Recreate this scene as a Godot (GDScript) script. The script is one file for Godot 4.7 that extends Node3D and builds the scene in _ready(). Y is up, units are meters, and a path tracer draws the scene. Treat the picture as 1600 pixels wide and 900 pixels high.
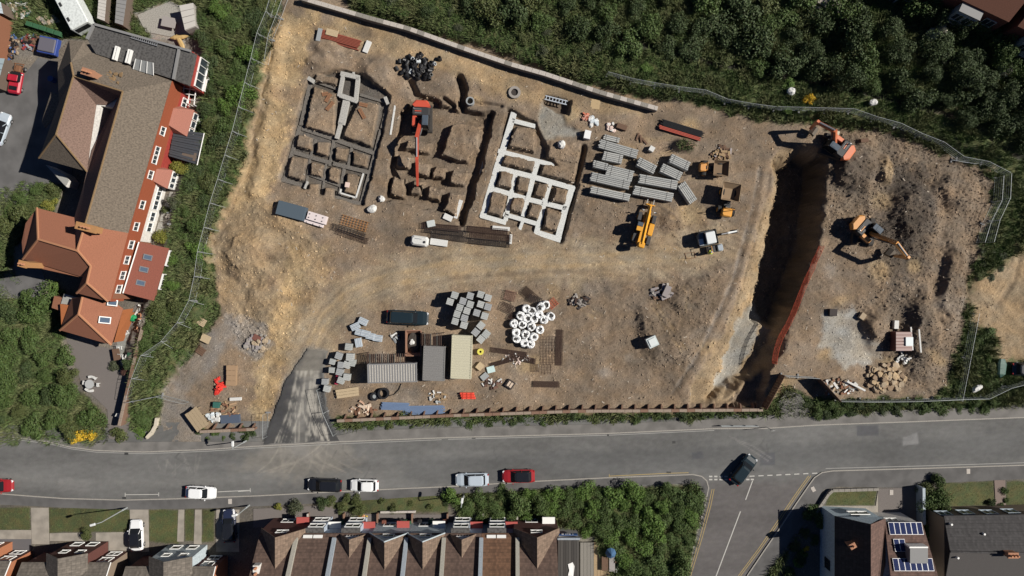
extends Node3D
# A building site and its neighbours seen from straight above. Plan units: 11.2 to the metre, origin at (800, 450); y is up.
const S := 1.0 / 11.2
const CAM_H := 100.0

func g(u: float, v: float, y := 0.0) -> Vector3:      # plan point surveyed from the air at height y, in metres
	var k := S * (CAM_H - y) / CAM_H
	return Vector3((u - 800.0) * k, y, (v - 450.0) * k)

func lin(r: float, gg: float, b: float) -> Color:     # linear base colour -> the sRGB value that a material takes
	return Color(r, gg, b).linear_to_srgb()

var rng := RandomNumberGenerator.new()
var mats := {}
var texs := {}
var names := {}

func noise_tex(seed_: int, freq: float, oct: int, lo: float, hi: float, size := 256) -> ImageTexture:
	var key := "%d_%f_%d_%f_%f" % [seed_, freq, oct, lo, hi]
	if texs.has(key): return texs[key]
	var n := FastNoiseLite.new()
	n.seed = seed_; n.frequency = freq; n.fractal_octaves = oct
	var im := n.get_seamless_image(size, size, false, false, 0.2)
	im.convert(Image.FORMAT_L8)
	var d := im.get_data()
	var out := PackedByteArray(); out.resize(d.size() * 3)
	for i in d.size():
		var b := int(clampf(lerpf(lo, hi, d[i] / 255.0), 0.0, 1.0) * 255.0)
		out[i * 3] = b; out[i * 3 + 1] = b; out[i * 3 + 2] = b
	var t := ImageTexture.create_from_image(Image.create_from_data(size, size, false, Image.FORMAT_RGB8, out))
	texs[key] = t
	return t

func stripe_tex(kind: String) -> ImageTexture:        # courses of tiles, corrugation, boards: grain far finer than the picture shows singly
	if texs.has(kind): return texs[kind]
	var r := RandomNumberGenerator.new(); r.seed = hash(kind)
	var im := Image.create(128, 128, false, Image.FORMAT_RGB8)
	for y in 128:
		for x in 128:
			var v := 1.0
			if kind == "tile":
				var row := y / 16
				var col := (x + (row % 2) * 8) / 16
				var rr := fmod(absf(sin(float(row * 37 + (col % 8) * 91)) * 437.5), 1.0)
				v = 0.74 + 0.26 * rr
				if y % 16 < 2: v *= 0.72
				if (x + (row % 2) * 8) % 16 == 0: v *= 0.85
			elif kind == "board":
				v = 0.8 + 0.2 * fmod(absf(sin(float(x / 16) * 12.9) * 43.7), 1.0)
				if x % 16 == 0: v *= 0.55
			v *= r.randf_range(0.94, 1.0)
			im.set_pixel(x, y, Color(v, v, v))
	var t := ImageTexture.create_from_image(im)
	texs[kind] = t
	return t

# one cached material; c is a linear base colour
func M(key: String, c := Color(0.5, 0.5, 0.5), rough := 0.85, metal := 0.0, tex: Texture2D = null, scale := 0.5, vc := false) -> StandardMaterial3D:
	if mats.has(key): return mats[key]
	var m := StandardMaterial3D.new()
	m.resource_name = key
	m.albedo_color = Color(c.r, c.g, c.b).linear_to_srgb()
	m.roughness = rough; m.metallic = metal
	m.cull_mode = BaseMaterial3D.CULL_DISABLED
	if tex:
		m.albedo_texture = tex
		m.uv1_triplanar = true; m.uv1_world_triplanar = true
		m.uv1_scale = Vector3.ONE * scale
	m.vertex_color_use_as_albedo = vc
	mats[key] = m
	return m

# ---------------------------------------------------------------- mesh collecting
class MB:
	var v := PackedVector3Array()
	var n := PackedVector3Array()
	var c := PackedColorArray()
	var col := Color(1, 1, 1)
	func tri(a: Vector3, b: Vector3, d: Vector3, flip_to := Vector3.ZERO) -> void:
		var nn := (d - a).cross(b - a)
		if nn.length_squared() < 1e-14: return
		nn = nn.normalized()
		if flip_to != Vector3.ZERO and nn.dot(flip_to) < 0.0:
			v.append(a); v.append(d); v.append(b); nn = -nn
		else:
			v.append(a); v.append(b); v.append(d)
		for k in 3: n.append(nn); c.append(col)
	func quad(a: Vector3, b: Vector3, d: Vector3, e: Vector3, flip_to := Vector3.ZERO) -> void:
		tri(a, b, d, flip_to); tri(a, d, e, flip_to)
	func poly(p: Array, up := Vector3.UP) -> void:      # any flat-ish outline, ear-clipped in plan when possible
		if p.size() == 3: tri(p[0], p[1], p[2], up); return
		var q := PackedVector2Array()
		for a in p: q.append(Vector2(a.x, a.z))
		var ix := Geometry2D.triangulate_polygon(q)
		if ix.size() == 0:
			for i in range(1, p.size() - 1): tri(p[0], p[i], p[i + 1], up)
		else:
			for i in range(0, ix.size(), 3): tri(p[ix[i]], p[ix[i + 1]], p[ix[i + 2]], up)
	func slab(p: Array, t: float) -> void:              # an outline given thickness t downwards
		poly(p)
		var lo := []
		for a in p: lo.append(a - Vector3(0, t, 0))
		poly(lo, Vector3.DOWN)
		var mid := Vector3.ZERO
		for a in p: mid += a
		mid /= p.size()
		for i in p.size():
			var j := (i + 1) % p.size()
			var o: Vector3 = (p[i] + p[j]) * 0.5 - mid
			quad(p[i], p[j], lo[j], lo[i], Vector3(o.x, 0.0001, o.z))
	func box(at: Vector3, size: Vector3, b := Basis.IDENTITY, bev := 0.0) -> void:
		var h := size * 0.5
		if bev <= 0.0:
			for ax in 3:
				for sg in [-1.0, 1.0]:
					var nn := Vector3.ZERO; nn[ax] = sg
					var a1 := Vector3.ZERO; a1[(ax + 1) % 3] = h[(ax + 1) % 3]
					var a2 := Vector3.ZERO; a2[(ax + 2) % 3] = h[(ax + 2) % 3]
					var o := nn * h[ax]
					quad(at + b * (o - a1 - a2), at + b * (o + a1 - a2), at + b * (o + a1 + a2), at + b * (o - a1 + a2), b * nn)
			return
		# chamfered on the four upright edges and round the top
		var e := minf(bev, minf(h.x, h.z) * 0.9)
		loft([oct(at, b, h, e, -h.y, 0.0), oct(at, b, h, e, h.y - e, 0.0), oct(at, b, h, e, h.y, e * 0.8)])
	func oct(at: Vector3, b: Basis, h: Vector3, e: float, y: float, ins: float) -> Array:
		var r := []
		var x := h.x - ins; var z := h.z - ins
		for q in [[x, z - e], [x - e, z], [-x + e, z], [-x, z - e], [-x, -z + e], [-x + e, -z], [x - e, -z], [x, -z + e]]:
			r.append(at + b * Vector3(q[0], y, q[1]))
		return r
	func loft(rings: Array, caps := true) -> void:      # closed rings of equal length, joined and capped
		var mid := Vector3.ZERO
		var cnt := 0
		for r in rings:
			for p in r: mid += p; cnt += 1
		mid /= cnt
		for k in rings.size() - 1:
			var a: Array = rings[k]; var bb: Array = rings[k + 1]
			var rm := Vector3.ZERO
			for p in a: rm += p
			for p in bb: rm += p
			rm /= (a.size() * 2)
			for i in a.size():
				var j := (i + 1) % a.size()
				quad(a[i], a[j], bb[j], bb[i], (a[i] + a[j] + bb[i] + bb[j]) * 0.25 - rm)
		if caps:
			for e in [0, rings.size() - 1]:
				var r: Array = rings[e]
				var rm := Vector3.ZERO
				for p in r: rm += p
				rm /= r.size()
				var out: Vector3 = rm - mid
				if out.length() < 1e-6: out = Vector3.UP
				for i in r.size(): tri(rm, r[i], r[(i + 1) % r.size()], out)
	func tube(a: Vector3, b: Vector3, r: float, sides := 6, r2 := -1.0) -> void:
		if r2 < 0.0: r2 = r
		var d := (b - a).normalized()
		var s := d.cross(Vector3.UP if absf(d.y) < 0.9 else Vector3.RIGHT).normalized()
		var t := d.cross(s)
		var ra := []; var rb := []
		for i in sides:
			var an := TAU * i / sides
			var o := s * cos(an) + t * sin(an)
			ra.append(a + o * r); rb.append(b + o * r2)
		loft([ra, rb])
	func path(pts: Array, r: float, sides := 5) -> void:
		for i in pts.size() - 1: tube(pts[i], pts[i + 1], r, sides)
	func ring_pipe(at: Vector3, ax: Vector3, ro: float, ri: float, h: float, sides := 12) -> void:   # a hollow ring
		var s := ax.cross(Vector3.UP if absf(ax.y) < 0.9 else Vector3.RIGHT).normalized()
		var t := ax.cross(s)
		for i in sides:
			var o1 := s * cos(TAU * i / sides) + t * sin(TAU * i / sides)
			var o2 := s * cos(TAU * (i + 1) / sides) + t * sin(TAU * (i + 1) / sides)
			var hh := ax * h * 0.5
			quad(at + o1 * ro - hh, at + o2 * ro - hh, at + o2 * ro + hh, at + o1 * ro + hh, o1)
			quad(at + o1 * ri - hh, at + o2 * ri - hh, at + o2 * ri + hh, at + o1 * ri + hh, -o1)
			quad(at + o1 * ri + hh, at + o2 * ri + hh, at + o2 * ro + hh, at + o1 * ro + hh, ax)
			quad(at + o1 * ri - hh, at + o2 * ri - hh, at + o2 * ro - hh, at + o1 * ro - hh, -ax)
	func blob(at: Vector3, r: Vector3, seed_: int, rough := 0.25, lat := 5, lon := 8) -> void:   # an uneven lump
		var q := RandomNumberGenerator.new(); q.seed = seed_
		var rings := []
		for i in range(1, lat):
			var th := PI * i / lat
			var rr := []
			for j in lon:
				var k := 1.0 + q.randf_range(-rough, rough)
				rr.append(at + Vector3(sin(th) * cos(TAU * j / lon) * r.x, cos(th) * r.y, sin(th) * sin(TAU * j / lon) * r.z) * k)
			rings.append(rr)
		loft(rings)
	func mesh() -> ArrayMesh:
		var m := ArrayMesh.new()
		if v.size() == 0: return m
		var a := []; a.resize(Mesh.ARRAY_MAX)
		a[Mesh.ARRAY_VERTEX] = v; a[Mesh.ARRAY_NORMAL] = n; a[Mesh.ARRAY_COLOR] = c
		m.add_surface_from_arrays(Mesh.PRIMITIVE_TRIANGLES, a)
		return m

# ---------------------------------------------------------------- scene tree helpers
func numbered(called: String) -> String:
	var k: int = names.get(called, 0)
	names[called] = k + 1
	return called if k == 0 else "%s_%03d" % [called, k]

func put(mb, called: String, m: Material, parent: Node3D = null) -> MeshInstance3D:
	var o := MeshInstance3D.new()
	o.mesh = mb.mesh() if mb is MB else mb
	o.material_override = m
	if parent:
		o.name = called; parent.add_child(o, true)
	else:
		o.name = numbered(called); add_child(o)
	return o

func tag(o: Node, label: String, category: String, group := "", kind := "") -> Node:
	o.set_meta("label", label); o.set_meta("category", category)
	if group: o.set_meta("group", group)
	if kind: o.set_meta("kind", kind)
	return o

func thing(called: String, label: String, category: String, at := Vector3.ZERO, turn := 0.0, group := "") -> Node3D:
	var o := Node3D.new()
	o.name = numbered(called); add_child(o)
	o.position = at; o.rotation.y = turn
	tag(o, label, category, group)
	return o

func copy(o: Node3D, called: String, label: String, at: Vector3, turn: float, group := "") -> Node3D:
	var c: Node3D = o.duplicate()
	c.name = numbered(called); add_child(c)
	c.position = at; c.rotation.y = turn
	c.set_meta("label", label)
	if group: c.set_meta("group", group)
	return c

func setting(mb, called: String, m: Material) -> MeshInstance3D:
	var o := put(mb, called, m)
	o.set_meta("kind", "structure")
	return o

func heading(u1: float, v1: float, u2: float, v2: float) -> float:   # rotation.y that turns local +x towards the second point
	return -atan2(v2 - v1, u2 - u1)

const ORD := ["first", "second", "third", "fourth", "fifth", "sixth", "seventh", "eighth", "ninth", "tenth", "eleventh", "twelfth", "thirteenth", "fourteenth", "fifteenth", "sixteenth", "seventeenth", "eighteenth", "nineteenth", "twentieth"]
const TENS := ["", "", "twenty", "thirty", "forty", "fifty", "sixty", "seventy", "eighty", "ninety"]
func nth(i: int) -> String:                            # 0 -> first
	if i < 20: return ORD[i]
	var k := i + 1
	if k % 10 == 0: return TENS[k / 10].trim_suffix("y") + "ieth"
	return TENS[k / 10] + "-" + ORD[k % 10 - 1]

# ---------------------------------------------------------------- a field of heights and soils on a grid of 2 plan units
class Field:
	const U0 := -60
	const V0 := -50
	const NX := 861
	const NZ := 501
	var h := PackedFloat32Array()
	var c := PackedColorArray()
	var r := PackedFloat32Array()      # clod size: how rough the earth is
	var grass := PackedFloat32Array()
	var wob := FastNoiseLite.new()
	func _init(col: Color) -> void:
		h.resize(NX * NZ); c.resize(NX * NZ); r.resize(NX * NZ); grass.resize(NX * NZ)
		c.fill(col)
		wob.frequency = 0.035; wob.fractal_octaves = 3; wob.seed = 5
	# blends what is asked for into every grid point with weight from its signed distance
	func _mix(i: int, w: float, o: Dictionary, add: bool) -> void:
		if o.has("h"):
			if add: h[i] += o.h * w
			else: h[i] = lerpf(h[i], o.h, w)
		if o.has("c"): c[i] = c[i].lerp(o.c, w * o.get("a", 1.0))
		if o.has("r"): r[i] = lerpf(r[i], o.r, w)
		if o.has("g"): grass[i] = lerpf(grass[i], o.g, w)
	func area(p: Array, soft: float, wobble: float, o: Dictionary, add := false) -> void:
		var n := p.size()
		var q := PackedVector2Array()
		var lo := Vector2(1e9, 1e9); var hi := -lo
		for a in p:
			var pt := Vector2(a[0], a[1]); q.append(pt)
			lo = lo.min(pt); hi = hi.max(pt)
		var pad := soft + wobble
		for j in range(maxi(0, int((lo.y - pad - V0) / 2)), mini(NZ, int((hi.y + pad - V0) / 2) + 2)):
			for i in range(maxi(0, int((lo.x - pad - U0) / 2)), mini(NX, int((hi.x + pad - U0) / 2) + 2)):
				var pt := Vector2(U0 + i * 2, V0 + j * 2)
				var d2 := 1e9
				var inside := false
				var b := q[n - 1]
				for k in n:
					var a := q[k]
					var ab := b - a
					var t := clampf((pt - a).dot(ab) / maxf(ab.length_squared(), 1e-6), 0.0, 1.0)
					d2 = minf(d2, (pt - a - ab * t).length_squared())
					if (a.y > pt.y) != (b.y > pt.y) and pt.x < (b.x - a.x) * (pt.y - a.y) / (b.y - a.y) + a.x: inside = not inside
					b = a
				var d := sqrt(d2)
				if inside: d = -d
				if wobble > 0.0: d += wob.get_noise_2d(pt.x, pt.y) * wobble * 1.6
				var w := clampf(0.5 - d / soft, 0.0, 1.0)
				if w > 0.0: _mix(j * NX + i, w * w * (3.0 - 2.0 * w), o, add)
	func stroke(p: Array, width: float, soft: float, wobble: float, o: Dictionary, add := false) -> void:
		var q := PackedVector2Array()
		for a in p: q.append(Vector2(a[0], a[1]))
		var lo := Vector2(1e9, 1e9); var hi := -lo
		for a in q: lo = lo.min(a); hi = hi.max(a)
		var pad := soft + wobble + width * 0.5
		for j in range(maxi(0, int((lo.y - pad - V0) / 2)), mini(NZ, int((hi.y + pad - V0) / 2) + 2)):
			for i in range(maxi(0, int((lo.x - pad - U0) / 2)), mini(NX, int((hi.x + pad - U0) / 2) + 2)):
				var pt := Vector2(U0 + i * 2, V0 + j * 2)
				var d2 := 1e9
				for k in q.size() - 1:
					var ab := q[k + 1] - q[k]
					var t := clampf((pt - q[k]).dot(ab) / maxf(ab.length_squared(), 1e-6), 0.0, 1.0)
					d2 = minf(d2, (pt - q[k] - ab * t).length_squared())
				var d := sqrt(d2) - width * 0.5
				if wobble > 0.0: d += wob.get_noise_2d(pt.x + 300.0, pt.y) * wobble * 1.6
				var w := clampf(0.5 - d / soft, 0.0, 1.0)
				if w > 0.0: _mix(j * NX + i, w * w * (3.0 - 2.0 * w), o, add)
	func mound(u: float, v: float, ru: float, rv: float, turn: float, o: Dictionary) -> void:   # a heap, heights added
		var cs := cos(turn); var sn := sin(turn)
		var m := maxf(ru, rv) * 1.1
		for j in range(maxi(0, int((v - m - V0) / 2)), mini(NZ, int((v + m - V0) / 2) + 2)):
			for i in range(maxi(0, int((u - m - U0) / 2)), mini(NX, int((u + m - U0) / 2) + 2)):
				var x := U0 + i * 2 - u; var y := V0 + j * 2 - v
				var a := (x * cs + y * sn) / ru; var b := (-x * sn + y * cs) / rv
				var d := sqrt(a * a + b * b) + wob.get_noise_2d((x + u) * 0.6, (y + v) * 0.6 + 900.0) * 0.2
				if d < 1.0:
					var w := minf(1.0 - d, 1.0)
					w = w * w * (3.0 - 2.0 * w)
					_mix(j * NX + i, clampf(w * 1.5, 0.0, 1.0), o, true)
	func at(u: float, v: float) -> float:
		var i := clampi(int((u - U0) / 2), 0, NX - 1); var j := clampi(int((v - V0) / 2), 0, NZ - 1)
		return h[j * NX + i]
	func idx(u: float, v: float) -> int:
		return clampi(int((v - V0) / 2), 0, NZ - 1) * NX + clampi(int((u - U0) / 2), 0, NX - 1)

func field_mesh(f: Field, masked: bool, far: float) -> ArrayMesh:
	var nx := Field.NX; var nz := Field.NZ
	var v := PackedVector3Array(); v.resize(nx * nz)
	var n := PackedVector3Array(); n.resize(nx * nz)
	for j in nz:
		for i in nx:
			var k := j * nx + i
			var x := (Field.U0 + i * 2 - 800.0) * S; var z := (Field.V0 + j * 2 - 450.0) * S
			if far > 0.0:
				if i == 0: x = -far
				elif i == nx - 1: x = far
				if j == 0: z = -far
				elif j == nz - 1: z = far
			v[k] = Vector3(x, f.h[k], z)
			var i0 := maxi(i - 1, 0); var i1 := mini(i + 1, nx - 1); var j0 := maxi(j - 1, 0); var j1 := mini(j + 1, nz - 1)
			n[k] = Vector3((f.h[j * nx + i0] - f.h[j * nx + i1]) / (4.0 * S), 1.0, (f.h[j0 * nx + i] - f.h[j1 * nx + i]) / (4.0 * S)).normalized()
	var ix := PackedInt32Array()
	for j in nz - 1:
		for i in nx - 1:
			var k := j * nx + i
			if masked and f.r[k] <= 0.4: continue
			ix.append(k); ix.append(k + 1); ix.append(k + nx)
			ix.append(k + 1); ix.append(k + nx + 1); ix.append(k + nx)
	var a := []; a.resize(Mesh.ARRAY_MAX)
	a[Mesh.ARRAY_VERTEX] = v; a[Mesh.ARRAY_NORMAL] = n; a[Mesh.ARRAY_COLOR] = f.c; a[Mesh.ARRAY_INDEX] = ix
	var m := ArrayMesh.new()
	m.add_surface_from_arrays(Mesh.PRIMITIVE_TRIANGLES, a)
	return m

var land: Field
var tar: Field
# ---------------------------------------------------------------- soils (linear base colours)
const GOLD := Color(0.375, 0.272, 0.15)
const TAN := Color(0.236, 0.176, 0.122)
const BROWN := Color(0.165, 0.124, 0.087)
const DARK := Color(0.078, 0.063, 0.05)
const TRENCH_SHADE := Color(0.09, 0.074, 0.058)  # earth colour with the deep trench's shade mixed in
const ASH := Color(0.27, 0.25, 0.225)
const TURF := Color(0.092, 0.108, 0.04)

func bilin(q: Array, s: float, t: float) -> Array:
	var a := Vector2(q[0][0], q[0][1]).lerp(Vector2(q[1][0], q[1][1]), s)
	var b := Vector2(q[3][0], q[3][1]).lerp(Vector2(q[2][0], q[2][1]), s)
	var r := a.lerp(b, t)
	return [r.x, r.y]

func rect(u: float, v: float, w: float, d: float, deg: float) -> Array:   # a turned rectangle about its middle
	var a := deg_to_rad(deg)
	var out := []
	for k in [[-1, -1], [1, -1], [1, 1], [-1, 1]]:
		var x: float = k[0] * w * 0.5; var y: float = k[1] * d * 0.5
		out.append([u + x * cos(a) - y * sin(a), v + x * sin(a) + y * cos(a)])
	return out

func shrunk(p: Array, k: float) -> Array:
	var c := Vector2.ZERO
	for a in p: c += Vector2(a[0], a[1]) / p.size()
	var o := []
	for a in p:
		var q := c.lerp(Vector2(a[0], a[1]), k)
		o.append([q.x, q.y])
	return o

func z7(pts: Array) -> Array:       # survey sheet seven (foundations) to plan units
	var o := []
	for p in pts: o.append([580 + p[0] / 3.103, 100 + p[1] / 3.103])
	return o

func z6(pts: Array) -> Array:
	var o := []
	for p in pts: o.append([400 + p[0] / 4.09, 100 + p[1] / 4.09])
	return o

const SITE := [[470, -60], [440, 14], [425, 80], [410, 130], [396, 200], [388, 260], [365, 305], [345, 345], [332, 395], [338, 450], [342, 490], [322, 520], [292, 562], [262, 606], [270, 640], [300, 672], [412, 676], [535, 650], [1192, 640], [1222, 604], [1252, 612], [1280, 622], [1452, 622], [1478, 600], [1502, 520], [1512, 440], [1530, 372], [1546, 330], [1552, 288], [1530, 262], [1480, 246], [1440, 226], [1390, 208], [1330, 200], [1260, 196], [1180, 186], [1120, 170], [1070, 158], [1030, 156], [1000, 152], [880, 120], [760, 76], [640, 44], [560, 22], [490, -60]]

func build_land() -> void:
	land = Field.new(TURF)
	var f := land
	f.grass.fill(1.0)
	# the banks: the strip by the houses and the scrub above the retaining wall lie higher than the dig
	f.area([[300, -60], [430, -60], [420, 120], [400, 250], [350, 340], [325, 420], [315, 500], [260, 600], [215, 640], [200, 560], [250, 400], [330, 150]], 26, 4, {"h": 1.3})
	f.area([[470, -60], [1700, -60], [1700, 220], [1560, 250], [1450, 215], [1300, 188], [1130, 160], [1020, 152], [880, 118], [640, 36], [560, 10]], 12, 2, {"h": 0.9})
	f.area(SITE, 8, 5, {"h": 0.0, "c": TAN, "r": 0.35, "g": 0.0})
	# the old ditch that divides the rough grass from the trees
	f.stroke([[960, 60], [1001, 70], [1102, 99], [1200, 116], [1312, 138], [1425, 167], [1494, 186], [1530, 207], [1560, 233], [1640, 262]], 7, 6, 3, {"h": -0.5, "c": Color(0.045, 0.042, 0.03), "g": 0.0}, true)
	# soils
	f.area([[430, 20], [500, 20], [470, 120], [430, 290], [395, 330], [350, 345], [395, 240], [415, 120]], 16, 8, {"c": GOLD, "a": 0.85, "r": 0.6})
	f.area([[350, 330], [430, 310], [500, 380], [520, 420], [480, 520], [440, 590], [420, 660], [395, 660], [400, 560], [345, 470], [335, 400]], 26, 12, {"c": GOLD.lerp(TAN, 0.45), "a": 0.9, "r": 0.8})
	f.area([[455, 380], [480, 400], [470, 470], [440, 580], [420, 660], [395, 665], [400, 580], [430, 480]], 14, 8, {"c": GOLD, "a": 0.8, "r": 0.7})
	f.area([[490, 40], [560, 30], [880, 130], [1010, 160], [1000, 180], [800, 160], [700, 110], [560, 80]], 22, 8, {"c": GOLD.lerp(TAN, 0.35), "a": 0.9})
	f.area([[600, 130], [960, 190], [930, 380], [620, 400], [585, 330]], 30, 10, {"c": BROWN.lerp(TAN, 0.35), "a": 0.7})
	f.area([[900, 290], [1130, 290], [1130, 390], [900, 400]], 40, 14, {"c": BROWN.lerp(TAN, 0.3), "a": 0.8, "r": 0.5})
	f.area([[1010, 170], [1260, 200], [1240, 250], [1100, 240], [1020, 210]], 24, 10, {"c": BROWN.lerp(TAN, 0.2), "a": 0.85})
	f.area([[860, 440], [1010, 420], [1120, 400], [1090, 560], [1060, 630], [860, 630]], 40, 14, {"c": BROWN.lerp(TAN, 0.35), "a": 0.75, "r": 0.5})
	f.area([[1000, 440], [1140, 390], [1120, 480], [1080, 560], [1040, 610], [1010, 560], [985, 500]], 24, 12, {"c": BROWN, "a": 0.7, "r": 1.0})
	f.area([[1285, 210], [1360, 190], [1550, 270], [1540, 350], [1500, 520], [1470, 610], [1420, 600], [1300, 480], [1290, 300]], 30, 12, {"c": BROWN.lerp(TAN, 0.12), "a": 0.9, "r": 1.6})
	f.area([[1395, 250], [1445, 262], [1470, 340], [1448, 415], [1395, 440], [1366, 400], [1372, 320]], 22, 14, {"c": DARK, "a": 0.85, "r": 1.8})
	f.area([[1395, 440], [1450, 450], [1470, 520], [1440, 590], [1415, 560], [1410, 490]], 22, 12, {"c": DARK.lerp(BROWN, 0.35), "a": 0.8, "r": 2.0})
	f.area([[1285, 220], [1330, 215], [1370, 240], [1360, 310], [1320, 310]], 24, 10, {"c": DARK.lerp(BROWN, 0.4), "a": 0.8, "r": 1.5})
	f.area([[1465, 330], [1520, 320], [1505, 420], [1480, 560], [1455, 600], [1450, 520], [1440, 420]], 22, 10, {"c": TAN.lerp(BROWN, 0.4), "a": 0.8, "r": 1.1})
	f.area([[1262, 380], [1345, 395], [1370, 470], [1290, 480], [1232, 560], [1225, 520]], 18, 8, {"c": TAN.lerp(BROWN, 0.35), "a": 0.9, "r": 0.5})
	f.area([[1290, 490], [1335, 484], [1350, 520], [1385, 545], [1360, 570], [1320, 575], [1282, 540]], 14, 8, {"c": Color(0.36, 0.34, 0.30), "a": 0.95, "r": 0.3, "h": 0.02})
	f.mound(1368, 512, 30, 34, 0.2, {"h": 1.3, "c": TAN, "r": 0.8})
	f.area([[350, 490], [410, 505], [425, 540], [400, 560], [372, 548]], 12, 7, {"c": Color(0.24, 0.22, 0.20), "a": 0.8, "r": 1.6})
	f.stroke([[348, 520], [318, 560], [285, 602]], 34, 18, 6, {"c": Color(0.24, 0.215, 0.19), "a": 0.8, "r": 0.3})
	# the bare slope beyond the fence on the east side
	f.area([[1512, 440], [1540, 430], [1620, 370], [1640, 560], [1560, 565], [1555, 530], [1520, 500]], 16, 8, {"c": GOLD.lerp(TAN, 0.5), "r": 0.5, "g": 0.0})
	f.stroke([[1595, 395], [1585, 440], [1555, 480], [1530, 475]], 6, 8, 2, {"h": -0.2, "c": BROWN, "a": 0.4}, true)
	# patches where other soil was spread, wetted or scraped: each with its own ragged outline
	rng.seed = 91
	for k in 150:
		var u := rng.randf_range(350, 1500); var v := rng.randf_range(30, 630)
		if f.grass[f.idx(u, v)] > 0.3: continue
		var pc: Color = [BROWN.lerp(DARK, 0.25), GOLD, ASH.lerp(TAN, 0.5), BROWN, Color(0.21, 0.15, 0.10)][k % 5]
		f.mound(u, v, rng.randf_range(10, 52), rng.randf_range(8, 26), rng.randf_range(-0.6, 0.6), {"c": pc, "a": rng.randf_range(0.35, 0.75)})
	# haul road, worn smooth and pale
	var haul := [[478, 560], [505, 500], [545, 462], [610, 436], [700, 418], [820, 408], [960, 404], [1070, 396], [1120, 380]]
	# tyre lines and slews of the machines pressed into the open earth
	rng.seed = 5
	for k in 46:
		var x0 := rng.randf_range(840, 1180); var y0 := rng.randf_range(200, 610); var an := rng.randf_range(-0.5, 0.5) + (PI / 2.4 if x0 > 1000 and y0 > 420 else 0.1)
		var ln := rng.randf_range(30, 110)
		for o in [0.0, 8.0]:
			f.stroke([[x0 - o * sin(an), y0 + o * cos(an)], [x0 + cos(an) * ln * 0.5 - o * sin(an), y0 + sin(an) * ln * 0.5 + rng.randf_range(-4, 4) + o * cos(an)], [x0 + cos(an) * ln - o * sin(an), y0 + sin(an) * ln + o * cos(an)]], 2.5, 4, 2, {"h": -0.05, "c": [BROWN, TAN, GOLD][k % 3], "a": 0.35}, true)
	f.stroke(haul, 62, 22, 10, {"c": Color(0.32, 0.252, 0.168), "a": 0.85, "r": 0.1})
	for off in [-16, -7, 9, 18]:
		var lane := []
		for p in haul: lane.append([p[0] + off * 0.35, p[1] + off])
		f.stroke(lane, 4, 7, 3, {"h": -0.07, "c": GOLD if off % 2 else BROWN, "a": 0.5, "r": 0.15}, true)
	f.stroke([[1135, 380], [1150, 340], [1190, 260], [1230, 215]], 30, 24, 6, {"c": TAN, "a": 0.5, "r": 0.3})
	# the ramp where lorries come in
	f.area([[478, 540], [512, 548], [505, 580], [512, 640], [532, 696], [408, 700], [428, 640], [446, 590]], 16, 3, {"c": Color(0.20, 0.19, 0.175), "r": 0.12, "h": -0.06, "g": 0.0})
	f.area([[432, 640], [446, 600], [458, 580], [452, 660], [470, 694], [412, 698]], 8, 4, {"c": Color(0.06, 0.06, 0.06), "a": 0.75}); f.area([[500, 590], [512, 640], [530, 694], [494, 692], [488, 640]], 8, 4, {"c": Color(0.055, 0.055, 0.056), "a": 0.8})
	for k in 16: f.stroke([[470 + k * 2.2, 560], [455 + k * 3.2, 620], [432 + k * 5.4, 692]], 1.4, 3, 2, {"c": Color(0.27, 0.25, 0.215), "a": 0.3 + 0.25 * (k % 2)})
	# heaps and banks
	f.mound(385, 395, 60, 50, 0.3, {"h": 1.0, "r": 1.0})
	f.mound(450, 345, 46, 26, 0.4, {"h": 0.5})
	f.mound(420, 470, 46, 60, 0.0, {"h": 0.7, "r": 0.9})
	f.mound(510, 75, 34, 18, 0.3, {"h": 0.7}); f.mound(590, 110, 36, 34, 0.5, {"h": 0.9, "c": TAN}); f.mound(500, 95, 30, 18, 0.1, {"h": 0.6})
	f.mound(430, 60, 26, 46, 0.2, {"h": 0.5})
	f.stroke([[398, 300], [412, 220], [425, 140], [438, 60]], 20, 22, 4, {"h": 0.55}, true)
	f.mound(1336, 262, 46, 52, 0.2, {"h": 1.5, "r": 1.3}); f.mound(1382, 268, 16, 34, 0.1, {"h": 1.3, "c": GOLD.lerp(TAN, 0.5)})
	f.mound(1430, 330, 52, 70, 0.3, {"h": 1.4}); f.mound(1490, 300, 50, 40, 0.5, {"h": 1.2}); f.mound(1440, 520, 40, 80, 0.1, {"h": 1.5}); f.mound(1485, 450, 26, 120, 0.12, {"h": 1.1})
	f.mound(1080, 460, 60, 26, -0.5, {"h": 0.7, "r": 1.2}); f.mound(1015, 520, 22, 70, -0.25, {"h": 0.6, "c": BROWN.lerp(DARK, 0.35), "r": 1.5}); f.mound(1060, 545, 40, 40, 0.0, {"h": 0.4, "r": 1.2})
	f.mound(1068, 228, 26, 14, 0.1, {"h": 0.9, "c": BROWN, "g": 0.9})
	f.mound(1120, 362, 30, 22, 0.0, {"h": 0.3, "r": 1.0}); f.mound(1050, 350, 26, 34, 0.0, {"h": 0.35, "r": 1.1})
	f.mound(760, 125, 60, 24, 0.25, {"h": 0.3})
	# foundation one: trenches with dark blinding, platforms of earth between
	f.area(z6([[335, 80], [545, 40], [665, 60], [860, 200], [765, 590], [685, 905], [500, 860], [325, 800], [145, 750]]), 3, 2, {"h": -0.8, "c": Color(0.115, 0.10, 0.085), "r": 0.3})
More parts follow.
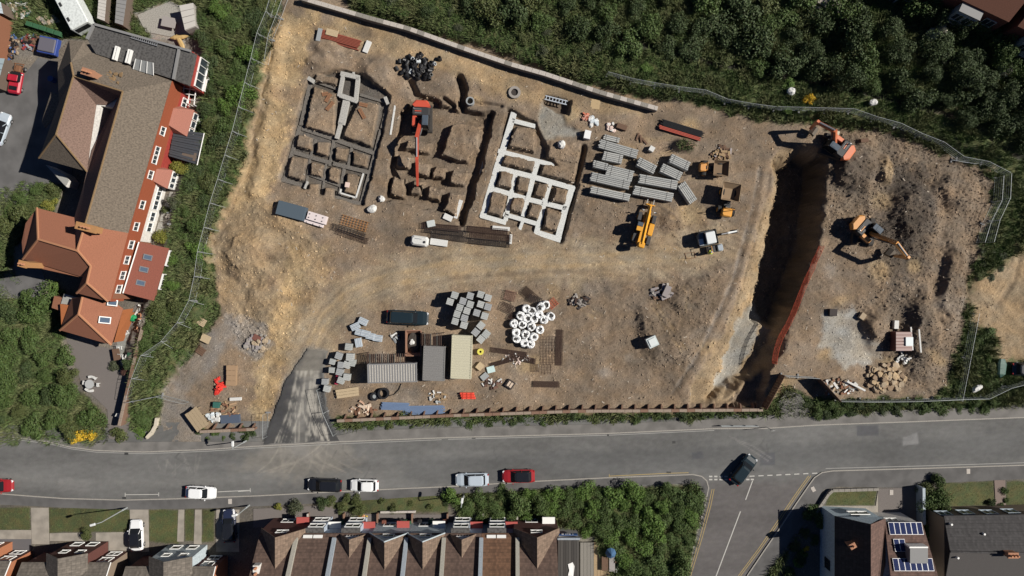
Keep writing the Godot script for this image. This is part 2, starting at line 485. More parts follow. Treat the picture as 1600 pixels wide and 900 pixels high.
	var plats := [[[368, 140], [515, 190], [500, 455], [312, 398]], [[655, 235], [785, 255], [738, 528], [550, 462]],
		[[270, 450], [360, 468], [352, 548], [252, 528]], [[388, 488], [468, 505], [455, 585], [378, 570]], [[510, 522], [588, 540], [575, 622], [500, 605]], [[620, 556], [718, 578], [705, 660], [608, 640]],
		[[225, 588], [322, 605], [300, 742], [192, 715]], [[352, 625], [432, 645], [418, 722], [342, 705]], [[470, 655], [535, 672], [520, 758], [458, 740]], [[580, 695], [668, 715], [640, 838], [565, 815]],
		[[335, 765], [395, 770], [390, 860], [330, 850]], [[440, 790], [500, 795], [495, 870], [425, 870]], [[380, 60], [520, 90], [510, 130], [375, 105]]]
	for p in plats: f.area(shrunk(z6(p), 1.0), 1.7, 1.2, {"h": 0.06, "c": TAN, "r": 0.5})
	# foundation two: open trenches, nothing poured yet
	f.area(z7([[150, 230], [205, 180], [330, 200], [440, 230], [590, 240], [545, 470], [450, 770], [330, 715], [200, 690], [60, 660], [110, 430]]), 3, 3, {"h": -1.2, "c": BROWN.lerp(TAN, 0.2), "r": 0.4})
	f.stroke(z7([[425, 70], [445, 130], [440, 230], [540, 265]]), 11, 6, 2, {"h": -1.4, "c": BROWN})
	f.stroke(z7([[580, 240], [545, 400], [490, 560], [435, 770]]), 8, 5, 1.5, {"h": -1.5, "c": BROWN})
	f.stroke(z7([[190, 95], [215, 160], [320, 190]]), 10, 7, 2, {"h": -1.1})
	f.stroke(z7([[350, 165], [400, 205]]), 6, 5, 1, {"h": -0.9, "c": DARK}); f.stroke(z7([[500, 190], [630, 205]]), 5, 5, 1, {"h": -0.5})
	for p in [[[385, 280], [540, 290], [472, 490], [332, 448]], [[168, 362], [290, 380], [285, 436], [160, 412]], [[128, 432], [198, 445], [188, 512], [118, 495]], [[218, 468], [288, 480], [278, 545], [208, 528]], [[305, 488], [368, 500], [355, 562], [292, 550]], [[392, 510], [472, 528], [455, 598], [375, 578]],
			[[105, 540], [168, 552], [160, 655], [82, 632]], [[200, 560], [252, 570], [245, 640], [190, 628]], [[280, 588], [348, 605], [335, 668], [265, 650]], [[375, 618], [442, 632], [415, 742], [345, 712]], [[470, 300], [535, 310], [520, 420], [480, 440]]]:
		f.area(shrunk(z7(p), 0.92), 1.8, 2.0, {"h": 0.1, "c": TAN, "r": 0.6})
	# foundation three: white concrete strips in the trenches
	f.area(z7([[660, 215], [800, 280], [880, 470], [1000, 590], [920, 870], [790, 820], [640, 780], [520, 745], [600, 480]]), 6, 2, {"h": -0.8, "c": BROWN, "r": 0.3})
	for p in [[[703, 298], [800, 315], [792, 432], [662, 400]], [[650, 436], [795, 474], [782, 524], [636, 482]], [[835, 488], [1005, 505], [985, 578], [818, 535]],
			[[622, 518], [686, 530], [680, 606], [606, 590]], [[716, 545], [772, 556], [762, 628], [702, 612]], [[805, 570], [858, 582], [845, 652], [790, 636]], [[892, 598], [952, 612], [938, 684], [872, 664]],
			[[585, 618], [660, 632], [632, 744], [560, 722]], [[685, 645], [742, 655], [730, 728], [670, 712]], [[772, 672], [828, 688], [812, 756], [755, 738]], [[852, 698], [922, 716], [900, 818], [830, 792]], [[865, 370], [1020, 385], [1000, 485], [850, 455]]]:
		f.area(shrunk(z7(p), 0.98), 1.7, 1.6, {"h": 0.16, "c": BROWN.lerp(TAN, 0.6), "r": 0.6})
	f.area(z7([[835, 190], [915, 200], [960, 300], [1010, 340], [850, 370], [800, 300]]), 10, 4, {"h": -0.25, "c": Color(0.27, 0.255, 0.22), "a": 0.9, "r": 0.2})
	f.area(z7([[850, 155], [965, 180], [955, 250], [900, 230], [840, 190]]), 6, 2, {"h": -1.2, "c": BROWN, "r": 0.4})
	f.stroke(z7([[1030, 400], [1010, 500], [985, 600], [920, 850]]), 7, 5, 1, {"h": -1.1, "c": BROWN})
	# the deep trench along the east side: battered west bank, steep east bank
	f.area([[1206, 248], [1220, 236], [1262, 226], [1290, 238], [1286, 310], [1276, 380], [1262, 420], [1244, 470], [1218, 545], [1195, 585], [1140, 630], [1078, 632], [1080, 600], [1128, 530], [1160, 440], [1188, 340], [1210, 290]], 9, 3, {"h": -0.5, "c": GOLD.lerp(TAN, 0.5), "r": 0.5})
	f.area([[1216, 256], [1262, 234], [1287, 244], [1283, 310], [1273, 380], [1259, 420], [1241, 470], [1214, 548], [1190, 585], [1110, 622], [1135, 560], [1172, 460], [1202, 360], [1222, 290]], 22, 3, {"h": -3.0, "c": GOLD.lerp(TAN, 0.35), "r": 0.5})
	f.area([[1228, 262], [1262, 240], [1285, 248], [1282, 310], [1272, 380], [1258, 420], [1240, 470], [1222, 510], [1185, 500], [1205, 400], [1226, 300]], 12, 3, {"h": -5.6, "c": TRENCH_SHADE, "r": 0.6})  # shade of the trench floor is put into its colour
	f.area([[1160, 500], [1190, 470], [1205, 500], [1180, 560], [1150, 600], [1118, 612], [1140, 560]], 10, 6, {"c": Color(0.30, 0.29, 0.26), "a": 0.9, "r": 0.2})
	f.area([[1165, 600], [1200, 580], [1190, 630], [1140, 636]], 12, 4, {"h": -1.4, "c": BROWN})
	f.stroke([[1285, 250], [1280, 320], [1270, 380], [1254, 425], [1238, 472]], 16, 8, 2, {"c": TRENCH_SHADE, "a": 0.85})  # shade on the steep east wall, painted in as a darker stroke
	for k in 3:
		f.stroke([[1205 - k * 9, 262], [1192 - k * 9, 330], [1162 - k * 9, 440], [1118 - k * 10, 540], [1072 - k * 10, 612]], 4, 6, 2, {"h": -0.12 if k != 1 else 0.1, "c": [TAN, BROWN, ASH][k], "a": 0.45}, true)
	# tracks of machines across the open ground
	for p in [[[700, 440], [860, 430], [1000, 440]], [[900, 330], [960, 380], [1060, 390]], [[940, 240], [905, 300], [880, 390]], [[1120, 420], [1100, 500], [1060, 590]], [[860, 500], [930, 470], [1010, 430]]]:
		for o in [-6, 6]:
			var q := []
			for a in p: q.append([a[0] + o * 0.5, a[1] + o])
			f.stroke(q, 4, 5, 3, {"h": -0.05, "c": BROWN, "a": 0.35}, true)
	# ground below the roads, yards and gardens
	f.area([[-60, 660], [410, 676], [700, 660], [1190, 650], [1660, 632], [1660, 760], [1300, 760], [1190, 900], [1180, 960], [1060, 960], [1090, 775], [700, 776], [420, 792], [-60, 796]], 4, 0, {"h": -0.16, "c": ASH, "g": 0.0, "r": 0.0})
	f.area([[-60, 60], [100, 60], [330, 60], [310, 180], [262, 400], [240, 480], [205, 600], [200, 690], [120, 680], [95, 540], [70, 470], [30, 470], [0, 440], [-60, 440]], 6, 0, {"c": Color(0.17, 0.15, 0.125), "g": 0.0, "r": 0.15})
	f.area([[258, 606], [300, 626], [320, 700], [236, 704], [252, 650]], 8, 4, {"c": Color(0.2, 0.175, 0.15), "g": 0.0, "r": 0.2, "h": 0.0})
	f.area([[0, 300], [40, 285], [100, 290], [80, 340], [0, 400]], 8, 4, {"c": TURF, "g": 1.0}); f.area([[-60, 380], [20, 370], [30, 440], [-60, 440]], 8, 4, {"c": TURF, "g": 0.8})
	f.area([[210, 20], [270, 0], [300, 30], [290, 70], [240, 60]], 8, 3, {"c": ASH, "g": 0.0, "r": 0.1})
	f.area([[-60, 788], [420, 788], [700, 772], [1090, 766], [1060, 960], [-60, 960]], 4, 0, {"c": Color(0.12, 0.105, 0.085), "h": 0.0, "g": 0.0, "r": 0.1})
	f.area([[700, 770], [1092, 756], [1100, 770], [1066, 960], [960, 960], [930, 840], [860, 815], [720, 808]], 6, 2, {"c": TURF, "h": 0.3, "g": 1.0})
	f.area([[1290, 752], [1660, 740], [1660, 960], [1180, 960]], 4, 0, {"c": Color(0.12, 0.11, 0.095), "h": 0.0, "g": 0.0, "r": 0.1})
	for p in [[[-10, 793], [47, 793], [47, 828], [-10, 828]], [[77, 793], [204, 795], [204, 831], [77, 832]], [[233, 796], [279, 796], [279, 850], [233, 846]], [[289, 796], [304, 796], [304, 846], [289, 846]], [[316, 796], [335, 796], [335, 846], [316, 846]], [[1296, 766], [1370, 764], [1366, 790], [1290, 790]], [[1466, 755], [1552, 752], [1556, 790], [1470, 792]], [[1572, 752], [1660, 750], [1660, 790], [1572, 790]], [[520, 776], [700, 772], [700, 800], [520, 802]]]:
		f.area(p, 3, 1, {"c": Color(0.075, 0.082, 0.03), "g": 0.5, "h": 0.02})
	f.area([[-20, 690], [-20, 470], [40, 460], [90, 470], [110, 600], [160, 640], [170, 690], [110, 695]], 8, 4, {"g": 1.0, "c": TURF})
	# relief and mottling of the earth itself
	var big := FastNoiseLite.new(); big.seed = 11; big.frequency = 0.012; big.fractal_octaves = 4
	var mid := FastNoiseLite.new(); mid.seed = 12; mid.frequency = 0.06; mid.fractal_octaves = 3
	var fine := FastNoiseLite.new(); fine.seed = 13; fine.frequency = 0.2; fine.fractal_octaves = 3
	var streak := FastNoiseLite.new(); streak.seed = 14; streak.frequency = 0.05; streak.fractal_octaves = 3
	rng.seed = 77
	for j in Field.NZ:
		for i in Field.NX:
			var k := j * Field.NX + i
			var u := float(Field.U0 + i * 2); var v := float(Field.V0 + j * 2)
			var rr := f.r[k]
			var b := big.get_noise_2d(u, v); var m := mid.get_noise_2d(u, v); var fi := fine.get_noise_2d(u, v)
			var lone := rng.randf()
			f.h[k] += (b * 0.25 + m * 0.08) * minf(rr * 1.6, 1.0) + minf(rr * sqrt(rr), 1.9) * (fi * 0.075 + m * 0.03 + maxf(0.0, fi - 0.25) * 0.2)
			if f.grass[k] > 0.5: f.h[k] += b * 0.3 + m * 0.1
			var tone := 1.0 + b * 0.42 + (m * 0.2 + fi * 0.09) * minf(rr * 1.5 + 0.2, 1.2) + (lone - 0.5) * 0.08
			if rr > 0.1 and f.grass[k] < 0.5:
				if lone > 0.988: tone *= 1.5
				elif lone < 0.02: tone *= 0.65
				var warm := streak.get_noise_2d(u * 0.4, v * 0.6) * 0.12
				f.c[k] = Color(f.c[k].r * tone * (1.0 + warm * 0.7), f.c[k].g * tone, f.c[k].b * tone * (1.0 - warm))
			else:
				f.c[k] = Color(f.c[k].r * tone * (1.0 + m * 0.3), f.c[k].g * tone, f.c[k].b * tone)
	var gm := M("earth", Color(1, 1, 1), 0.95, 0.0, noise_tex(3, 0.05, 4, 0.72, 1.12), 0.35, true)
	setting(field_mesh(f, false, 1500.0), "ground", gm)

# ---------------------------------------------------------------- roads
const KERB_N := [[-60, 674], [0, 681], [40, 685], [75, 690], [112, 698.5], [150, 703.5], [225, 706], [325, 702], [400, 697], [530, 690], [700, 683.5], [950, 677], [1116, 669.5], [1197, 669], [1275, 664], [1430, 658.5], [1600, 652], [1660, 650]]
const KERB_S := [[-60, 764], [0, 771], [50, 775], [100, 778.5], [195, 781], [275, 779], [400, 774.5], [505, 769], [630, 763], [700, 760], [839, 751.5], [951, 746], [1060, 742], [1082, 741], [1096, 744], [1104, 751], [1107, 762], [1101, 790], [1088, 838], [1073, 888], [1052, 960]]
const KERB_E := [[1138, 960], [1168, 898], [1195, 858], [1220, 822], [1244, 786], [1262, 760], [1272, 746], [1284, 738], [1300, 735.5], [1440, 731.5], [1600, 726.5], [1660, 724.5]]
const PAVE_N := [[-60, 664], [0, 672], [60, 682], [112, 690], [150, 692], [250, 690], [330, 690], [412, 690], [530, 680], [560, 673], [700, 668], [950, 662], [1120, 655], [1200, 650], [1228, 610], [1250, 616], [1268, 648], [1430, 640], [1555, 636], [1600, 628], [1660, 626]]
const PAVE_S := [[-60, 780], [0, 788], [100, 793], [200, 796], [320, 794], [395, 791], [500, 786], [620, 778], [700, 773], [839, 765], [951, 759], [1060, 755], [1090, 756], [1094, 762], [1088, 800], [1060, 888], [1040, 960]]
const PAVE_E := [[1165, 960], [1200, 900], [1232, 858], [1258, 812], [1286, 764], [1310, 760], [1420, 762], [1432, 756], [1600, 748], [1660, 746]]

func outline3(a: Array, b: Array, y: float) -> Array:
	var p := []
	for q in a: p.append(g(q[0], q[1]) + Vector3(0, y, 0))
	for i in b.size(): p.append(g(b[b.size() - 1 - i][0], b[b.size() - 1 - i][1]) + Vector3(0, y, 0))
	return p

func ribbon(mb: MB, p: Array, w: float, y0: float, y1: float, side := 0.0) -> void:   # a low strip of square section along a line in plan units
	var l := []; var r := []
	for i in p.size():
		var a: Array = p[maxi(i - 1, 0)]; var b: Array = p[mini(i + 1, p.size() - 1)]
		var d := Vector2(b[0] - a[0], b[1] - a[1]).normalized()
		var nn := Vector2(-d.y, d.x)
		var q := Vector2(p[i][0], p[i][1])
		var x := q + nn * (side + w * 0.5) / S; var y := q + nn * (side - w * 0.5) / S
		l.append(g(x.x, x.y)); r.append(g(y.x, y.y))
	var up := Vector3.UP
	for i in p.size() - 1:
		mb.quad(l[i] + up * y1, l[i + 1] + up * y1, r[i + 1] + up * y1, r[i] + up * y1, up)
		var d: Vector3 = l[i] - r[i]
		mb.quad(l[i] + up * y0, l[i + 1] + up * y0, l[i + 1] + up * y1, l[i] + up * y1, d)
		mb.quad(r[i] + up * y0, r[i + 1] + up * y0, r[i + 1] + up * y1, r[i] + up * y1, -d)
	for e in [0, p.size() - 1]:
		mb.quad(l[e] + up * y0, r[e] + up * y0, r[e] + up * y1, l[e] + up * y1, (l[e] - l[1 if e == 0 else e - 1]))

func marking(p: Array, w: float, m: Material) -> void:
	var mb := MB.new(); ribbon(mb, p, w, 0.0, 0.005); setting(mb, "road_marking", m)

func build_roads() -> void:
	tar = Field.new(Color(0.124, 0.123, 0.12))
	var f := tar
	f.r.fill(0.0)
	f.area([[-60, 660]] + KERB_N.slice(1) + [[1660, 735]] + [[1290, 745], [1160, 960], [1040, 960], [1096, 752], [1060, 750]] + [[951, 752], [700, 768], [400, 782], [195, 790], [0, 780], [-60, 770]], 3, 0, {"r": 1.0})
	f.area([[-60, 664], [1660, 640], [1660, 745], [1300, 750], [1180, 960], [1030, 960], [1085, 755], [700, 772], [400, 786], [195, 792], [-60, 782]], 3, 0, {"r": 1.0})
	f.area([[620, 715], [1660, 668], [1660, 718], [1060, 738], [800, 750], [640, 757]], 20, 6, {"c": Color(0.093, 0.094, 0.094), "a": 0.85})
	f.area([[1110, 752], [1260, 752], [1150, 960], [1060, 960]], 20, 5, {"c": Color(0.098, 0.089, 0.088), "a": 0.8})
	f.stroke([[-60, 742], [100, 752], [240, 754], [400, 748], [620, 735]], 10, 14, 3, {"c": Color(0.15, 0.148, 0.142), "a": 0.5})
	f.stroke([[-60, 715], [100, 728], [240, 732], [500, 722], [800, 706], [1100, 694], [1660, 676]], 8, 12, 4, {"c": Color(0.145, 0.144, 0.14), "a": 0.35})
	f.area([[90, 748], [140, 748], [140, 770], [95, 768]], 8, 3, {"c": Color(0.175, 0.17, 0.165), "a": 0.5})
	f.area([[410, 690], [535, 688], [560, 720], [470, 750], [370, 735]], 30, 12, {"c": Color(0.22, 0.20, 0.17), "a": 0.45})
	for p in [[[1338, 665], [1372, 664], [1373, 680], [1339, 681]], [[1080, 707], [1098, 705], [1099, 716], [1082, 718]], [[1187, 708], [1211, 707], [1211, 726], [1188, 728]]]:
		f.area(p, 2, 0, {"c": Color(0.07, 0.072, 0.08), "a": 0.8})
	f.area([[1410, 683], [1433, 676], [1435, 693], [1410, 697]], 3, 1, {"c": Color(0.2, 0.2, 0.2), "a": 0.8})
	# pale dust left by tyres turning out of the site
	rng.seed = 21
	for k in 22:
		var x0 := rng.randf_range(430, 515); var turn := rng.randf_range(-70, 60)
		f.stroke([[x0, 690], [x0 + turn * 0.25, 705], [x0 + turn * 0.7, 722], [x0 + turn * 1.5, 738]], 1.6, 3, 1, {"c": Color(0.30, 0.275, 0.235), "a": rng.randf_range(0.15, 0.5)})
	for k in 9:
		var x0 := rng.randf_range(225, 350)
		f.stroke([[x0, rng.randf_range(706, 725)], [x0 + rng.randf_range(-20, 20), rng.randf_range(730, 750)]], 1.2, 3, 1, {"c": Color(0.24, 0.23, 0.21), "a": 0.4})
	f.stroke([[1200, 720], [1170, 700], [1150, 688]], 1.5, 3, 0, {"c": Color(0.24, 0.23, 0.22), "a": 0.5}); f.stroke([[1205, 716], [1176, 697], [1140, 682]], 1.5, 3, 0, {"c": Color(0.24, 0.23, 0.22), "a": 0.5})
	for k in 7:   # cracks sealed with bitumen
		var x0 := rng.randf_range(60, 1500); var y0 := rng.randf_range(700, 740) - x0 * 0.02
		f.stroke([[x0, y0], [x0 + rng.randf_range(-12, 12), y0 + 12], [x0 + rng.randf_range(-20, 20), y0 + 26]], 0.8, 2.5, 1, {"c": Color(0.06, 0.06, 0.06), "a": 0.6})
	# the lorry ramp climbs from the kerb over the pavement into the site
	f.area([[480, 544], [510, 548], [504, 585], [511, 640], [530, 686], [531, 689], [411, 695], [429, 640], [448, 590]], 3, 1, {"r": 1.0, "h": 0.135, "c": Color(0.048, 0.048, 0.05)})
	f.stroke([[494, 545], [478, 610], [468, 650], [470, 700]], 30, 22, 8, {"c": Color(0.17, 0.163, 0.152), "a": 0.95}); f.stroke([[494, 545], [484, 575]], 34, 14, 4, {"c": Color(0.2, 0.185, 0.16), "a": 0.9})
	f.area([[411, 680], [531, 674], [532, 691], [411, 697]], 10, 4, {"c": Color(0.05, 0.05, 0.05), "a": 0.6})
	for k in 30:
		var s := rng.randf(); var e := rng.randf_range(-0.25, 0.3)
		f.stroke([[lerpf(464, 500, s), 580], [lerpf(450, 500, s) + e * 8, 640], [lerpf(430, 515, clampf(s + e, 0.0, 1.0)), 692]], 1.2, 2.6, 1.5, {"c": Color(0.36, 0.34, 0.30), "a": rng.randf_range(0.35, 0.85)})
	var big := FastNoiseLite.new(); big.seed = 31; big.frequency = 0.01; big.fractal_octaves = 4
	var fine := FastNoiseLite.new(); fine.seed = 32; fine.frequency = 0.12; fine.fractal_octaves = 3
	for j in Field.NZ:
		for i in Field.NX:
			var k := j * Field.NX + i
			if f.r[k] < 0.3: continue
			var u := float(Field.U0 + i * 2); var v := float(Field.V0 + j * 2)
			f.c[k] = f.c[k] * (1.0 + big.get_noise_2d(u * 0.4, v * 1.5) * 0.35 + fine.get_noise_2d(u * 0.5, v) * 0.16 + rng.randf_range(-0.04, 0.04))
	setting(field_mesh(f, true, 0.0), "road", M("tarmac", Color(1, 1, 1), 0.9, 0.0, noise_tex(8, 0.12, 3, 0.85, 1.1), 0.6, true))
	# pavements stand a kerb's height above the road
	var pm := M("pavement_grit", Color(0.165, 0.157, 0.148), 0.95, 0.0, noise_tex(19, 0.012, 5, 0.82, 1.06), 0.11)
	var pd := M("pavement_tar", Color(0.108, 0.105, 0.104), 0.95, 0.0, noise_tex(20, 0.012, 5, 0.82, 1.06), 0.11)
	var kn := MB.new(); kn.slab(outline3(KERB_N, PAVE_N, 0.115), 0.3); setting(kn, "pavement", pm)
	var ks := MB.new(); ks.slab(outline3(KERB_S, PAVE_S, 0.115), 0.3); setting(ks, "pavement", pd)
	var ke := MB.new(); ke.slab(outline3(KERB_E, PAVE_E, 0.115), 0.3); setting(ke, "pavement", pd)
	var km := M("kerb_stone", Color(0.33, 0.31, 0.28), 0.9, 0.0, noise_tex(14, 0.04, 3, 0.7, 1.15), 0.9)
	for kp in [KERB_N, KERB_S, KERB_E]:
		var mb := MB.new(); ribbon(mb, kp, 0.15, -0.05, 0.13); setting(mb, "kerb", km)
	# painted lines
	var white := M("road_white", Color(0.62, 0.61, 0.57), 0.8, 0.0, noise_tex(15, 0.09, 3, 0.55, 1.1), 1.2)
	var yellow := M("road_yellow", Color(0.5, 0.37, 0.14), 0.8, 0.0, noise_tex(15, 0.09, 3, 0.55, 1.1), 1.2)
	marking([[196, 773], [248, 772.5]], 0.09, white); marking([[195.6, 770], [195.6, 776]], 0.09, white); marking([[248, 769.5], [248, 775.5]], 0.09, white)
	marking([[340, 768.5], [391, 766]], 0.09, white); marking([[391, 763], [391, 769]], 0.09, white)
	marking([[372, 768], [392, 766.6]], 0.09, white)
	for k in 4: marking([[1108 + k * 8, 744.5 + k * 0.02], [1113 + k * 8, 744.5]], 0.2, white)
	for k in 4: marking([[1108 + k * 8, 749.3], [1113 + k * 8, 749.3]], 0.2, white)
	for k in 2: marking([[1166 + k * 7, 749.3 - k * 0.2], [1171 + k * 7, 749.2]], 0.2, white)
	for k in 8: marking([[1171 + k * 14, 744.2 - k * 0.65], [1179 + k * 14, 743.8 - k * 0.65]], 0.14, white)
	marking([[1176, 751], [1165, 781]], 0.13, white); marking([[1157, 799], [1137, 852], [1119, 900], [1100, 950]], 0.13, white)
	marking([[952, 744], [1040, 739.6], [1076, 738.6]], 0.09, yellow)
	marking([[952, 741], [952, 747]], 0.08, yellow)
	for o in [3.0, 6.5]:
		marking([[1110 + o * 0.9, 764], [1104 + o, 791], [1091 + o, 839], [1076 + o, 889], [1055 + o, 960]], 0.085, yellow)
		marking([[1160 - o, 900], [1192 - o, 857], [1216 - o, 822], [1240 - o, 786], [1258 - o, 760], [1270 - o, 743.5 ]], 0.085, yellow)
	marking([[700, 686.5], [950, 680], [1116, 672.5]], 0.07, M("road_faded", Color(0.3, 0.295, 0.28), 0.85))
	marking([[0, 684], [75, 693], [112, 701.5], [150, 706.5], [225, 709], [325, 705], [400, 700], [530, 693.5], [690, 687]], 0.07, M("road_faded"))
	marking([[1290, 732], [1440, 728], [1600, 723], [1660, 721]], 0.07, M("road_faded"))
	# drain covers and patches set in the tarmac
	var iron := M("cast_iron", Color(0.045, 0.045, 0.045), 0.7, 0.3)
	for d in [[197.5, 709, 6, 3.5], [740, 684, 6, 3], [194, 778, 6, 3], [950, 680, 3, 3], [1053, 691, 5, 4], [1045, 738, 7, 2.5]]:
		var mb := MB.new(); mb.box(g(d[0], d[1]) + Vector3(0, 0.004, 0), Vector3(d[2] * S, 0.02, d[3] * S))
		var o := put(mb, "drain_cover", iron); tag(o, "iron drain cover %s" % ["by the northern kerb near the yellow bush", "by the northern kerb above the silver car", "by the southern kerb above the lawns", "pale square near the northern kerb", "round one mid road west of the junction", "at the end of the yellow line"][[197.5, 740, 194, 950, 1053, 1045].find(d[0])], "drain cover", "drain covers in the road")
# ---------------------------------------------------------------- plants
var crowns := []
var stem_mesh: ArrayMesh

func make_crown(seed_: int, leaves: int, leaf: float, flat: float) -> ArrayMesh:
	var q := RandomNumberGenerator.new(); q.seed = seed_
	var lobes := []
	for i in 11:
		var a := q.randf() * TAU
		var d := sqrt(q.randf()) * 0.68
		lobes.append([Vector3(cos(a) * d, q.randf_range(0.25, 0.95) * flat * (1.15 - d), sin(a) * d), q.randf_range(0.22, 0.42)])
	var mb := MB.new()
	for i in leaves:
		var l: Array = lobes[q.randi() % lobes.size()]
		var dir := Vector3(q.randfn(), q.randfn() * 0.8 + 0.35, q.randfn()).normalized()
		var p: Vector3 = l[0] + dir * (l[1] * (1.0 + q.randfn() * 0.16)) * Vector3(1, flat, 1)
		if p.y < 0.03: p.y = q.randf() * 0.2
		var nn := (dir + Vector3(q.randfn(), q.randfn(), q.randfn()) * 0.65).normalized()
		var s := nn.cross(Vector3(q.randfn(), q.randfn(), q.randfn())).normalized()
		var t := nn.cross(s)
		var w := leaf * q.randf_range(0.6, 1.35)
		var tone := q.randf_range(0.7, 1.2)
		mb.col = Color(tone * q.randf_range(0.85, 1.25), tone, tone * q.randf_range(0.7, 1.1))
		mb.quad(p - s * w, p - t * w * 0.55 + nn * w * 0.15, p + s * w, p + t * w * 0.55 + nn * w * 0.15, Vector3.UP)
	return mb.mesh()

func leaf_mat(key: String, c: Color) -> StandardMaterial3D:
	var m := M(key, c, 0.7, 0.0, null, 1.0, true)
	m.backlight = Color(0.25, 0.28, 0.12)
	return m

func init_green() -> void:
	for i in 5: crowns.append(make_crown(100 + i, 2300, 0.058, 0.85))
	for i in 3: crowns.append(make_crown(200 + i, 3400, 0.044, 1.15))      # trees
	for i in 2: crowns.append(make_crown(300 + i, 1100, 0.085, 0.75))
	var s := MB.new()
	s.tube(Vector3.ZERO, Vector3(0.02, 0.45, 0.0), 0.06, 6, 0.045)
	for k in 4:
		var a := TAU * k / 4.0 + 0.4
		s.tube(Vector3(0.02, 0.4, 0.0), Vector3(cos(a) * 0.38, 0.75, sin(a) * 0.38), 0.035, 5, 0.012)
	stem_mesh = s.mesh()
	leaf_mat("leaf_dark", Color(0.045, 0.072, 0.022)); leaf_mat("leaf_mid", Color(0.066, 0.108, 0.026)); leaf_mat("leaf_olive", Color(0.08, 0.10, 0.03))
	leaf_mat("leaf_bright", Color(0.09, 0.16, 0.028)); leaf_mat("leaf_yellow", Color(0.20, 0.205, 0.035)); leaf_mat("leaf_grey", Color(0.072, 0.085, 0.048))
	leaf_mat("blossom", Color(0.62, 0.42, 0.03)); leaf_mat("leaf_red", Color(0.10, 0.045, 0.035)); leaf_mat("blossom_white", Color(0.5, 0.5, 0.46))
	M("bark", Color(0.09, 0.07, 0.05), 0.95)
	# shared by many builders
	M("car_glass", Color(0.012, 0.014, 0.017), 0.12).metallic_specular = 0.3
	M("aluminium", Color(0.5, 0.51, 0.52), 0.4, 0.6); M("lamp_clear", Color(0.6, 0.62, 0.64), 0.15)

# one plant: crown radius ru, rv and height in metres; (u, v) is where its stem stands
func plant(called: String, label: String, category: String, u: float, v: float, r: float, hgt: float, leaf: String, kind := -1, group := "", stretch := 1.0, turn := -1.0) -> Node3D:
	var y := land.at(u, v)
	var t := thing(called, label, category, g(u, v) + Vector3(0, y - 0.05, 0), rng.randf() * TAU if turn < 0.0 else turn, group)
	var c := MeshInstance3D.new(); c.name = "crown"
	if kind < 0: kind = rng.randi() % 5
	c.mesh = crowns[kind]; c.material_override = mats[leaf]
	var flat := 0.85 if kind < 5 else 1.15
	c.scale = Vector3(r * stretch, hgt * 0.82, r / stretch) * 1.06
	c.position.y = hgt * 0.12
	t.add_child(c)
	var s := MeshInstance3D.new(); s.name = "trunk"
	s.mesh = stem_mesh; s.material_override = mats["bark"]
	s.scale = Vector3(minf(r, 1.6), hgt * 0.8, minf(r, 1.6))
	t.add_child(s)
	return t

func in_poly(u: float, v: float, p: PackedVector2Array) -> bool:
	return Geometry2D.is_point_in_polygon(Vector2(u, v), p)

# plants spread over an outline, no two closer than gap; each is told apart by its place along the row
func thicket(outline: Array, gap: float, most: int, seed_: int, rmin: float, rmax: float, hk: float, leaves: Array, called: String, category: String, phrase: String, group: String, kinds: Array) -> void:
	var p := PackedVector2Array()
	var lo := Vector2(1e9, 1e9); var hi := -lo
	for a in outline:
		p.append(Vector2(a[0], a[1])); lo = lo.min(p[p.size() - 1]); hi = hi.max(p[p.size() - 1])
	rng.seed = seed_
	var got := []
	for k in 9000:
		if got.size() >= most: break
		var q := Vector2(rng.randf_range(lo.x, hi.x), rng.randf_range(lo.y, hi.y))
		if not Geometry2D.is_point_in_polygon(q, p): continue
		var near := false
		for o in got:
			if o.distance_squared_to(q) < gap * gap: near = true; break
		if not near: got.append(q)
	got.sort_custom(func(a, b): return a.x < b.x)
	for i in got.size():
		var r := rng.randf_range(rmin, rmax)
		if rng.randf() < 0.2: r *= 1.25
		plant(called, phrase % nth(i), category, got[i].x, got[i].y, r, r * hk * rng.randf_range(0.85, 1.25), leaves[rng.randi() % leaves.size()], kinds[rng.randi() % kinds.size()], group, rng.randf_range(0.85, 1.15))

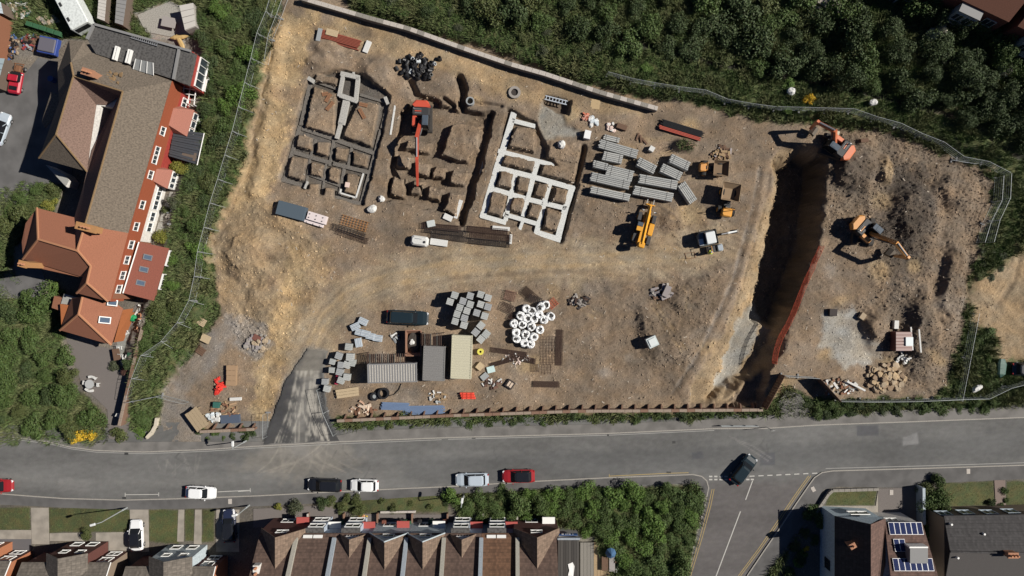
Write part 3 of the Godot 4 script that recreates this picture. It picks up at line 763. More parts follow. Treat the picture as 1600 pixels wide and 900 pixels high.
func build_green() -> void:
	# trees and bushes above the site
	thicket([[700, -20], [1000, -20], [1250, -10], [1260, 60], [1240, 118], [1100, 96], [960, 76], [860, 62], [740, 20]], 33, 44, 1, 1.5, 2.4, 1.0, ["leaf_dark", "leaf_mid", "leaf_olive", "leaf_mid", "leaf_dark"], "scrub_bush", "bush", "rounded scrub bush above the retaining wall, %s from the left", "bushes in the scrub above the site", [0, 1, 2, 3, 4])
	thicket([[1250, 20], [1330, 30], [1420, 70], [1500, 100], [1640, 110], [1640, 240], [1540, 220], [1480, 190], [1420, 170], [1340, 150], [1262, 122]], 32, 42, 2, 1.6, 2.6, 1.25, ["leaf_dark", "leaf_mid", "leaf_dark", "leaf_dark", "leaf_dark"], "scrub_tree", "tree", "dark bushy tree below the brick houses, %s from the left", "trees below the brick houses", [5, 6, 7, 0])
	thicket([[1330, -10], [1400, 10], [1480, 60], [1600, 90], [1600, 60], [1500, 20], [1420, -20]], 34, 12, 3, 1.6, 2.4, 1.4, ["leaf_dark", "leaf_dark", "leaf_mid"], "garden_tree", "tree", "shaded garden tree against the brick houses, %s from the left", "shaded trees against the brick houses", [5, 6, 7])
	thicket([[490, -20], [700, -20], [740, 16], [800, 40], [940, 80], [900, 104], [780, 64], [660, 34], [560, 8]], 26, 22, 4, 0.6, 1.2, 0.8, ["leaf_dark", "leaf_olive", "leaf_grey", "leaf_mid"], "low_bush", "bush", "low bush just above the retaining wall, %s from its top end", "low bushes above the retaining wall", [0, 1, 2, 8, 9])
	thicket([[960, 96], [1230, 130], [1240, 176], [1120, 156], [1000, 130]], 34, 14, 5, 0.5, 0.95, 0.6, ["leaf_mid", "leaf_olive", "leaf_bright"], "low_bush", "bush", "small bush in the grass by the upper fence, %s from the left", "small bushes by the upper fence", [8, 9, 0])
	thicket([[1560, 240], [1640, 230], [1640, 360], [1570, 360]], 30, 5, 6, 0.6, 1.0, 0.7, ["leaf_dark", "leaf_olive"], "low_bush", "bush", "small bush on the grass right of the fenced corner, %s from the left", "small bushes right of the fenced corner", [8, 9])
	# the strip between the long house and the site
	thicket([[315, -20], [425, -20], [415, 60], [380, 170], [345, 250], [318, 240], [330, 130], [312, 60]], 25, 42, 7, 0.9, 1.7, 0.85, ["leaf_mid", "leaf_dark", "leaf_bright", "leaf_mid", "leaf_olive"], "hedge_shrub", "shrub", "shrub in the upper green strip beside the long house, %s from the left", "shrubs in the upper green strip", [0, 1, 2, 3, 4])
	thicket([[308, 262], [345, 262], [322, 350], [310, 440], [285, 500], [232, 560], [228, 530], [262, 470], [285, 370]], 26, 28, 8, 0.7, 1.35, 0.8, ["leaf_mid", "leaf_bright", "leaf_olive", "leaf_mid", "leaf_dark"], "hedge_shrub", "shrub", "shrub in the lower green strip beside the long house, %s from the left", "shrubs in the lower green strip", [0, 1, 2, 8, 9])
	# garden of the long house
	thicket([[-20, 465], [60, 462], [92, 480], [120, 560], [125, 620], [110, 650], [165, 655], [165, 666], [104, 672], [0, 662], [-20, 660]], 27, 40, 9, 1.2, 2.1, 1.05, ["leaf_mid", "leaf_dark", "leaf_mid", "leaf_olive"], "garden_shrub", "shrub", "large shrub in the garden below the long house, %s from the left", "shrubs of the lower garden", [0, 1, 2, 3, 4, 5])
	thicket([[20, 310], [60, 292], [98, 296], [92, 322], [40, 338], [8, 352]], 22, 9, 10, 0.8, 1.4, 0.9, ["leaf_olive", "leaf_yellow", "leaf_mid"], "garden_shrub", "shrub", "yellowish shrub beside the drive of the long house, %s from the left", "shrubs beside the drive", [0, 1, 2])
	plant("garden_shrub", "bright lime shrub beside the grey corrugated shed", "shrub", 288, 266, 1.45, 1.6, "leaf_yellow", 0)
	plant("garden_shrub", "round yellow-green shrub above the red roofed extension", "shrub", 257, 371, 1.25, 1.5, "leaf_yellow", 2)
	plant("garden_shrub", "pale grey-green shrub in the garden of the long house", "shrub", 278, 318, 1.2, 1.3, "leaf_grey", 1)
	plant("garden_shrub", "thin green shrub beside the white bay windows", "shrub", 262, 330, 0.7, 1.0, "leaf_olive", 9)
	plant("garden_shrub", "feathery pale shrub on the paved yard near the round table", "shrub", 182, 572, 0.95, 0.9, "leaf_grey", 1)
	plant("garden_shrub", "small dark red shrub on the paved yard", "shrub", 201, 577, 0.85, 0.8, "leaf_red", 3)
	plant("garden_shrub", "round dark shrub on the paved yard beside the brick wall", "shrub", 210, 567, 0.95, 1.0, "leaf_dark", 4)
	plant("garden_shrub", "low green shrub under the lower end of the long house", "shrub", 92, 460, 1.0, 0.8, "leaf_bright", 9)
	plant("garden_shrub", "narrow green bush beside the drive and the dark yard", "shrub", 86, 447, 0.9, 0.9, "leaf_bright", 8)
	plant("palm_bush", "spiky olive bush at the end of the brick wall by the road", "bush", 190, 676, 1.35, 1.2, "leaf_olive", 9)
	plant("grass_bush", "dense green bush between the brick wall and the gateway", "bush", 226, 650, 1.7, 0.8, "leaf_mid", 3, "", 0.8, 0.0)
	plant("grass_bush", "smaller green bush behind the gateway verge", "bush", 222, 672, 1.3, 0.7, "leaf_bright", 1)
	for k in 3: plant("flowering_bush", "bright yellow flowering bush beside the road, %s of three clumps from the left" % nth(k), "bush", [121, 132, 146][k], [683, 680, 679][k], [0.85, 0.95, 0.75][k], 1.5, "blossom", 8, "yellow flowering clumps by the road")
	plant("flowering_bush", "small orange-yellow flowering bush outside the upper fence", "bush", 1258, 157, 0.9, 1.2, "blossom", 9)
	plant("blossom_tree", "tree with pale blossom below the brick houses, upper one", "tree", 1452, 62, 1.3, 3.4, "blossom_white", 9)
	plant("blossom_tree", "tree with pale blossom near the upper right corner, lower one", "tree", 1555, 114, 1.0, 2.6, "blossom_white", 8)
	plant("blossom_tree", "pale leaved shrub below the pale blossom tree", "tree", 1465, 92, 1.4, 2.2, "leaf_grey", 1)
	# south of the road
	thicket([[705, 772], [800, 766], [940, 762], [1086, 758], [1088, 800], [1062, 890], [1050, 930], [985, 930], [955, 842], [880, 812], [740, 806]], 19, 92, 11, 1.0, 1.65, 0.95, ["leaf_mid", "leaf_mid", "leaf_bright", "leaf_mid", "leaf_bright"], "hedge_shrub", "shrub", "leafy shrub of the thicket at the road junction, %s from the left", "thicket at the road junction", [0, 1, 2, 3, 4])
	thicket([[515, 778], [560, 778], [575, 796], [520, 800]], 16, 6, 12, 0.8, 1.1, 1.0, ["leaf_olive", "leaf_mid", "leaf_yellow"], "hedge_shrub", "shrub", "clipped hedge shrub in front of the terrace, %s from the left", "hedge in front of the terrace", [0, 1, 2])
	thicket([[590, 782], [695, 776], [700, 792], [595, 796]], 18, 9, 13, 0.4, 0.75, 0.9, ["leaf_olive", "leaf_mid", "leaf_dark"], "low_bush", "bush", "low bush in the terrace front garden, %s from the left", "low bushes in the terrace front garden", [8, 9, 0])
	plant("garden_shrub", "round grey-green shrub at the left end of the terrace", "shrub", 464, 791, 1.25, 1.5, "leaf_grey", 2)
	plant("garden_shrub", "small yellow-green shrub beside the terrace gate", "shrub", 437, 791, 0.65, 1.0, "leaf_yellow", 1)
	plant("garden_shrub", "dark shrub beside the parked black car above the terrace", "shrub", 504, 785, 1.1, 1.5, "leaf_dark", 4)
	plant("garden_shrub", "small pale tree on the lawn by the lamp post", "shrub", 139, 832, 0.9, 1.3, "leaf_olive", 0)
	thicket([[1440, 752], [1462, 752], [1470, 800], [1490, 850], [1480, 872], [1452, 850], [1440, 800]], 16, 15, 14, 0.9, 1.5, 1.2, ["leaf_mid", "leaf_dark", "leaf_olive"], "garden_tree", "tree", "garden tree between the two right-hand houses, %s from the left", "trees between the right-hand houses", [0, 1, 2, 5])
	thicket([[1262, 800], [1288, 790], [1294, 820], [1270, 860], [1240, 900], [1200, 930], [1230, 880]], 17, 9, 15, 0.7, 1.2, 1.1, ["leaf_dark", "leaf_mid", "leaf_olive"], "garden_shrub", "shrub", "shaded shrub left of the solar panel house, %s from the left", "shaded shrubs left of the solar panel house", [0, 3, 4])
	for k in 4: plant("garden_shrub", ["yellow-green shrub beside the side road", "bright green shrub beside the side road, upper", "bright green shrub beside the side road, middle", "bright green shrub beside the side road, lowest"][k], "shrub", [1258, 1252, 1244, 1234][k], [855, 866, 880, 896][k], [0.5, 0.75, 0.85, 0.9][k], 0.9, ["blossom", "leaf_bright", "leaf_bright", "leaf_mid"][k], 9)
	thicket([[1562, 758], [1575, 758], [1575, 790], [1562, 790]], 12, 3, 16, 0.4, 0.7, 1.0, ["leaf_mid"], "low_bush", "bush", "small bush beside the path of the grey roofed house, %s from the left", "small bushes beside the path", [8])
	plant("low_bush", "small dark bush by the lawn of the grey roofed house", "bush", 1548, 784, 0.7, 0.9, "leaf_dark", 1)
	# hedges along the verge of the road
	thicket([[548, 660], [900, 650], [1185, 645], [1185, 652], [900, 662], [560, 672]], 13, 46, 17, 0.45, 0.75, 0.75, ["leaf_mid", "leaf_dark", "leaf_olive"], "verge_bush", "bush", "small verge bush under the long brick wall, %s from the left", "verge bushes under the long brick wall", [8, 9])
	thicket([[1256, 630], [1440, 628], [1555, 628], [1552, 640], [1440, 642], [1268, 648]], 14, 34, 18, 0.6, 1.0, 0.9, ["leaf_dark", "leaf_mid", "leaf_mid"], "verge_bush", "bush", "dark verge bush below the fenced rubble yard, %s from the left", "verge bushes below the rubble yard", [0, 1, 8])
	thicket([[306, 672], [400, 672], [402, 684], [312, 686]], 13, 8, 19, 0.45, 0.7, 0.8, ["leaf_mid", "leaf_dark"], "verge_bush", "bush", "small verge bush below the timber store, %s from the left", "verge bushes below the timber store", [8, 9])
	thicket([[1520, 530], [1548, 510], [1556, 560], [1545, 612], [1500, 622], [1490, 600]], 15, 14, 20, 0.5, 0.9, 0.6, ["leaf_mid", "leaf_bright", "leaf_olive"], "low_bush", "bush", "low green bush inside the right-hand fence, %s from the left", "low bushes inside the right-hand fence", [8, 9, 0])
	thicket([[1530, 390], [1580, 400], [1560, 440], [1520, 440]], 16, 8, 22, 0.4, 0.8, 0.6, ["leaf_grey", "leaf_olive"], "low_bush", "bush", "pale straggly bush below the double fence end, %s from the left", "pale bushes below the double fence end", [8, 9])
	# grass: more blades than anyone could count
	var tuft := MB.new()
	var q := RandomNumberGenerator.new(); q.seed = 4
	for k in 9:
		var a := q.randf() * TAU; var d := q.randf() * 0.16
		var b := Vector3(cos(a) * d, 0, sin(a) * d)
		var lean := Vector3(cos(a + q.randfn() * 0.6), 0, sin(a + q.randfn() * 0.6)) * q.randf_range(0.1, 0.4)
		var w := Vector3(-sin(a), 0, cos(a)) * q.randf_range(0.025, 0.05)
		var tip := b + lean + Vector3(0, q.randf_range(0.25, 0.6), 0)
		var t := q.randf_range(0.7, 1.25); tuft.col = Color(t, t, t)
		tuft.tri(b - w, b + w, tip, Vector3.UP)
	var mm := MultiMesh.new()
	mm.transform_format = MultiMesh.TRANSFORM_3D; mm.use_colors = true
	mm.mesh = tuft.mesh()
	var patch := FastNoiseLite.new(); patch.seed = 51; patch.frequency = 0.02; patch.fractal_octaves = 3
	var xs := []; var cs := []
	for k in 130000:
		var u := q.randf_range(-40, 1640); var v := q.randf_range(-30, 930)
		var i := land.idx(u, v)
		var gr := land.grass[i]
		if gr < 0.3 or q.randf() > gr * 1.2: continue
		var n := patch.get_noise_2d(u, v)
		var lawn := gr < 0.7
		var sc := q.randf_range(0.25, 0.4) if lawn else q.randf_range(0.7, 1.35) * (1.0 + n * 0.6)
		var bb := Basis(Vector3.UP, q.randf() * TAU).scaled(Vector3(sc, sc * (0.5 if lawn else 1.0), sc) * 1.25)
		xs.append(Transform3D(bb, g(u, v) + Vector3(0, land.h[i] - 0.02, 0)))
		var t := q.randf_range(0.75, 1.25)
		var dry := clampf(0.35 + n * 0.9 + q.randfn() * 0.12, 0.0, 1.0)
		cs.append(Color(0.08, 0.135, 0.034).lerp(Color(0.16, 0.162, 0.07), dry) * t)
	mm.instance_count = xs.size()
	for k in xs.size():
		mm.set_instance_transform(k, xs[k]); mm.set_instance_color(k, cs[k])
	var o := MultiMeshInstance3D.new()
	o.name = "grass"; o.multimesh = mm
	o.material_override = M("grass_blade", Color(1, 1, 1), 0.8, 0.0, null, 1.0, true)
	add_child(o)
	tag(o, "rough green and straw coloured grass around the site", "grass", "", "stuff")
	# stones and clods strewn over the bare earth
	for kind in 2:
		var cl := MB.new(); cl.blob(Vector3.ZERO, Vector3(0.16, 0.1, 0.13), 61 + kind, 0.3, 4, 6)
		var sm := MultiMesh.new(); sm.transform_format = MultiMesh.TRANSFORM_3D; sm.use_colors = true; sm.mesh = cl.mesh()
		xs = []; cs = []
		for k in 42000:
			var u := q.randf_range(330, 1560); var v := q.randf_range(10, 640)
			var i := land.idx(u, v)
			if land.grass[i] > 0.3 or land.r[i] < 0.18: continue
			if q.randf() > land.r[i] * 0.5: continue
			var sc := q.randf_range(0.35, 1.0) * (1.4 if q.randf() < 0.06 else 0.8)
			xs.append(Transform3D(Basis(Vector3(q.randf(), 1, q.randf()).normalized(), q.randf() * TAU).scaled(Vector3.ONE * sc), g(u, v) + Vector3(0, land.h[i], 0)))
			cs.append(land.c[i] * q.randf_range(0.75, 1.35) if kind == 0 else land.c[i] * q.randf_range(1.0, 1.7))
		sm.instance_count = xs.size()
		for k in xs.size():
			sm.set_instance_transform(k, xs[k]); sm.set_instance_color(k, cs[k])
		var so := MultiMeshInstance3D.new()
		so.name = ["clods", "gravel"][kind]; so.multimesh = sm
		so.material_override = M("clod", Color(1, 1, 1), 0.95, 0.0, null, 1.0, true)
		add_child(so)
		tag(so, ["loose clods of earth strewn over the building site", "pale stones scattered over the building site"][kind], ["earth", "gravel"][kind], "", "stuff")
# ---------------------------------------------------------------- buildings
var org := Vector3.ZERO          # base of the building under work; its meshes are written in world metres

func house(called: String, label: String, category: String, u: float, v: float) -> Node3D:
	org = g(u, v)
	return thing(called, label, category, org)

func part(mb, called: String, m: Material, parent: Node3D) -> MeshInstance3D:      # a part written in world metres
	var o := put(mb, called, m, parent)
	o.position = -org
	return o

func sub(mb, called: String, m: Material, parent: Node3D) -> MeshInstance3D:       # a sub-part: its parent already carries the shift
	return put(mb, called, m, parent)

func P(list: Array) -> Array:     # [[u, v, height], ...] -> points
	var o := []
	for p in list: o.append(g(p[0], p[1], p[2]))
	return o

func prism(plan: Array, y0: float, y1: float) -> MB:    # plan outline in ground units
	var mb := MB.new(); var o := []
	for p in plan: o.append(g(p[0], p[1]) + Vector3(0, y1, 0))
	mb.slab(o, y1 - y0)
	return mb

func roof_part(t: Node3D, faces: Array, m: Material, called := "roof", thick := 0.14) -> MeshInstance3D:
	var mb := MB.new()
	for f in faces: mb.slab(P(f), thick)
	return part(mb, called, m, t)

func ridge(t: Node3D, lines: Array, m: Material, r := 0.13) -> void:
	for l in lines:
		var mb := MB.new()
		for i in l.size() - 1: mb.tube(g(l[i][0], l[i][1], l[i][2]) + Vector3(0, 0.02, 0), g(l[i + 1][0], l[i + 1][1], l[i + 1][2]) + Vector3(0, 0.02, 0), r, 6)
		part(mb, "ridge_tiles", m, t)

# a window standing on a wall: c its middle, along the wall's direction, out the way it faces
func window(t: Node3D, c: Vector3, along: Vector3, out: Vector3, w: float, h: float, frame: Material, bars := 1, deep := 0.1) -> void:
	var b := Basis(along, Vector3.UP, out)
	var mb := MB.new()
	var f := 0.075
	mb.box(c + Vector3.UP * (h * 0.5 - f * 0.5) + out * deep * 0.5, Vector3(w, f, deep), b); mb.box(c - Vector3.UP * (h * 0.5 - f * 0.5) + out * deep * 0.5, Vector3(w, f, deep), b)
	for s in [-1, 1]: mb.box(c + along * s * (w * 0.5 - f * 0.5) + out * deep * 0.5, Vector3(f, h - 2 * f, deep - 0.006), b)
	for k in bars: mb.box(c + along * (w * (k + 1.0) / (bars + 1) - w * 0.5) + out * deep * 0.5, Vector3(f * 0.8, h - 2 * f, deep - 0.012), b)
	mb.box(c - Vector3.UP * (h * 0.5 + 0.03) + out * (deep * 0.5 + 0.02), Vector3(w + 0.1, 0.05, deep + 0.04), b)
	var o := part(mb, "window", frame, t)
	var pm := MB.new(); pm.box(c + out * 0.02, Vector3(w - f, h - f, 0.04), b)
	sub(pm, "pane", M("window_glass", Color(0.035, 0.045, 0.055), 0.08, 0.1), o)

func rooflight(t: Node3D, u: float, v: float, y: float, w: float, l: float, deg: float, slope: float, frame: Material) -> void:
	var b := Basis(Vector3.UP, -deg_to_rad(deg)) * Basis(Vector3.BACK, -slope)
	var c := g(u, v, y)
	var mb := MB.new()
	for s in [-1, 1]:
		mb.box(c + b * Vector3(s * w * 0.5, 0.06, 0), Vector3(0.12, 0.14, l + 0.12), b); mb.box(c + b * Vector3(0, 0.06, s * l * 0.5), Vector3(w - 0.12, 0.13, 0.12), b)
	var o := part(mb, "roof_window", frame, t)
	var pm := MB.new(); pm.box(c + b * Vector3(0, 0.06, 0), Vector3(w - 0.1, 0.04, l - 0.1), b)
	sub(pm, "pane", M("roof_glass", Color(0.10, 0.14, 0.20), 0.1, 0.2), o)

func chimney(t: Node3D, base: Vector3, w: float, d: float, h: float, turn: float, m: Material, pots: int) -> void:
	var b := Basis(Vector3.UP, turn)
	var mb := MB.new(); mb.box(base + Vector3(0, h * 0.5, 0), Vector3(w, h, d), b); mb.box(base + Vector3(0, h - 0.12, 0), Vector3(w + 0.14, 0.2, d + 0.14), b)
	var o := part(mb, "chimney", m, t)
	for k in pots:
		var p := MB.new(); p.tube(base + b * Vector3((k - (pots - 1) * 0.5) * 0.42, h, 0), base + b * Vector3((k - (pots - 1) * 0.5) * 0.42, h + 0.45, 0), 0.15, 8, 0.12)
		sub(p, "chimney_pot", M("clay_pot", Color(0.42, 0.2, 0.11), 0.9), o)

func sheet(called: String, plan: Array, y: float, m: Material, thick := 0.2) -> void:   # a yard, path or lawn edge laid on the ground
	var mb := MB.new(); var o := []
	for p in plan: o.append(g(p[0], p[1]) + Vector3(0, y, 0))
	mb.slab(o, thick)
	setting(mb, called, m)

func build_long_house() -> void:
	var grey := M("tile_grey", Color(0.165, 0.135, 0.105), 0.95, 0.0, noise_tex(41, 0.05, 5, 0.6, 1.2), 0.3)
	var pink := M("tile_pink", Color(0.205, 0.135, 0.108), 0.95, 0.0, noise_tex(42, 0.06, 5, 0.62, 1.2), 0.3)
	var red := M("tile_red", Color(0.31, 0.125, 0.072), 0.9, 0.0, noise_tex(43, 0.09, 4, 0.62, 1.22), 0.45)
	var hung := M("tile_hung", Color(0.30, 0.075, 0.03), 0.9, 0.0, noise_tex(44, 0.1, 4, 0.7, 1.15), 0.5)
	var lich := M("ridge_lichen", Color(0.25, 0.165, 0.085), 0.95, 0.0, noise_tex(45, 0.05, 3, 0.6, 1.2), 0.8)
	var rred := M("ridge_red", Color(0.36, 0.17, 0.09), 0.9)
	var white := M("render_white", Color(0.68, 0.66, 0.62), 0.8, 0.0, noise_tex(46, 0.03, 3, 0.85, 1.05), 0.3)
	var frame := M("frame_white", Color(0.75, 0.75, 0.73), 0.5)
	var felt := M("roof_felt", Color(0.085, 0.082, 0.08), 0.9, 0.0, noise_tex(47, 0.04, 4, 0.6, 1.3), 0.25)
	var brick := M("brick_plain", Color(0.26, 0.11, 0.06), 0.9, 0.0, noise_tex(48, 0.1, 3, 0.7, 1.15), 0.6)
	var t := house("long_house", "long tiled house with orange hung-tile wall and several roofs", "house", 175, 300)
	# walls under the eaves
	part(prism([[222, 166], [294, 148], [212, 466], [168, 456], [172, 380], [158, 380]], -0.5, 5.85), "wall", brick, t)
	part(prism([[138, 102], [290, 144], [250, 190], [195, 182], [190, 238], [182, 270], [108, 256], [140, 178]], -0.5, 5.85), "wall", white, t)
	part(prism([[104, 346], [164, 352], [172, 436], [90, 418], [86, 382]], -0.5, 5.7), "wall", brick, t)
	# the hung-tile storey and the render below it, on the side that faces the site
	var e0 := g(268, 126, 6.0); var e1 := g(172, 471, 6.0); e0.y = 0; e1.y = 0
	var along := (e1 - e0).normalized(); var out := Vector3(-along.z, 0, along.x)
	if out.x < 0: out = -out
	var len := e0.distance_to(e1)
	var wb := Basis(along, Vector3.UP, along.cross(Vector3.UP))
	var up := MB.new(); up.box((e0 + e1) * 0.5 + Vector3(0, 4.4, 0) - out * 0.12, Vector3(len, 3.0, 0.4), wb)
	part(up, "hung_tiles", hung, t)
	for sg in [[0.02, 0.42, "painted_wall", M("paint_red", Color(0.33, 0.045, 0.035), 0.7, 0.0, noise_tex(46, 0.03, 3, 0.85, 1.05), 0.3)], [0.42, 0.72, "rendered_wall", white], [0.72, 0.99, "brick_wall", brick]]:
		var lo := MB.new(); lo.box(e0 + along * len * (sg[0] + sg[1]) * 0.5 + Vector3(0, 1.2, 0) - out * 0.1, Vector3(len * (sg[1] - sg[0]) - 0.02, 3.4, 0.5), wb)
		part(lo, sg[2], sg[3], t)
	for s in [0.22, 0.31, 0.35, 0.42, 0.557, 0.657, 0.74, 0.81, 0.88, 0.943]:
		window(t, e0 + along * len * s + Vector3(0, 5.0, 0) + out * 0.08, along, out, 1.15, 1.1, frame, 1)
	for s in [0.06, 0.12, 0.46, 0.5, 0.545, 0.6, 0.65]:
		window(t, e0 + along * len * s + Vector3(0, 1.7, 0) + out * 0.15, along, out, 1.3, 1.2, frame, 1)
	# ground-floor bays with little tiled roofs
	for bay in [[0.145, 0.085, brick, 2.0], [0.415, 0.05, white, 1.4]]:
		var c: Vector3 = e0 + along * len * bay[0]
		var hw: float = len * bay[1] * 0.5 + 0.5; var dp: float = bay[3]
		var bm := MB.new(); bm.box(c + out * dp * 0.5 + Vector3(0, 1.25, 0), Vector3(hw * 2, 2.5, dp), wb)
		var bo := part(bm, "bay", bay[2], t)
		var rm := MB.new()
		var q := []
		for k in [[-1, 0, 3.9], [1, 0, 3.9], [1, 1, 2.5], [-1, 1, 2.5]]: q.append(c + along * hw * (k[0] * (1.05 if k[1] else 0.65)) + out * dp * k[1] * 1.08 + Vector3(0, k[2], 0))
		rm.slab(q, 0.12); rm.slab([q[1], q[2], c + along * hw * 1.05 + Vector3(0, 2.5, 0)], 0.1); rm.slab([q[0], q[3], c - along * hw * 1.05 + Vector3(0, 2.5, 0)], 0.1)
		sub(rm, "bay_roof", M("bay_tiles", Color(0.36, 0.15, 0.11), 0.9, 0.0, noise_tex(43, 0.09, 4, 0.62, 1.22), 0.6), bo)
		for k in 3: window(t, c + along * hw * (k - 1) * 0.62 + out * (dp + 0.02) + Vector3(0, 1.45, 0), along, out, hw * 0.55, 1.3, frame, 0)
	# roofs
	roof_part(t, [[[192, 143, 9.3], [268, 126, 6], [200, 364, 6], [133, 352, 9.3]]], grey, "roof_slope")
	roof_part(t, [[[133, 352, 9.3], [200, 364, 6], [172, 471, 6], [136, 442, 7.8], [142, 416, 7.8], [121, 391, 9.3]]], red, "roof_slope")
	roof_part(t, [[[192, 143, 9.3], [121, 391, 9.3], [116, 340, 6], [131, 287, 6], [143, 235, 6], [186, 150, 6.8]]], pink, "roof_slope")
	roof_part(t, [[[115, 119, 9.3], [192, 143, 9.3], [268, 126, 6], [143, 82, 6], [131, 65, 6], [108, 62, 6], [111, 98, 8.9]]], grey, "roof_slope")
	roof_part(t, [[[115, 119, 9.3], [192, 143, 9.3], [186, 150, 6.6], [166, 164, 6], [150, 163, 6]]], pink, "roof_slope")
	roof_part(t, [[[115, 119, 9.3], [150, 163, 6], [140, 230, 6], [136, 268, 6], [88, 210, 9.3]]], pink, "roof_slope")
	roof_part(t, [[[88, 210, 9.3], [136, 268, 6], [61, 247, 6]]], grey, "roof_slope")
	roof_part(t, [[[111, 98, 8.9], [115, 119, 9.3], [88, 210, 9.3], [61, 247, 6], [92, 160, 6], [90, 112, 6]], [[111, 98, 8.9], [90, 112, 6], [92, 78, 6], [108, 62, 6]]], grey, "roof_slope")
	roof_part(t, [[[80, 143, 4], [93, 173, 4.2], [70, 200, 3], [65, 190, 3]], [[80, 143, 4], [93, 173, 4.2], [96, 150, 4.4]]], grey, "lean_to_roof")
	roof_part(t, [[[60, 374, 9], [58, 325, 6], [117, 340, 6], [121, 392, 9.3]]], red, "roof_slope")
	roof_part(t, [[[60, 374, 9], [121, 392, 9.3], [142, 416, 7.8], [129, 433, 6], [36, 405, 6]]], red, "roof_slope")
	roof_part(t, [[[60, 374, 9], [36, 405, 6], [34, 378, 5.6], [40, 349, 5.6], [58, 325, 6]]], red, "roof_slope")
	roof_part(t, [[[142, 416, 7.8], [136, 442, 7.8], [120, 458, 6], [129, 433, 6]], [[136, 442, 7.8], [120, 458, 6], [169, 471, 6]]], red, "roof_slope")
	ridge(t, [[[115, 119, 9.3], [192, 143, 9.3]], [[192, 143, 9.3], [133, 352, 9.3]], [[115, 119, 9.3], [88, 210, 9.3]], [[88, 210, 9.3], [136, 268, 6]], [[88, 210, 9.3], [61, 247, 6]], [[111, 98, 8.9], [115, 119, 9.3]]], lich, 0.12)
	ridge(t, [[[133, 352, 9.3], [121, 391, 9.3]], [[60, 374, 9], [121, 392, 9.3]], [[121, 391, 9.3], [142, 416, 7.8], [136, 442, 7.8], [169, 471, 6]], [[136, 442, 7.8], [120, 458, 6]], [[60, 374, 9], [36, 405, 6]], [[58, 325, 6], [60, 374, 9]]], rred, 0.15)
	# lichen grown over the ridge near the chimney: patches with their own ragged outline
	var lm := MB.new()
	for k in 26:
		rng.seed = 900 + k
		var q := g(192 + rng.randfn() * 9 - 20, 122 + rng.randfn() * 6, 8.0)
		q.y = 9.35 - absf(q.z - g(180, 140, 9.3).z) * 0.62
		lm.blob(q, Vector3(rng.randf_range(0.15, 0.5), 0.07, rng.randf_range(0.15, 0.4)), 33 + k, 0.4, 4, 7)
	part(lm, "lichen", lich, t).set_meta("kind", "stuff")
	chimney(t, g(151, 120, 8.4), 1.5, 0.75, 2.0, -0.3, M("chimney_brick", Color(0.40, 0.2, 0.12), 0.9, 0.0, noise_tex(48, 0.1, 3, 0.7, 1.15), 0.6), 3)
	chimney(t, g(145, 357, 8.6), 2.6, 0.8, 1.5, -0.25, M("chimney_ochre", Color(0.42, 0.22, 0.09), 0.9, 0.0, noise_tex(48, 0.1, 3, 0.7, 1.15), 0.6), 3)
	chimney(t, g(64, 414, 5.6), 1.0, 0.7, 3.6, -0.25, M("chimney_ochre"), 2)
	# pale flat roof in the courtyard
	part(prism([[166, 178], [180, 176], [160, 240], [152, 236]], 0, 3.4), "courtyard_roof", M("lead_blue", Color(0.33, 0.38, 0.42), 0.6, 0.0, noise_tex(46, 0.03, 3, 0.85, 1.05), 0.4), t)
	# flat-roofed north wing
	var flat := house("flat_roof_wing", "grey felt flat roofed block joined to the long house", "building", 220, 100)
	part(prism([[185, 63], [330, 102], [318, 146], [295, 141], [193, 106], [176, 84]], -0.5, 5.7), "wall", M("paint_red"), flat)
	roof_part(flat, [[[147, 38, 6.2], [298, 80, 6.2], [287, 131, 6.2], [268, 123, 6.2], [150, 84, 6.2], [136, 61, 6.2]]], felt, "roof", 0.5)
	var par := MB.new()
	for l in [[[147, 38], [298, 80]], [[280, 76], [271, 124]], [[147, 38], [136, 61]]]:
		var a := g(l[0][0], l[0][1], 6.35); var b := g(l[1][0], l[1][1], 6.35)
		par.box((a + b) * 0.5, Vector3(a.distance_to(b), 0.3, 0.3), Basis(Vector3.UP, heading(a.x, a.z, b.x, b.z)))
	part(par, "parapet", M("lead_grey", Color(0.2, 0.2, 0.2), 0.7), flat)
	var ld := MB.new()
	var la := g(205, 56, 6.4); var lb := g(247, 69, 6.4)
	var ld_b := Basis(Vector3.UP, heading(la.x, la.z, lb.x, lb.z))
	for s in [-0.25, 0.25]: ld.box((la + lb) * 0.5 + ld_b * Vector3(0, 0, s), Vector3(la.distance_to(lb), 0.09, 0.07), ld_b)
	for k in 13: ld.box(la.lerp(lb, (k + 0.5) / 13.0), Vector3(0.06, 0.05, 0.46), ld_b)
	var lo2 := put(ld, "ladder", M("aluminium", Color(0.5, 0.5, 0.5), 0.4, 0.6)); tag(lo2, "metal ladder lying along the edge of the flat roof", "ladder")
	for q in [[180, 83, 8], [200, 88, 8]]:
		for k in 2:
			var sk := MB.new(); sk.box(g(q[0] + k * 3.5, q[1] + k, 6.5), Vector3(0.16, 0.5, 1.8), Basis(Vector3.UP, -0.25))
			part(sk, "roof_upstand", frame, flat)
	var gl := MB.new(); gl.slab(P([[212, 92, 6.9], [240, 98, 6.9], [240, 118, 6.35], [208, 108, 6.35]]), 0.1)
	part(gl, "glazed_roof", M("old_glass", Color(0.24, 0.25, 0.25), 0.25), flat)
	for k in 4:
		var bar := MB.new(); bar.tube(g(212 + k * 9, 92 + k * 2, 7.0), g(208 + k * 10.5, 108 + k * 3.2, 6.45), 0.05, 5); part(bar, "glazing_bar", frame, flat)
	var w0 := g(298, 82, 6.0); var w1 := g(287, 131, 6.0); w0.y = 0; w1.y = 0
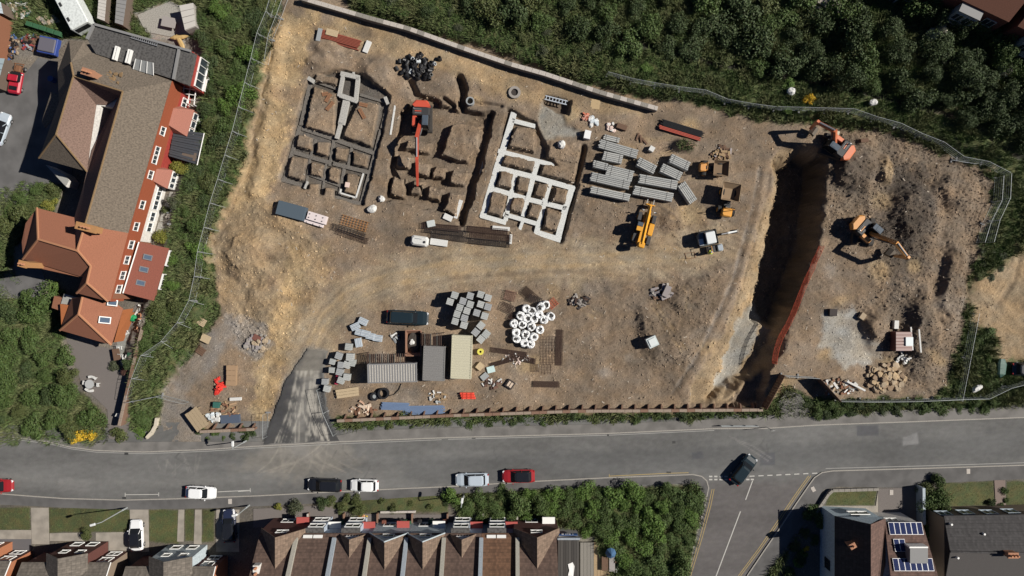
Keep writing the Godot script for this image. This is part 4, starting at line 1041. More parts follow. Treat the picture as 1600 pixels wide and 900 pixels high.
	var wa := (w1 - w0).normalized(); var wo := Vector3(-wa.z, 0, wa.x)
	if wo.x < 0: wo = -wo
	var led := MB.new(); led.box((w0 + w1) * 0.5 + wo * 0.25 + Vector3(0, 5.6, 0), Vector3(w0.distance_to(w1), 0.9, 0.5), Basis(wa, Vector3.UP, wa.cross(Vector3.UP)))
	part(led, "fascia", felt, flat)
	for s in [0.24, 0.7]:
		window(flat, w0.lerp(w1, s) + Vector3(0, 3.6, 0) + wo * 0.72, wa, wo, 2.0, 2.4, frame, 1, 0.2)
		window(flat, w0.lerp(w1, s) + Vector3(0, 1.2, 0) + wo * 0.72, wa, wo, 1.8, 1.2, frame, 1, 0.2)
	var baym := MB.new(); baym.box((w0 + w1) * 0.5 + wo * 0.3 + Vector3(0, 2.6, 0), Vector3(w0.distance_to(w1) * 0.96, 5.1, 0.8), Basis(wa, Vector3.UP, wa.cross(Vector3.UP))); part(baym, "bay", M("paint_red"), flat)
	# single-storey extension with three roof windows
	var ex := house("tiled_extension", "red tiled extension with three small roof windows beside the long house", "building", 245, 430)
	part(prism([[240, 388], [271, 394], [252, 462], [222, 452]], -0.5, 2.6), "wall", brick, ex)
	roof_part(ex, [[[218, 378, 4.1], [264, 388, 2.8], [240, 470, 2.8], [193, 458, 4.1]]], M("tile_deep", Color(0.235, 0.075, 0.05), 0.9, 0.0, noise_tex(43, 0.09, 4, 0.62, 1.22), 0.45), "roof")
	for q in [[231, 402, 3.62], [225, 421, 3.58], [220, 442, 3.5]]: rooflight(ex, q[0], q[1], q[2], 1.0, 0.62, 14, 0.3, M("frame_grey", Color(0.16, 0.16, 0.17), 0.5))
	var vg := MB.new(); vg.tube(g(217, 378, 4.2), g(192, 458, 4.2), 0.09, 5); part(vg, "verge", frame, ex)
	for q in [[266, 404], [256, 440]]:
		var c := g(q[0], q[1]); c.y = 1.4
		window(ex, c + Vector3(0.55, 0, 0), Vector3(-0.27, 0, 0.963), Vector3(0.963, 0, 0.27), 2.2, 1.6, frame, 2, 0.25)
	# small house at the lower end
	var sm := house("small_tiled_house", "small hipped orange tiled house below the long house", "house", 140, 500)
	part(prism([[118, 474], [212, 488], [194, 532], [120, 512]], -0.5, 3.4), "wall", M("wall_orange", Color(0.36, 0.12, 0.04), 0.9, 0.0, noise_tex(44, 0.1, 4, 0.7, 1.15), 0.5), sm)
	roof_part(sm, [[[129, 464, 6], [160, 474, 5], [174, 470, 4.4], [192, 482, 3.6], [174, 539, 3.6], [123, 491, 6]], [[123, 491, 6], [174, 539, 3.6], [94, 516, 3.6]], [[129, 464, 6], [123, 491, 6], [94, 516, 3.6], [112, 466, 3.6]]], red, "roof")
	ridge(sm, [[[129, 464, 6], [123, 491, 6]], [[123, 491, 6], [174, 539, 3.6]], [[123, 491, 6], [94, 516, 3.6]]], rred, 0.15)
	rooflight(sm, 164, 500, 4.7, 1.3, 0.8, 8, 0.42, frame); rooflight(sm, 176, 473, 4.75, 1.1, 0.7, 8, 0.35, frame)
	var hm := MB.new(); hm.slab(P([[192, 484, 3.4], [208, 482, 1.2], [192, 533, 1.2], [178, 535, 3.4]]), 0.12); part(hm, "hung_tiles", M("wall_orange"), sm)
	var ob := house("flat_outbuilding", "small outbuilding with square pale grey flat roof beside the small tiled house", "outbuilding", 112, 472)
	part(prism([[104, 462], [122, 466], [117, 486], [100, 480]], -0.3, 2.7), "wall", brick, ob)
	roof_part(ob, [[[100, 459, 2.9], [121, 465, 2.9], [115, 488, 2.9], [93, 481, 2.9]]], M("fibre_sheet", Color(0.33, 0.33, 0.31), 0.85, 0.0, noise_tex(46, 0.08, 3, 0.75, 1.1), 0.6), "roof")
	# garden store with dark corrugated roof: each sheet a piece
	var sh := house("corrugated_shed", "dark grey corrugated shed against the long house", "shed", 290, 228)
	part(prism([[282, 212], [324, 218], [315, 256], [274, 246]], -0.3, 2.1), "wall", M("shed_wood", Color(0.12, 0.09, 0.07), 0.9), sh)
	for k in 12:
		var s0 := k / 12.0; var s1 := (k + 0.92) / 12.0
		var a := bilin([[272, 202], [318, 208], [307, 257], [264, 244]], 0, s0); var b := bilin([[272, 202], [318, 208], [307, 257], [264, 244]], 1, s0)
		var c := bilin([[272, 202], [318, 208], [307, 257], [264, 244]], 1, s1); var d := bilin([[272, 202], [318, 208], [307, 257], [264, 244]], 0, s1)
		var y := 2.5 - (0.12 if k % 2 else 0.0) - (0.15 if k > 7 else 0.0)
		roof_part(sh, [[[a[0], a[1], y], [b[0], b[1], y - 0.3], [c[0], c[1], y - 0.3], [d[0], d[1], y]]], M("roof_steel", Color(0.05, 0.055, 0.065), 0.6, 0.2), "roof_sheet", 0.06)
	var gt := MB.new(); gt.tube(g(319, 208, 2.2), g(308, 258, 2.2), 0.07, 5); part(gt, "gutter", frame, sh)
	# pergola frame by the red wall
	var pg := house("pergola", "white slatted pergola frame beside the red painted wall", "pergola", 312, 150)
	for k in 3:
		var a := g(300 + k * 9, 133 + k * 2); var b := g(296 + k * 9, 166 + k * 2)
		var mb := MB.new(); mb.tube(a + Vector3(0, 2.2, 0), b + Vector3(0, 2.2, 0), 0.07, 5); part(mb, "rail", frame, pg)
		for e in [a, b]:
			var pm := MB.new(); pm.tube(e + Vector3(0, -0.3, 0), e + Vector3(0, 2.2, 0), 0.06, 5); part(pm, "post", frame, pg)
	for k in 4:
		var mb := MB.new(); mb.tube(g(299 - k, 137 + k * 8) + Vector3(0, 2.32, 0), g(320 - k, 140 + k * 8) + Vector3(0, 2.32, 0), 0.05, 5); part(mb, "slat", frame, pg)

func gable_house(label: String, x0: float, x1: float, zf: float, gx0: float, gx1: float, gz: float, body: Material, gfront: Material, side: Material, roofm: Material) -> void:
	var t := house("semi_house", label, "house", (x0 + x1) * 0.5, zf + 50)
	var zb := zf + 104.0; var eave := 4.6; var top := 8.2
	part(prism([[x0, zf], [x1, zf], [x1, zb], [x0, zb]], -0.3, eave - 0.1), "wall", body, t)
	var mb := MB.new()
	var a := g(x1, zf); var b := g(x1, zb)
	mb.tri(a + Vector3(0.01, eave - 0.15, 0), b + Vector3(0.01, eave - 0.15, 0), (a + b) * 0.5 + Vector3(0.01, top - 0.15, 0), Vector3.RIGHT)
	mb.quad(a + Vector3(0.012, -0.2, 0), b + Vector3(0.012, -0.2, 0), b + Vector3(0.012, eave - 0.1, 0), a + Vector3(0.012, eave - 0.1, 0), Vector3.RIGHT)
	part(mb, "gable_wall", side, t)
	var e0 := g(x0 - 2, zf - 3); var e1 := g(x1 + 2, zf - 3); var r0 := g(x0 - 2, (zf + zb) * 0.5); var r1 := g(x1 + 2, (zf + zb) * 0.5); var f0 := g(x0 - 2, zb + 3); var f1 := g(x1 + 2, zb + 3)
	var rm := MB.new()
	var ev := Vector3(0, eave, 0); var tp := Vector3(0, top, 0)
	rm.slab([e0 + ev, e1 + ev, r1 + tp, r0 + tp], 0.14); rm.slab([f0 + ev, f1 + ev, r1 + tp, r0 + tp], 0.14)
	part(rm, "roof", roofm, t)
	# projecting front gable
	var gm := (gx0 + gx1) * 0.5; var ge := Vector3(0, 5.2, 0); var gt := Vector3(0, 7.1, 0)
	part(prism([[gx0, gz], [gx1, gz], [gx1, zf + 20], [gx0, zf + 20]], -0.3, 5.1), "wall", gfront, t)
	var gw := MB.new()
	var l := g(gx0, gz) + Vector3(0, 0, -0.02); var r := g(gx1, gz) + Vector3(0, 0, -0.02); var m := g(gm, gz) + Vector3(0, 0, -0.02)
	gw.tri(l + Vector3(0, 5.0, 0), r + Vector3(0, 5.0, 0), m + Vector3(0, 7.0, 0), Vector3.FORWARD); gw.tri(l + Vector3(0, 5.0, 0.12), r + Vector3(0, 5.0, 0.12), m + Vector3(0, 7.0, 0.12), Vector3.BACK)
	part(gw, "gable_wall", gfront, t)
	var gr := MB.new()
	var back := g(gm, zf + 46); var bl := g(gx0 - 2, zf + 14); var br := g(gx1 + 2, zf + 14)
	gr.slab([g(gx0 - 2, gz - 3) + ge, m + gt + Vector3(0, 0, -0.25), back + gt, bl + ge], 0.13); gr.slab([g(gx1 + 2, gz - 3) + ge, m + gt + Vector3(0, 0, -0.25), back + gt, br + ge], 0.13)
	part(gr, "gable_roof", roofm, t)
	var fr: StandardMaterial3D = M("frame_white")
	for k in 2:
		window(t, g(lerpf(gx0, gx1, 0.3 + 0.42 * k), gz) + Vector3(0, 4.1, -0.03), Vector3.RIGHT, Vector3.FORWARD, 1.05, 0.95, fr, 0)
		window(t, g(lerpf(gx0, gx1, 0.3 + 0.42 * k), gz) + Vector3(0, 1.3, -0.03), Vector3.RIGHT, Vector3.FORWARD, 1.3, 1.2, fr, 0)
	window(t, g(lerpf(gx1, x1, 0.5), zf) + Vector3(0, 3.2, -0.03), Vector3.RIGHT, Vector3.FORWARD, 1.6, 1.5, fr, 1)
	window(t, g(lerpf(gx1, x1, 0.5), zf) + Vector3(0, 1.0, -0.03), Vector3.RIGHT, Vector3.FORWARD, 1.6, 1.2, fr, 1)
	var vm := MB.new(); vm.tube(e1 + ev, r1 + tp, 0.07, 5); part(vm, "bargeboard", fr, t)

func build_south() -> void:
	var slate := M("tile_brown_grey", Color(0.185, 0.16, 0.135), 0.9, 0.0, stripe_tex("tile"), 0.42)
	var brown := M("tile_brown", Color(0.155, 0.10, 0.078), 0.9, 0.0, stripe_tex("tile"), 0.42)
	var maroon := M("tile_maroon", Color(0.115, 0.04, 0.032), 0.9, 0.0, noise_tex(44, 0.1, 4, 0.7, 1.15), 0.6)
	var orange := M("brick_orange", Color(0.40, 0.155, 0.075), 0.9, 0.0, noise_tex(48, 0.1, 3, 0.7, 1.15), 0.7)
	var pale := M("render_pale", Color(0.46, 0.53, 0.57), 0.8, 0.0, noise_tex(46, 0.03, 3, 0.85, 1.05), 0.3)
	var fr := M("frame_white")
	gable_house("semi-detached house cut by the left edge with orange brick side", -78, 51, 860, -37, 20, 846, maroon, orange, orange, slate)
	gable_house("semi-detached house with dark maroon hung-tile gable behind the lamp post", 71, 200, 862, 112, 169, 846, maroon, maroon, M("brick_dull", Color(0.25, 0.19, 0.14), 0.9, 0.0, noise_tex(48, 0.1, 3, 0.7, 1.15), 0.7), slate)
	gable_house("semi-detached house with pale blue rendered gable beside the dark blue car", 226, 356, 868, 264, 324, 851, maroon, pale, orange, slate)
	# terrace of eight
	var xs := [427, 483, 539, 591, 645, 700, 755, 808, 866]
	var zf := 816.0
	var walls := [maroon, M("render_blue", Color(0.33, 0.38, 0.45), 0.8), M("render_blue"), pale, pale, M("render_blue"), M("render_navy", Color(0.10, 0.13, 0.2), 0.8), maroon]
	var what := ["end terrace house with maroon gable at the left end of the terrace", "terrace house with flat blue bay next to the left end gable", "terrace house with small dormer left of the two white gables", "left one of the two white gabled terrace houses", "right one of the two white gabled terrace houses", "terrace house with small dormer right of the two white gables", "terrace house with long white roof strips and navy bay", "end terrace house with maroon gable at the right end of the terrace"]
	var up := Vector3.UP
	for k in 8:
		var x0: float = xs[k]; var x1: float = xs[k + 1]; var xm := (x0 + x1) * 0.5
		var t := house("terrace_house", what[k], "house", xm, zf + 50)
		t.set_meta("group", "row of terrace houses")
		part(prism([[x0, zf], [x1 - 0.3, zf], [x1 - 0.3, zf + 104], [x0, zf + 104]], -0.3, 5.2), "wall", walls[k], t)
		var rm := MB.new(); rm.slab([g(x0, zf - 3) + up * 5.3, g(x1 - 0.3, zf - 3) + up * 5.3, g(x1 - 0.3, zf + 52) + up * 10.0, g(x0, zf + 52) + up * 10.0], 0.15); rm.slab([g(x0, zf + 107) + up * 5.3, g(x1 - 0.3, zf + 107) + up * 5.3, g(x1 - 0.3, zf + 52) + up * 10.0, g(x0, zf + 52) + up * 10.0], 0.15)
		part(rm, "roof", M("tile_rust", Color(0.2, 0.105, 0.06), 0.9, 0.0, stripe_tex("tile"), 0.42) if k == 6 else brown, t)
		if k > 0:      # coped party wall between neighbours
			var pm := MB.new()
			var a := g(x0, zf + 2) + up * 5.95; var b := g(x0, zf + 52) + up * 10.35
			pm.box((a + b) * 0.5, Vector3(0.5, 0.5, a.distance_to(b)), Basis(Vector3.RIGHT, atan2(b.y - a.y, b.z - a.z) * -1.0))
			part(pm, "party_wall", M("coping_%d" % (k % 2), [Color(0.3, 0.34, 0.38), Color(0.36, 0.345, 0.3)][k % 2], 0.8, 0.0, noise_tex(46, 0.03, 3, 0.85, 1.05), 0.5), t)
		var gz := zf
		var gw := 0.0; var apex := 8.0; var eave := 5.4; var gm := xm
		if k in [0, 7]: gz = zf - 7; gw = 33; apex = 8.6; eave = 4.9; gm = 461.5 if k == 0 else 836.0
		elif k in [3, 4]: gz = zf - 1; gw = 27; apex = 8.7
		elif k in [2, 5]: gz = zf; gw = 18; apex = 7.6
		if gw > 0.0:
			var l := g(gm - gw, gz); var r := g(gm + gw, gz); var m := g(gm, gz)
			var back := zf - 3 + (apex - 5.3) / 4.7 * 55.0
			var side := zf - 3 + maxf(eave - 5.3, 0.02) / 4.7 * 55.0
			var fm := MB.new()
			var low := 0.0 if k in [0, 7, 3, 4] else 4.4
			fm.quad(l + up * low, r + up * low, r + up * eave, l + up * eave, Vector3.FORWARD); fm.tri(l + up * eave, r + up * eave, m + up * (apex - 0.1), Vector3.FORWARD)
			for s in [[l, 1], [r, -1]]:
				fm.quad(s[0] + up * low, s[0] + up * eave, Vector3(s[0].x, eave, g(0, zf + 8).z), Vector3(s[0].x, low, g(0, zf + 8).z), Vector3(-s[1], 0, 0))
			part(fm, "gable_wall", walls[k], t)
			var gr := MB.new()
			var bk := g(gm, back) + up * apex
			for s in [-1.0, 1.0]:
				gr.slab([g(gm + s * (gw + 1.5), gz - 2.5) + up * eave, g(gm, gz - 2.5) + up * apex, bk, g(gm + s * (gw + 1.5), side + 1) + up * (eave + 0.02)], 0.12)
			part(gr, "gable_roof", M("tile_tan", Color(0.235, 0.165, 0.12), 0.9, 0.0, stripe_tex("tile"), 0.42), t)
			if k in [3, 4]:
				var bb := MB.new()
				for s in [-1.0, 1.0]: bb.tube(g(gm + s * (gw + 1.5), gz - 3) + up * (eave + 0.02), g(gm, gz - 3) + up * (apex + 0.02), 0.08, 5)
				part(bb, "bargeboard", pale, t)
			window(t, g(gm, gz) + Vector3(0, 5.9 if gw > 20 else 5.6, -0.03), Vector3.RIGHT, Vector3.FORWARD, 1.5 if gw > 20 else 1.6, 0.9, fr, 1 if gw > 20 else 3)
		# ground floor: bays, doors, canopies
		if k in [1, 2, 5, 6]:
			var bx := xm - 4 if k != 6 else xm - 4
			part(prism([[bx - 13, zf - 9], [bx + 13, zf - 9], [bx + 13, zf], [bx - 13, zf]], -0.2, 5.0), "bay", walls[k], t)
			part(prism([[bx - 14, zf - 10], [bx + 14, zf - 10], [bx + 14, zf - 0.2], [bx - 14, zf - 0.2]], 5.0, 5.14), "bay_roof", M("roof_felt"), t)
			for y in [1.5, 4.0]: window(t, g(bx, zf - 9) + Vector3(0, y, -0.02), Vector3.RIGHT, Vector3.FORWARD, 2.0, 1.2, fr, 1, 0.1)
		else:
			window(t, g(gm - 6, gz) + Vector3(0, 1.5, -0.03), Vector3.RIGHT, Vector3.FORWARD, 1.7, 1.2, fr, 1, 0.08)
		var dm := MB.new(); var dx := x1 - 9 if k in [1, 2, 5, 6] else gm + gw * 0.6
		dm.box(g(dx, gz) + Vector3(0, 1.0, -0.05), Vector3(0.95, 2.05, 0.09))
		var dd := part(dm, "door", M("door_%d" % (k % 3), [Color(0.3, 0.03, 0.03), Color(0.03, 0.05, 0.12), Color(0.52, 0.52, 0.5)][k % 3], 0.4), t)
		var hd := MB.new(); hd.box(g(dx, gz) + Vector3(0.32, 1.0, -0.12), Vector3(0.06, 0.16, 0.05)); sub(hd, "handle", M("aluminium"), dd)
		var cm := MB.new(); cm.box(g(dx, gz) + Vector3(0, 2.5, -0.45), Vector3(1.7, 0.14, 0.9)); part(cm, "door_canopy", [M("canopy_red", Color(0.35, 0.07, 0.06), 0.8), fr, M("canopy_red")][k % 3], t)
		if k in [1, 6]:
			for q in range(2):
				var wm := MB.new(); wm.box(g(xm - 12 + q * 15, zf - 3) + Vector3(0, 5.62, 0.35), Vector3(1.2, 0.3, 0.4), Basis(Vector3.RIGHT, -0.7)); part(wm, "roof_strip", fr, t)
	# chimney beside the left end, white rendered
	var ch := house("tall_chimney", "white rendered chimney stack standing at the left end of the terrace", "chimney", 436, 856)
	var cm := MB.new(); cm.box(g(436, 852) + up * 4.4, Vector3(0.8, 9.2, 1.3)); part(cm, "stack", M("render_white"), ch)
	for k in 2:
		var pm := MB.new(); pm.tube(g(436, 848 + k * 8) + up * 9.0, g(436, 848 + k * 8) + up * 9.4, 0.18, 8); part(pm, "chimney_pot", M("clay_pot"), ch)
	# flat timber-roofed extension with a blue board
	var ex := house("board_roof_extension", "dark board roofed extension at the right end of the terrace", "extension", 885, 850)
	part(prism([[869, 824], [901, 826], [901, 900], [869, 900]], -0.2, 3.6), "wall", M("render_grey", Color(0.3, 0.3, 0.29), 0.85), ex)
	for k in 8: 
		var rm := MB.new(); rm.box(g(871 + k * 4.0, 863) + up * 3.72, Vector3(0.33, 0.1, 6.6)); part(rm, "roof_board", M("board_%d" % (k % 3), [Color(0.05, 0.046, 0.042), Color(0.065, 0.06, 0.055), Color(0.042, 0.038, 0.035)][k % 3], 0.9), ex)
	var up2 := MB.new(); up2.box(g(885, 826) + up * 3.9, Vector3(3.0, 0.5, 0.25)); part(up2, "parapet", M("coping_0"), ex)
	var sg := MB.new(); sg.box(g(885, 822.5) + up * 3.2, Vector3(2.5, 0.7, 0.08)); var so := put(sg, "blue_board", M("sign_blue", Color(0.03, 0.09, 0.26), 0.5)); tag(so, "blue board with white marks on the extension front", "sign")
	for q in [[-0.75, 0.3, 0.42], [-0.35, 0.1, 0.36], [-0.1, 0.28, 0.12], [0.2, 0.26, 0.32], [0.62, 0.1, 0.42]]:
		var sm := MB.new(); sm.box(g(885, 822.5) + up * 3.2 + Vector3(q[0], 0, -0.05), Vector3(q[1], q[2], 0.03)); put(sm, "white_mark", fr, so)
	var tp := MB.new(); tp.slab([g(884, 865) + up * 3.86, g(891, 862) + up * 3.86, g(894, 868) + up * 3.88, g(892, 884) + up * 3.86, g(884, 882) + up * 3.87, g(886, 874) + up * 3.9], 0.05)
	tag(put(tp, "white_sheet", fr), "crumpled white sheet lying on the dark board roof", "sheet")
	# house with solar panels
	var so2 := house("solar_panel_house", "brown tiled house carrying rows of solar panels at the road junction", "house", 1370, 880)
	var dk := M("tile_dark", Color(0.11, 0.075, 0.06), 0.9, 0.0, stripe_tex("tile"), 0.42)
	var plum := M("tile_plum", Color(0.15, 0.088, 0.07), 0.9, 0.0, stripe_tex("tile"), 0.42)
	part(prism([[1281, 790], [1352, 794], [1352, 940], [1281, 940]], -0.3, 5.0), "wall", M("render_ice", Color(0.45, 0.55, 0.62), 0.8, 0.0, noise_tex(46, 0.03, 3, 0.85, 1.05), 0.3), so2)
	part(prism([[1352.2, 800], [1406, 800], [1420, 940], [1352.2, 940]], -0.3, 5.0), "wall", M("render_white"), so2)
	var sr := MB.new()
	var ra := g(1316, 790) + up * 8.0; var rb := g(1316, 944) + up * 8.0
	sr.slab([g(1279, 788) + up * 5.1, ra, rb, g(1279, 944) + up * 5.1], 0.15); part(sr, "roof_slope", M("tile_plum_shaded", Color(0.055, 0.045, 0.042), 0.9, 0.0, stripe_tex("tile"), 0.42), so2)  # west slope: plum tile darkened, its shade put into the colour
	var sr2 := MB.new(); sr2.slab([ra, g(1354, 792) + up * 5.1, g(1354, 860) + up * 5.1, g(1330, 900) + up * 7.2, rb], 0.15); part(sr2, "roof_slope", plum, so2)
	var gf := MB.new(); gf.tri(g(1281, 789.5) + up * 5, g(1352, 789.5) + up * 5, g(1316, 789.5) + up * 7.9, Vector3.FORWARD); part(gf, "gable_wall", M("render_ice"), so2)
	var n0 := g(1352.6, 797); var n1 := g(1408, 797); var n2 := g(1420, 850); var n3 := g(1352.6, 850)
	var sr3 := MB.new(); sr3.slab([n0 + up * 5.1, n1 + up * 5.1, g(1424, 920) + up * 9.0, g(1345, 920) + up * 9.0], 0.15); part(sr3, "roof_slope", plum, so2)
	var slope := 3.9 / (123 * S)
	var tilt := Basis(Vector3.RIGHT, -atan(slope))
	var rows := [[1356.5, 805, 6, 8.3], [1360, 827, 2, 8.3], [1354, 852, 7, 8.3]]
	for ri in 3:
		var rw: Array = rows[ri]
		var arr := thing("solar_array", ["upper row of six blue solar panels", "short row of two blue solar panels", "lower row of seven blue solar panels"][ri] + " on the brown roof", "solar panels", Vector3.ZERO, 0.0, "solar panel rows")
		org = Vector3.ZERO
		for k in rw[2]:
			var c := g(rw[0] + (k + 0.5) * rw[3], rw[1])
			c.y = 5.1 + (rw[1] - 797) * S * slope + 0.16
			var fm := MB.new(); fm.box(c, Vector3(0.72, 0.05, 1.55), tilt)
			var fo := part(fm, "solar_panel", M("panel_frame", Color(0.55, 0.55, 0.56), 0.4, 0.3), arr)
			var cm2 := MB.new(); cm2.box(c + tilt * Vector3(0, 0.02, 0), Vector3(0.63, 0.03, 1.45), tilt); sub(cm2, "cells", M("panel_blue", Color(0.012, 0.022, 0.085), 0.2, 0.2), fo)
	org = so2.position
	var dm := MB.new(); dm.box(g(1388, 836) + Vector3(0, 6.8, 0.1), Vector3(2.3, 1.5, 1.9)); part(dm, "dormer", M("lead_grey"), so2)
	var dw := MB.new(); dw.box(g(1388, 825) + Vector3(0, 6.9, 0), Vector3(2.4, 1.2, 0.2)); part(dw, "dormer_front", fr, so2)
	window(so2, g(1322, 790) + Vector3(0, 3.6, -0.05), Vector3.RIGHT, Vector3.FORWARD, 2.6, 1.2, fr, 1, 0.1)
	window(so2, g(1372, 800) + Vector3(0, 3.7, -0.05), Vector3.RIGHT, Vector3.FORWARD, 1.6, 1.2, fr, 1)
	window(so2, g(1281, 870) + Vector3(-0.03, 2.6, 0), Vector3.BACK, Vector3.LEFT, 1.4, 1.4, M("frame_black", Color(0.02, 0.02, 0.02), 0.5), 2)
	chimney(so2, g(1294, 824) + Vector3(0, 5.7, 0), 0.7, 0.6, 1.6, 0.5, M("chimney_brick"), 1)
	# grey roofed house at the right edge
	var gh := house("grey_roof_house", "broad house with dark grey roof cut by the right edge", "house", 1540, 850)
	var dg := M("tile_slate", Color(0.07, 0.066, 0.068), 0.9, 0.0, stripe_tex("tile"), 0.42)
	var dg2 := M("tile_slate_worn", Color(0.085, 0.078, 0.075), 0.95, 0.0, noise_tex(47, 0.12, 4, 0.45, 1.5), 0.5)
	part(prism([[1443, 792], [1680, 786], [1680, 880], [1443, 884]], -0.3, 4.8), "wall", M("brick_dull"), gh)
	roof_part(gh, [[[1475, 806, 5.0], [1700, 802, 5.0], [1700, 866, 7.6], [1485, 862, 7.6]]], dg, "roof_slope")
	roof_part(gh, [[[1485, 862, 7.6], [1700, 866, 7.6], [1700, 930, 5.0], [1475, 920, 5.0]]], dg2, "roof_slope")
	ridge(gh, [[[1485, 862, 7.65], [1700, 866, 7.65]]], M("tile_slate"))
	for k in 4: window(gh, g(1452 + k * 34, 791 - k * 0.8) + Vector3(0, [3.4, 3.2, 3.4, 3.2][k], -0.05), Vector3.RIGHT, Vector3.FORWARD, 1.7, 1.6, M("frame_steel", Color(0.35, 0.42, 0.48), 0.5), 1)
	chimney(gh, g(1572, 862, 7.2), 1.2, 0.6, 1.4, 0.0, M("chimney_brick"), 3)
	for q in [[1484, 818, 5.6], [1494, 870, 7.2], [1535, 833, 6.2]]:
		var vm := MB.new(); vm.tube(g(q[0], q[1], q[2]), g(q[0], q[1], q[2]) + up * 0.5, 0.14, 8); part(vm, "vent_pipe", fr, gh)

func build_north_east() -> void:
	# brick houses along the upper right, their shaded fronts towards the site
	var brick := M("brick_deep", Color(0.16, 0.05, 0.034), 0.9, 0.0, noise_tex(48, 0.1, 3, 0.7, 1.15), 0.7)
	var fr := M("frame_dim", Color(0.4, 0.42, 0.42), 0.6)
	var up := Vector3.UP
	for k in 3:
		var a := Vector2(1346 + k * 98, -26 + k * 46); var d := Vector2(0.905, 0.425)
		var nrm := Vector2(0.425, -0.905)
		var c := a + d * 46
		var t := house("brick_house", ["brick house with pale bay at the top right, leftmost of three", "middle brick house at the top right with tall white framed bay", "brick house in the top right corner with white roofed bay"][k], "house", c.x + nrm.x * 40, c.y + nrm.y * 40)
		t.set_meta("group", "brick houses at the top right")
		var p := [a, a + d * 94, a + d * 94 + nrm * 90, a + nrm * 90]
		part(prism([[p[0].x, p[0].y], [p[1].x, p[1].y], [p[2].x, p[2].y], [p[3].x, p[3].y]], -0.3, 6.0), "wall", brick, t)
		var q := []
		for z in p: q.append(g(z.x, z.y))
		var rm := MB.new()
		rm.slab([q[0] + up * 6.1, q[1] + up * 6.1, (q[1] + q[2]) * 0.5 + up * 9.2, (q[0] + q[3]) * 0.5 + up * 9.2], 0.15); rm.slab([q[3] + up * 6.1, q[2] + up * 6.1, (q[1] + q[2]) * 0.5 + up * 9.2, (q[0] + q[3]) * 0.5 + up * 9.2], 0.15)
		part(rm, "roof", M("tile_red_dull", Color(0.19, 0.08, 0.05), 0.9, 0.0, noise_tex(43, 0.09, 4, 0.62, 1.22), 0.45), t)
		var al := Vector3(d.x, 0, d.y); var ou := Vector3(-nrm.x, 0, -nrm.y)
		var b0 := a + d * 22; var b1 := a + d * 56
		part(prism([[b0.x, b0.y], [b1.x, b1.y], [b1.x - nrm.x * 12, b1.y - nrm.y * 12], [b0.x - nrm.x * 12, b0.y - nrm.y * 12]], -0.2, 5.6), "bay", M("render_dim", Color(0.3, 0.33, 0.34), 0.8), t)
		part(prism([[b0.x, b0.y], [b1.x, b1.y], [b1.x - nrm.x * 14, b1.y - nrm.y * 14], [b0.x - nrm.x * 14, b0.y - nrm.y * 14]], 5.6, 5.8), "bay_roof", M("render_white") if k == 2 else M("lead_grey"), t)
		for y in [1.6, 4.2]:
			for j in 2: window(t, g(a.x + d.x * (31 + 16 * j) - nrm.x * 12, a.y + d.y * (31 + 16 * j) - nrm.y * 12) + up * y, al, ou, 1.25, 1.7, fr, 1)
			window(t, g(a.x + d.x * 76, a.y + d.y * 76) + up * y, al, ou, 1.5, 1.6, fr, 1)
	# garden wall and paving at the foot of the first garden
	var wl := MB.new(); wl.box((g(1235, 6) + g(1326, 42)) * 0.5 + up * 0.9, Vector3(8.7, 1.9, 0.35), Basis(Vector3.UP, heading(1235, 6, 1326, 42)))
	tag(put(wl, "garden_wall", M("stone_pale", Color(0.33, 0.30, 0.26), 0.9, 0.0, noise_tex(46, 0.06, 3, 0.7, 1.1), 0.5)), "pale garden wall above the scrub at the top", "wall")
	sheet("terrace_paving", [[1240, -10], [1290, -10], [1325, 34], [1300, 30]], 1.5, M("stone_pale"), 1.0)

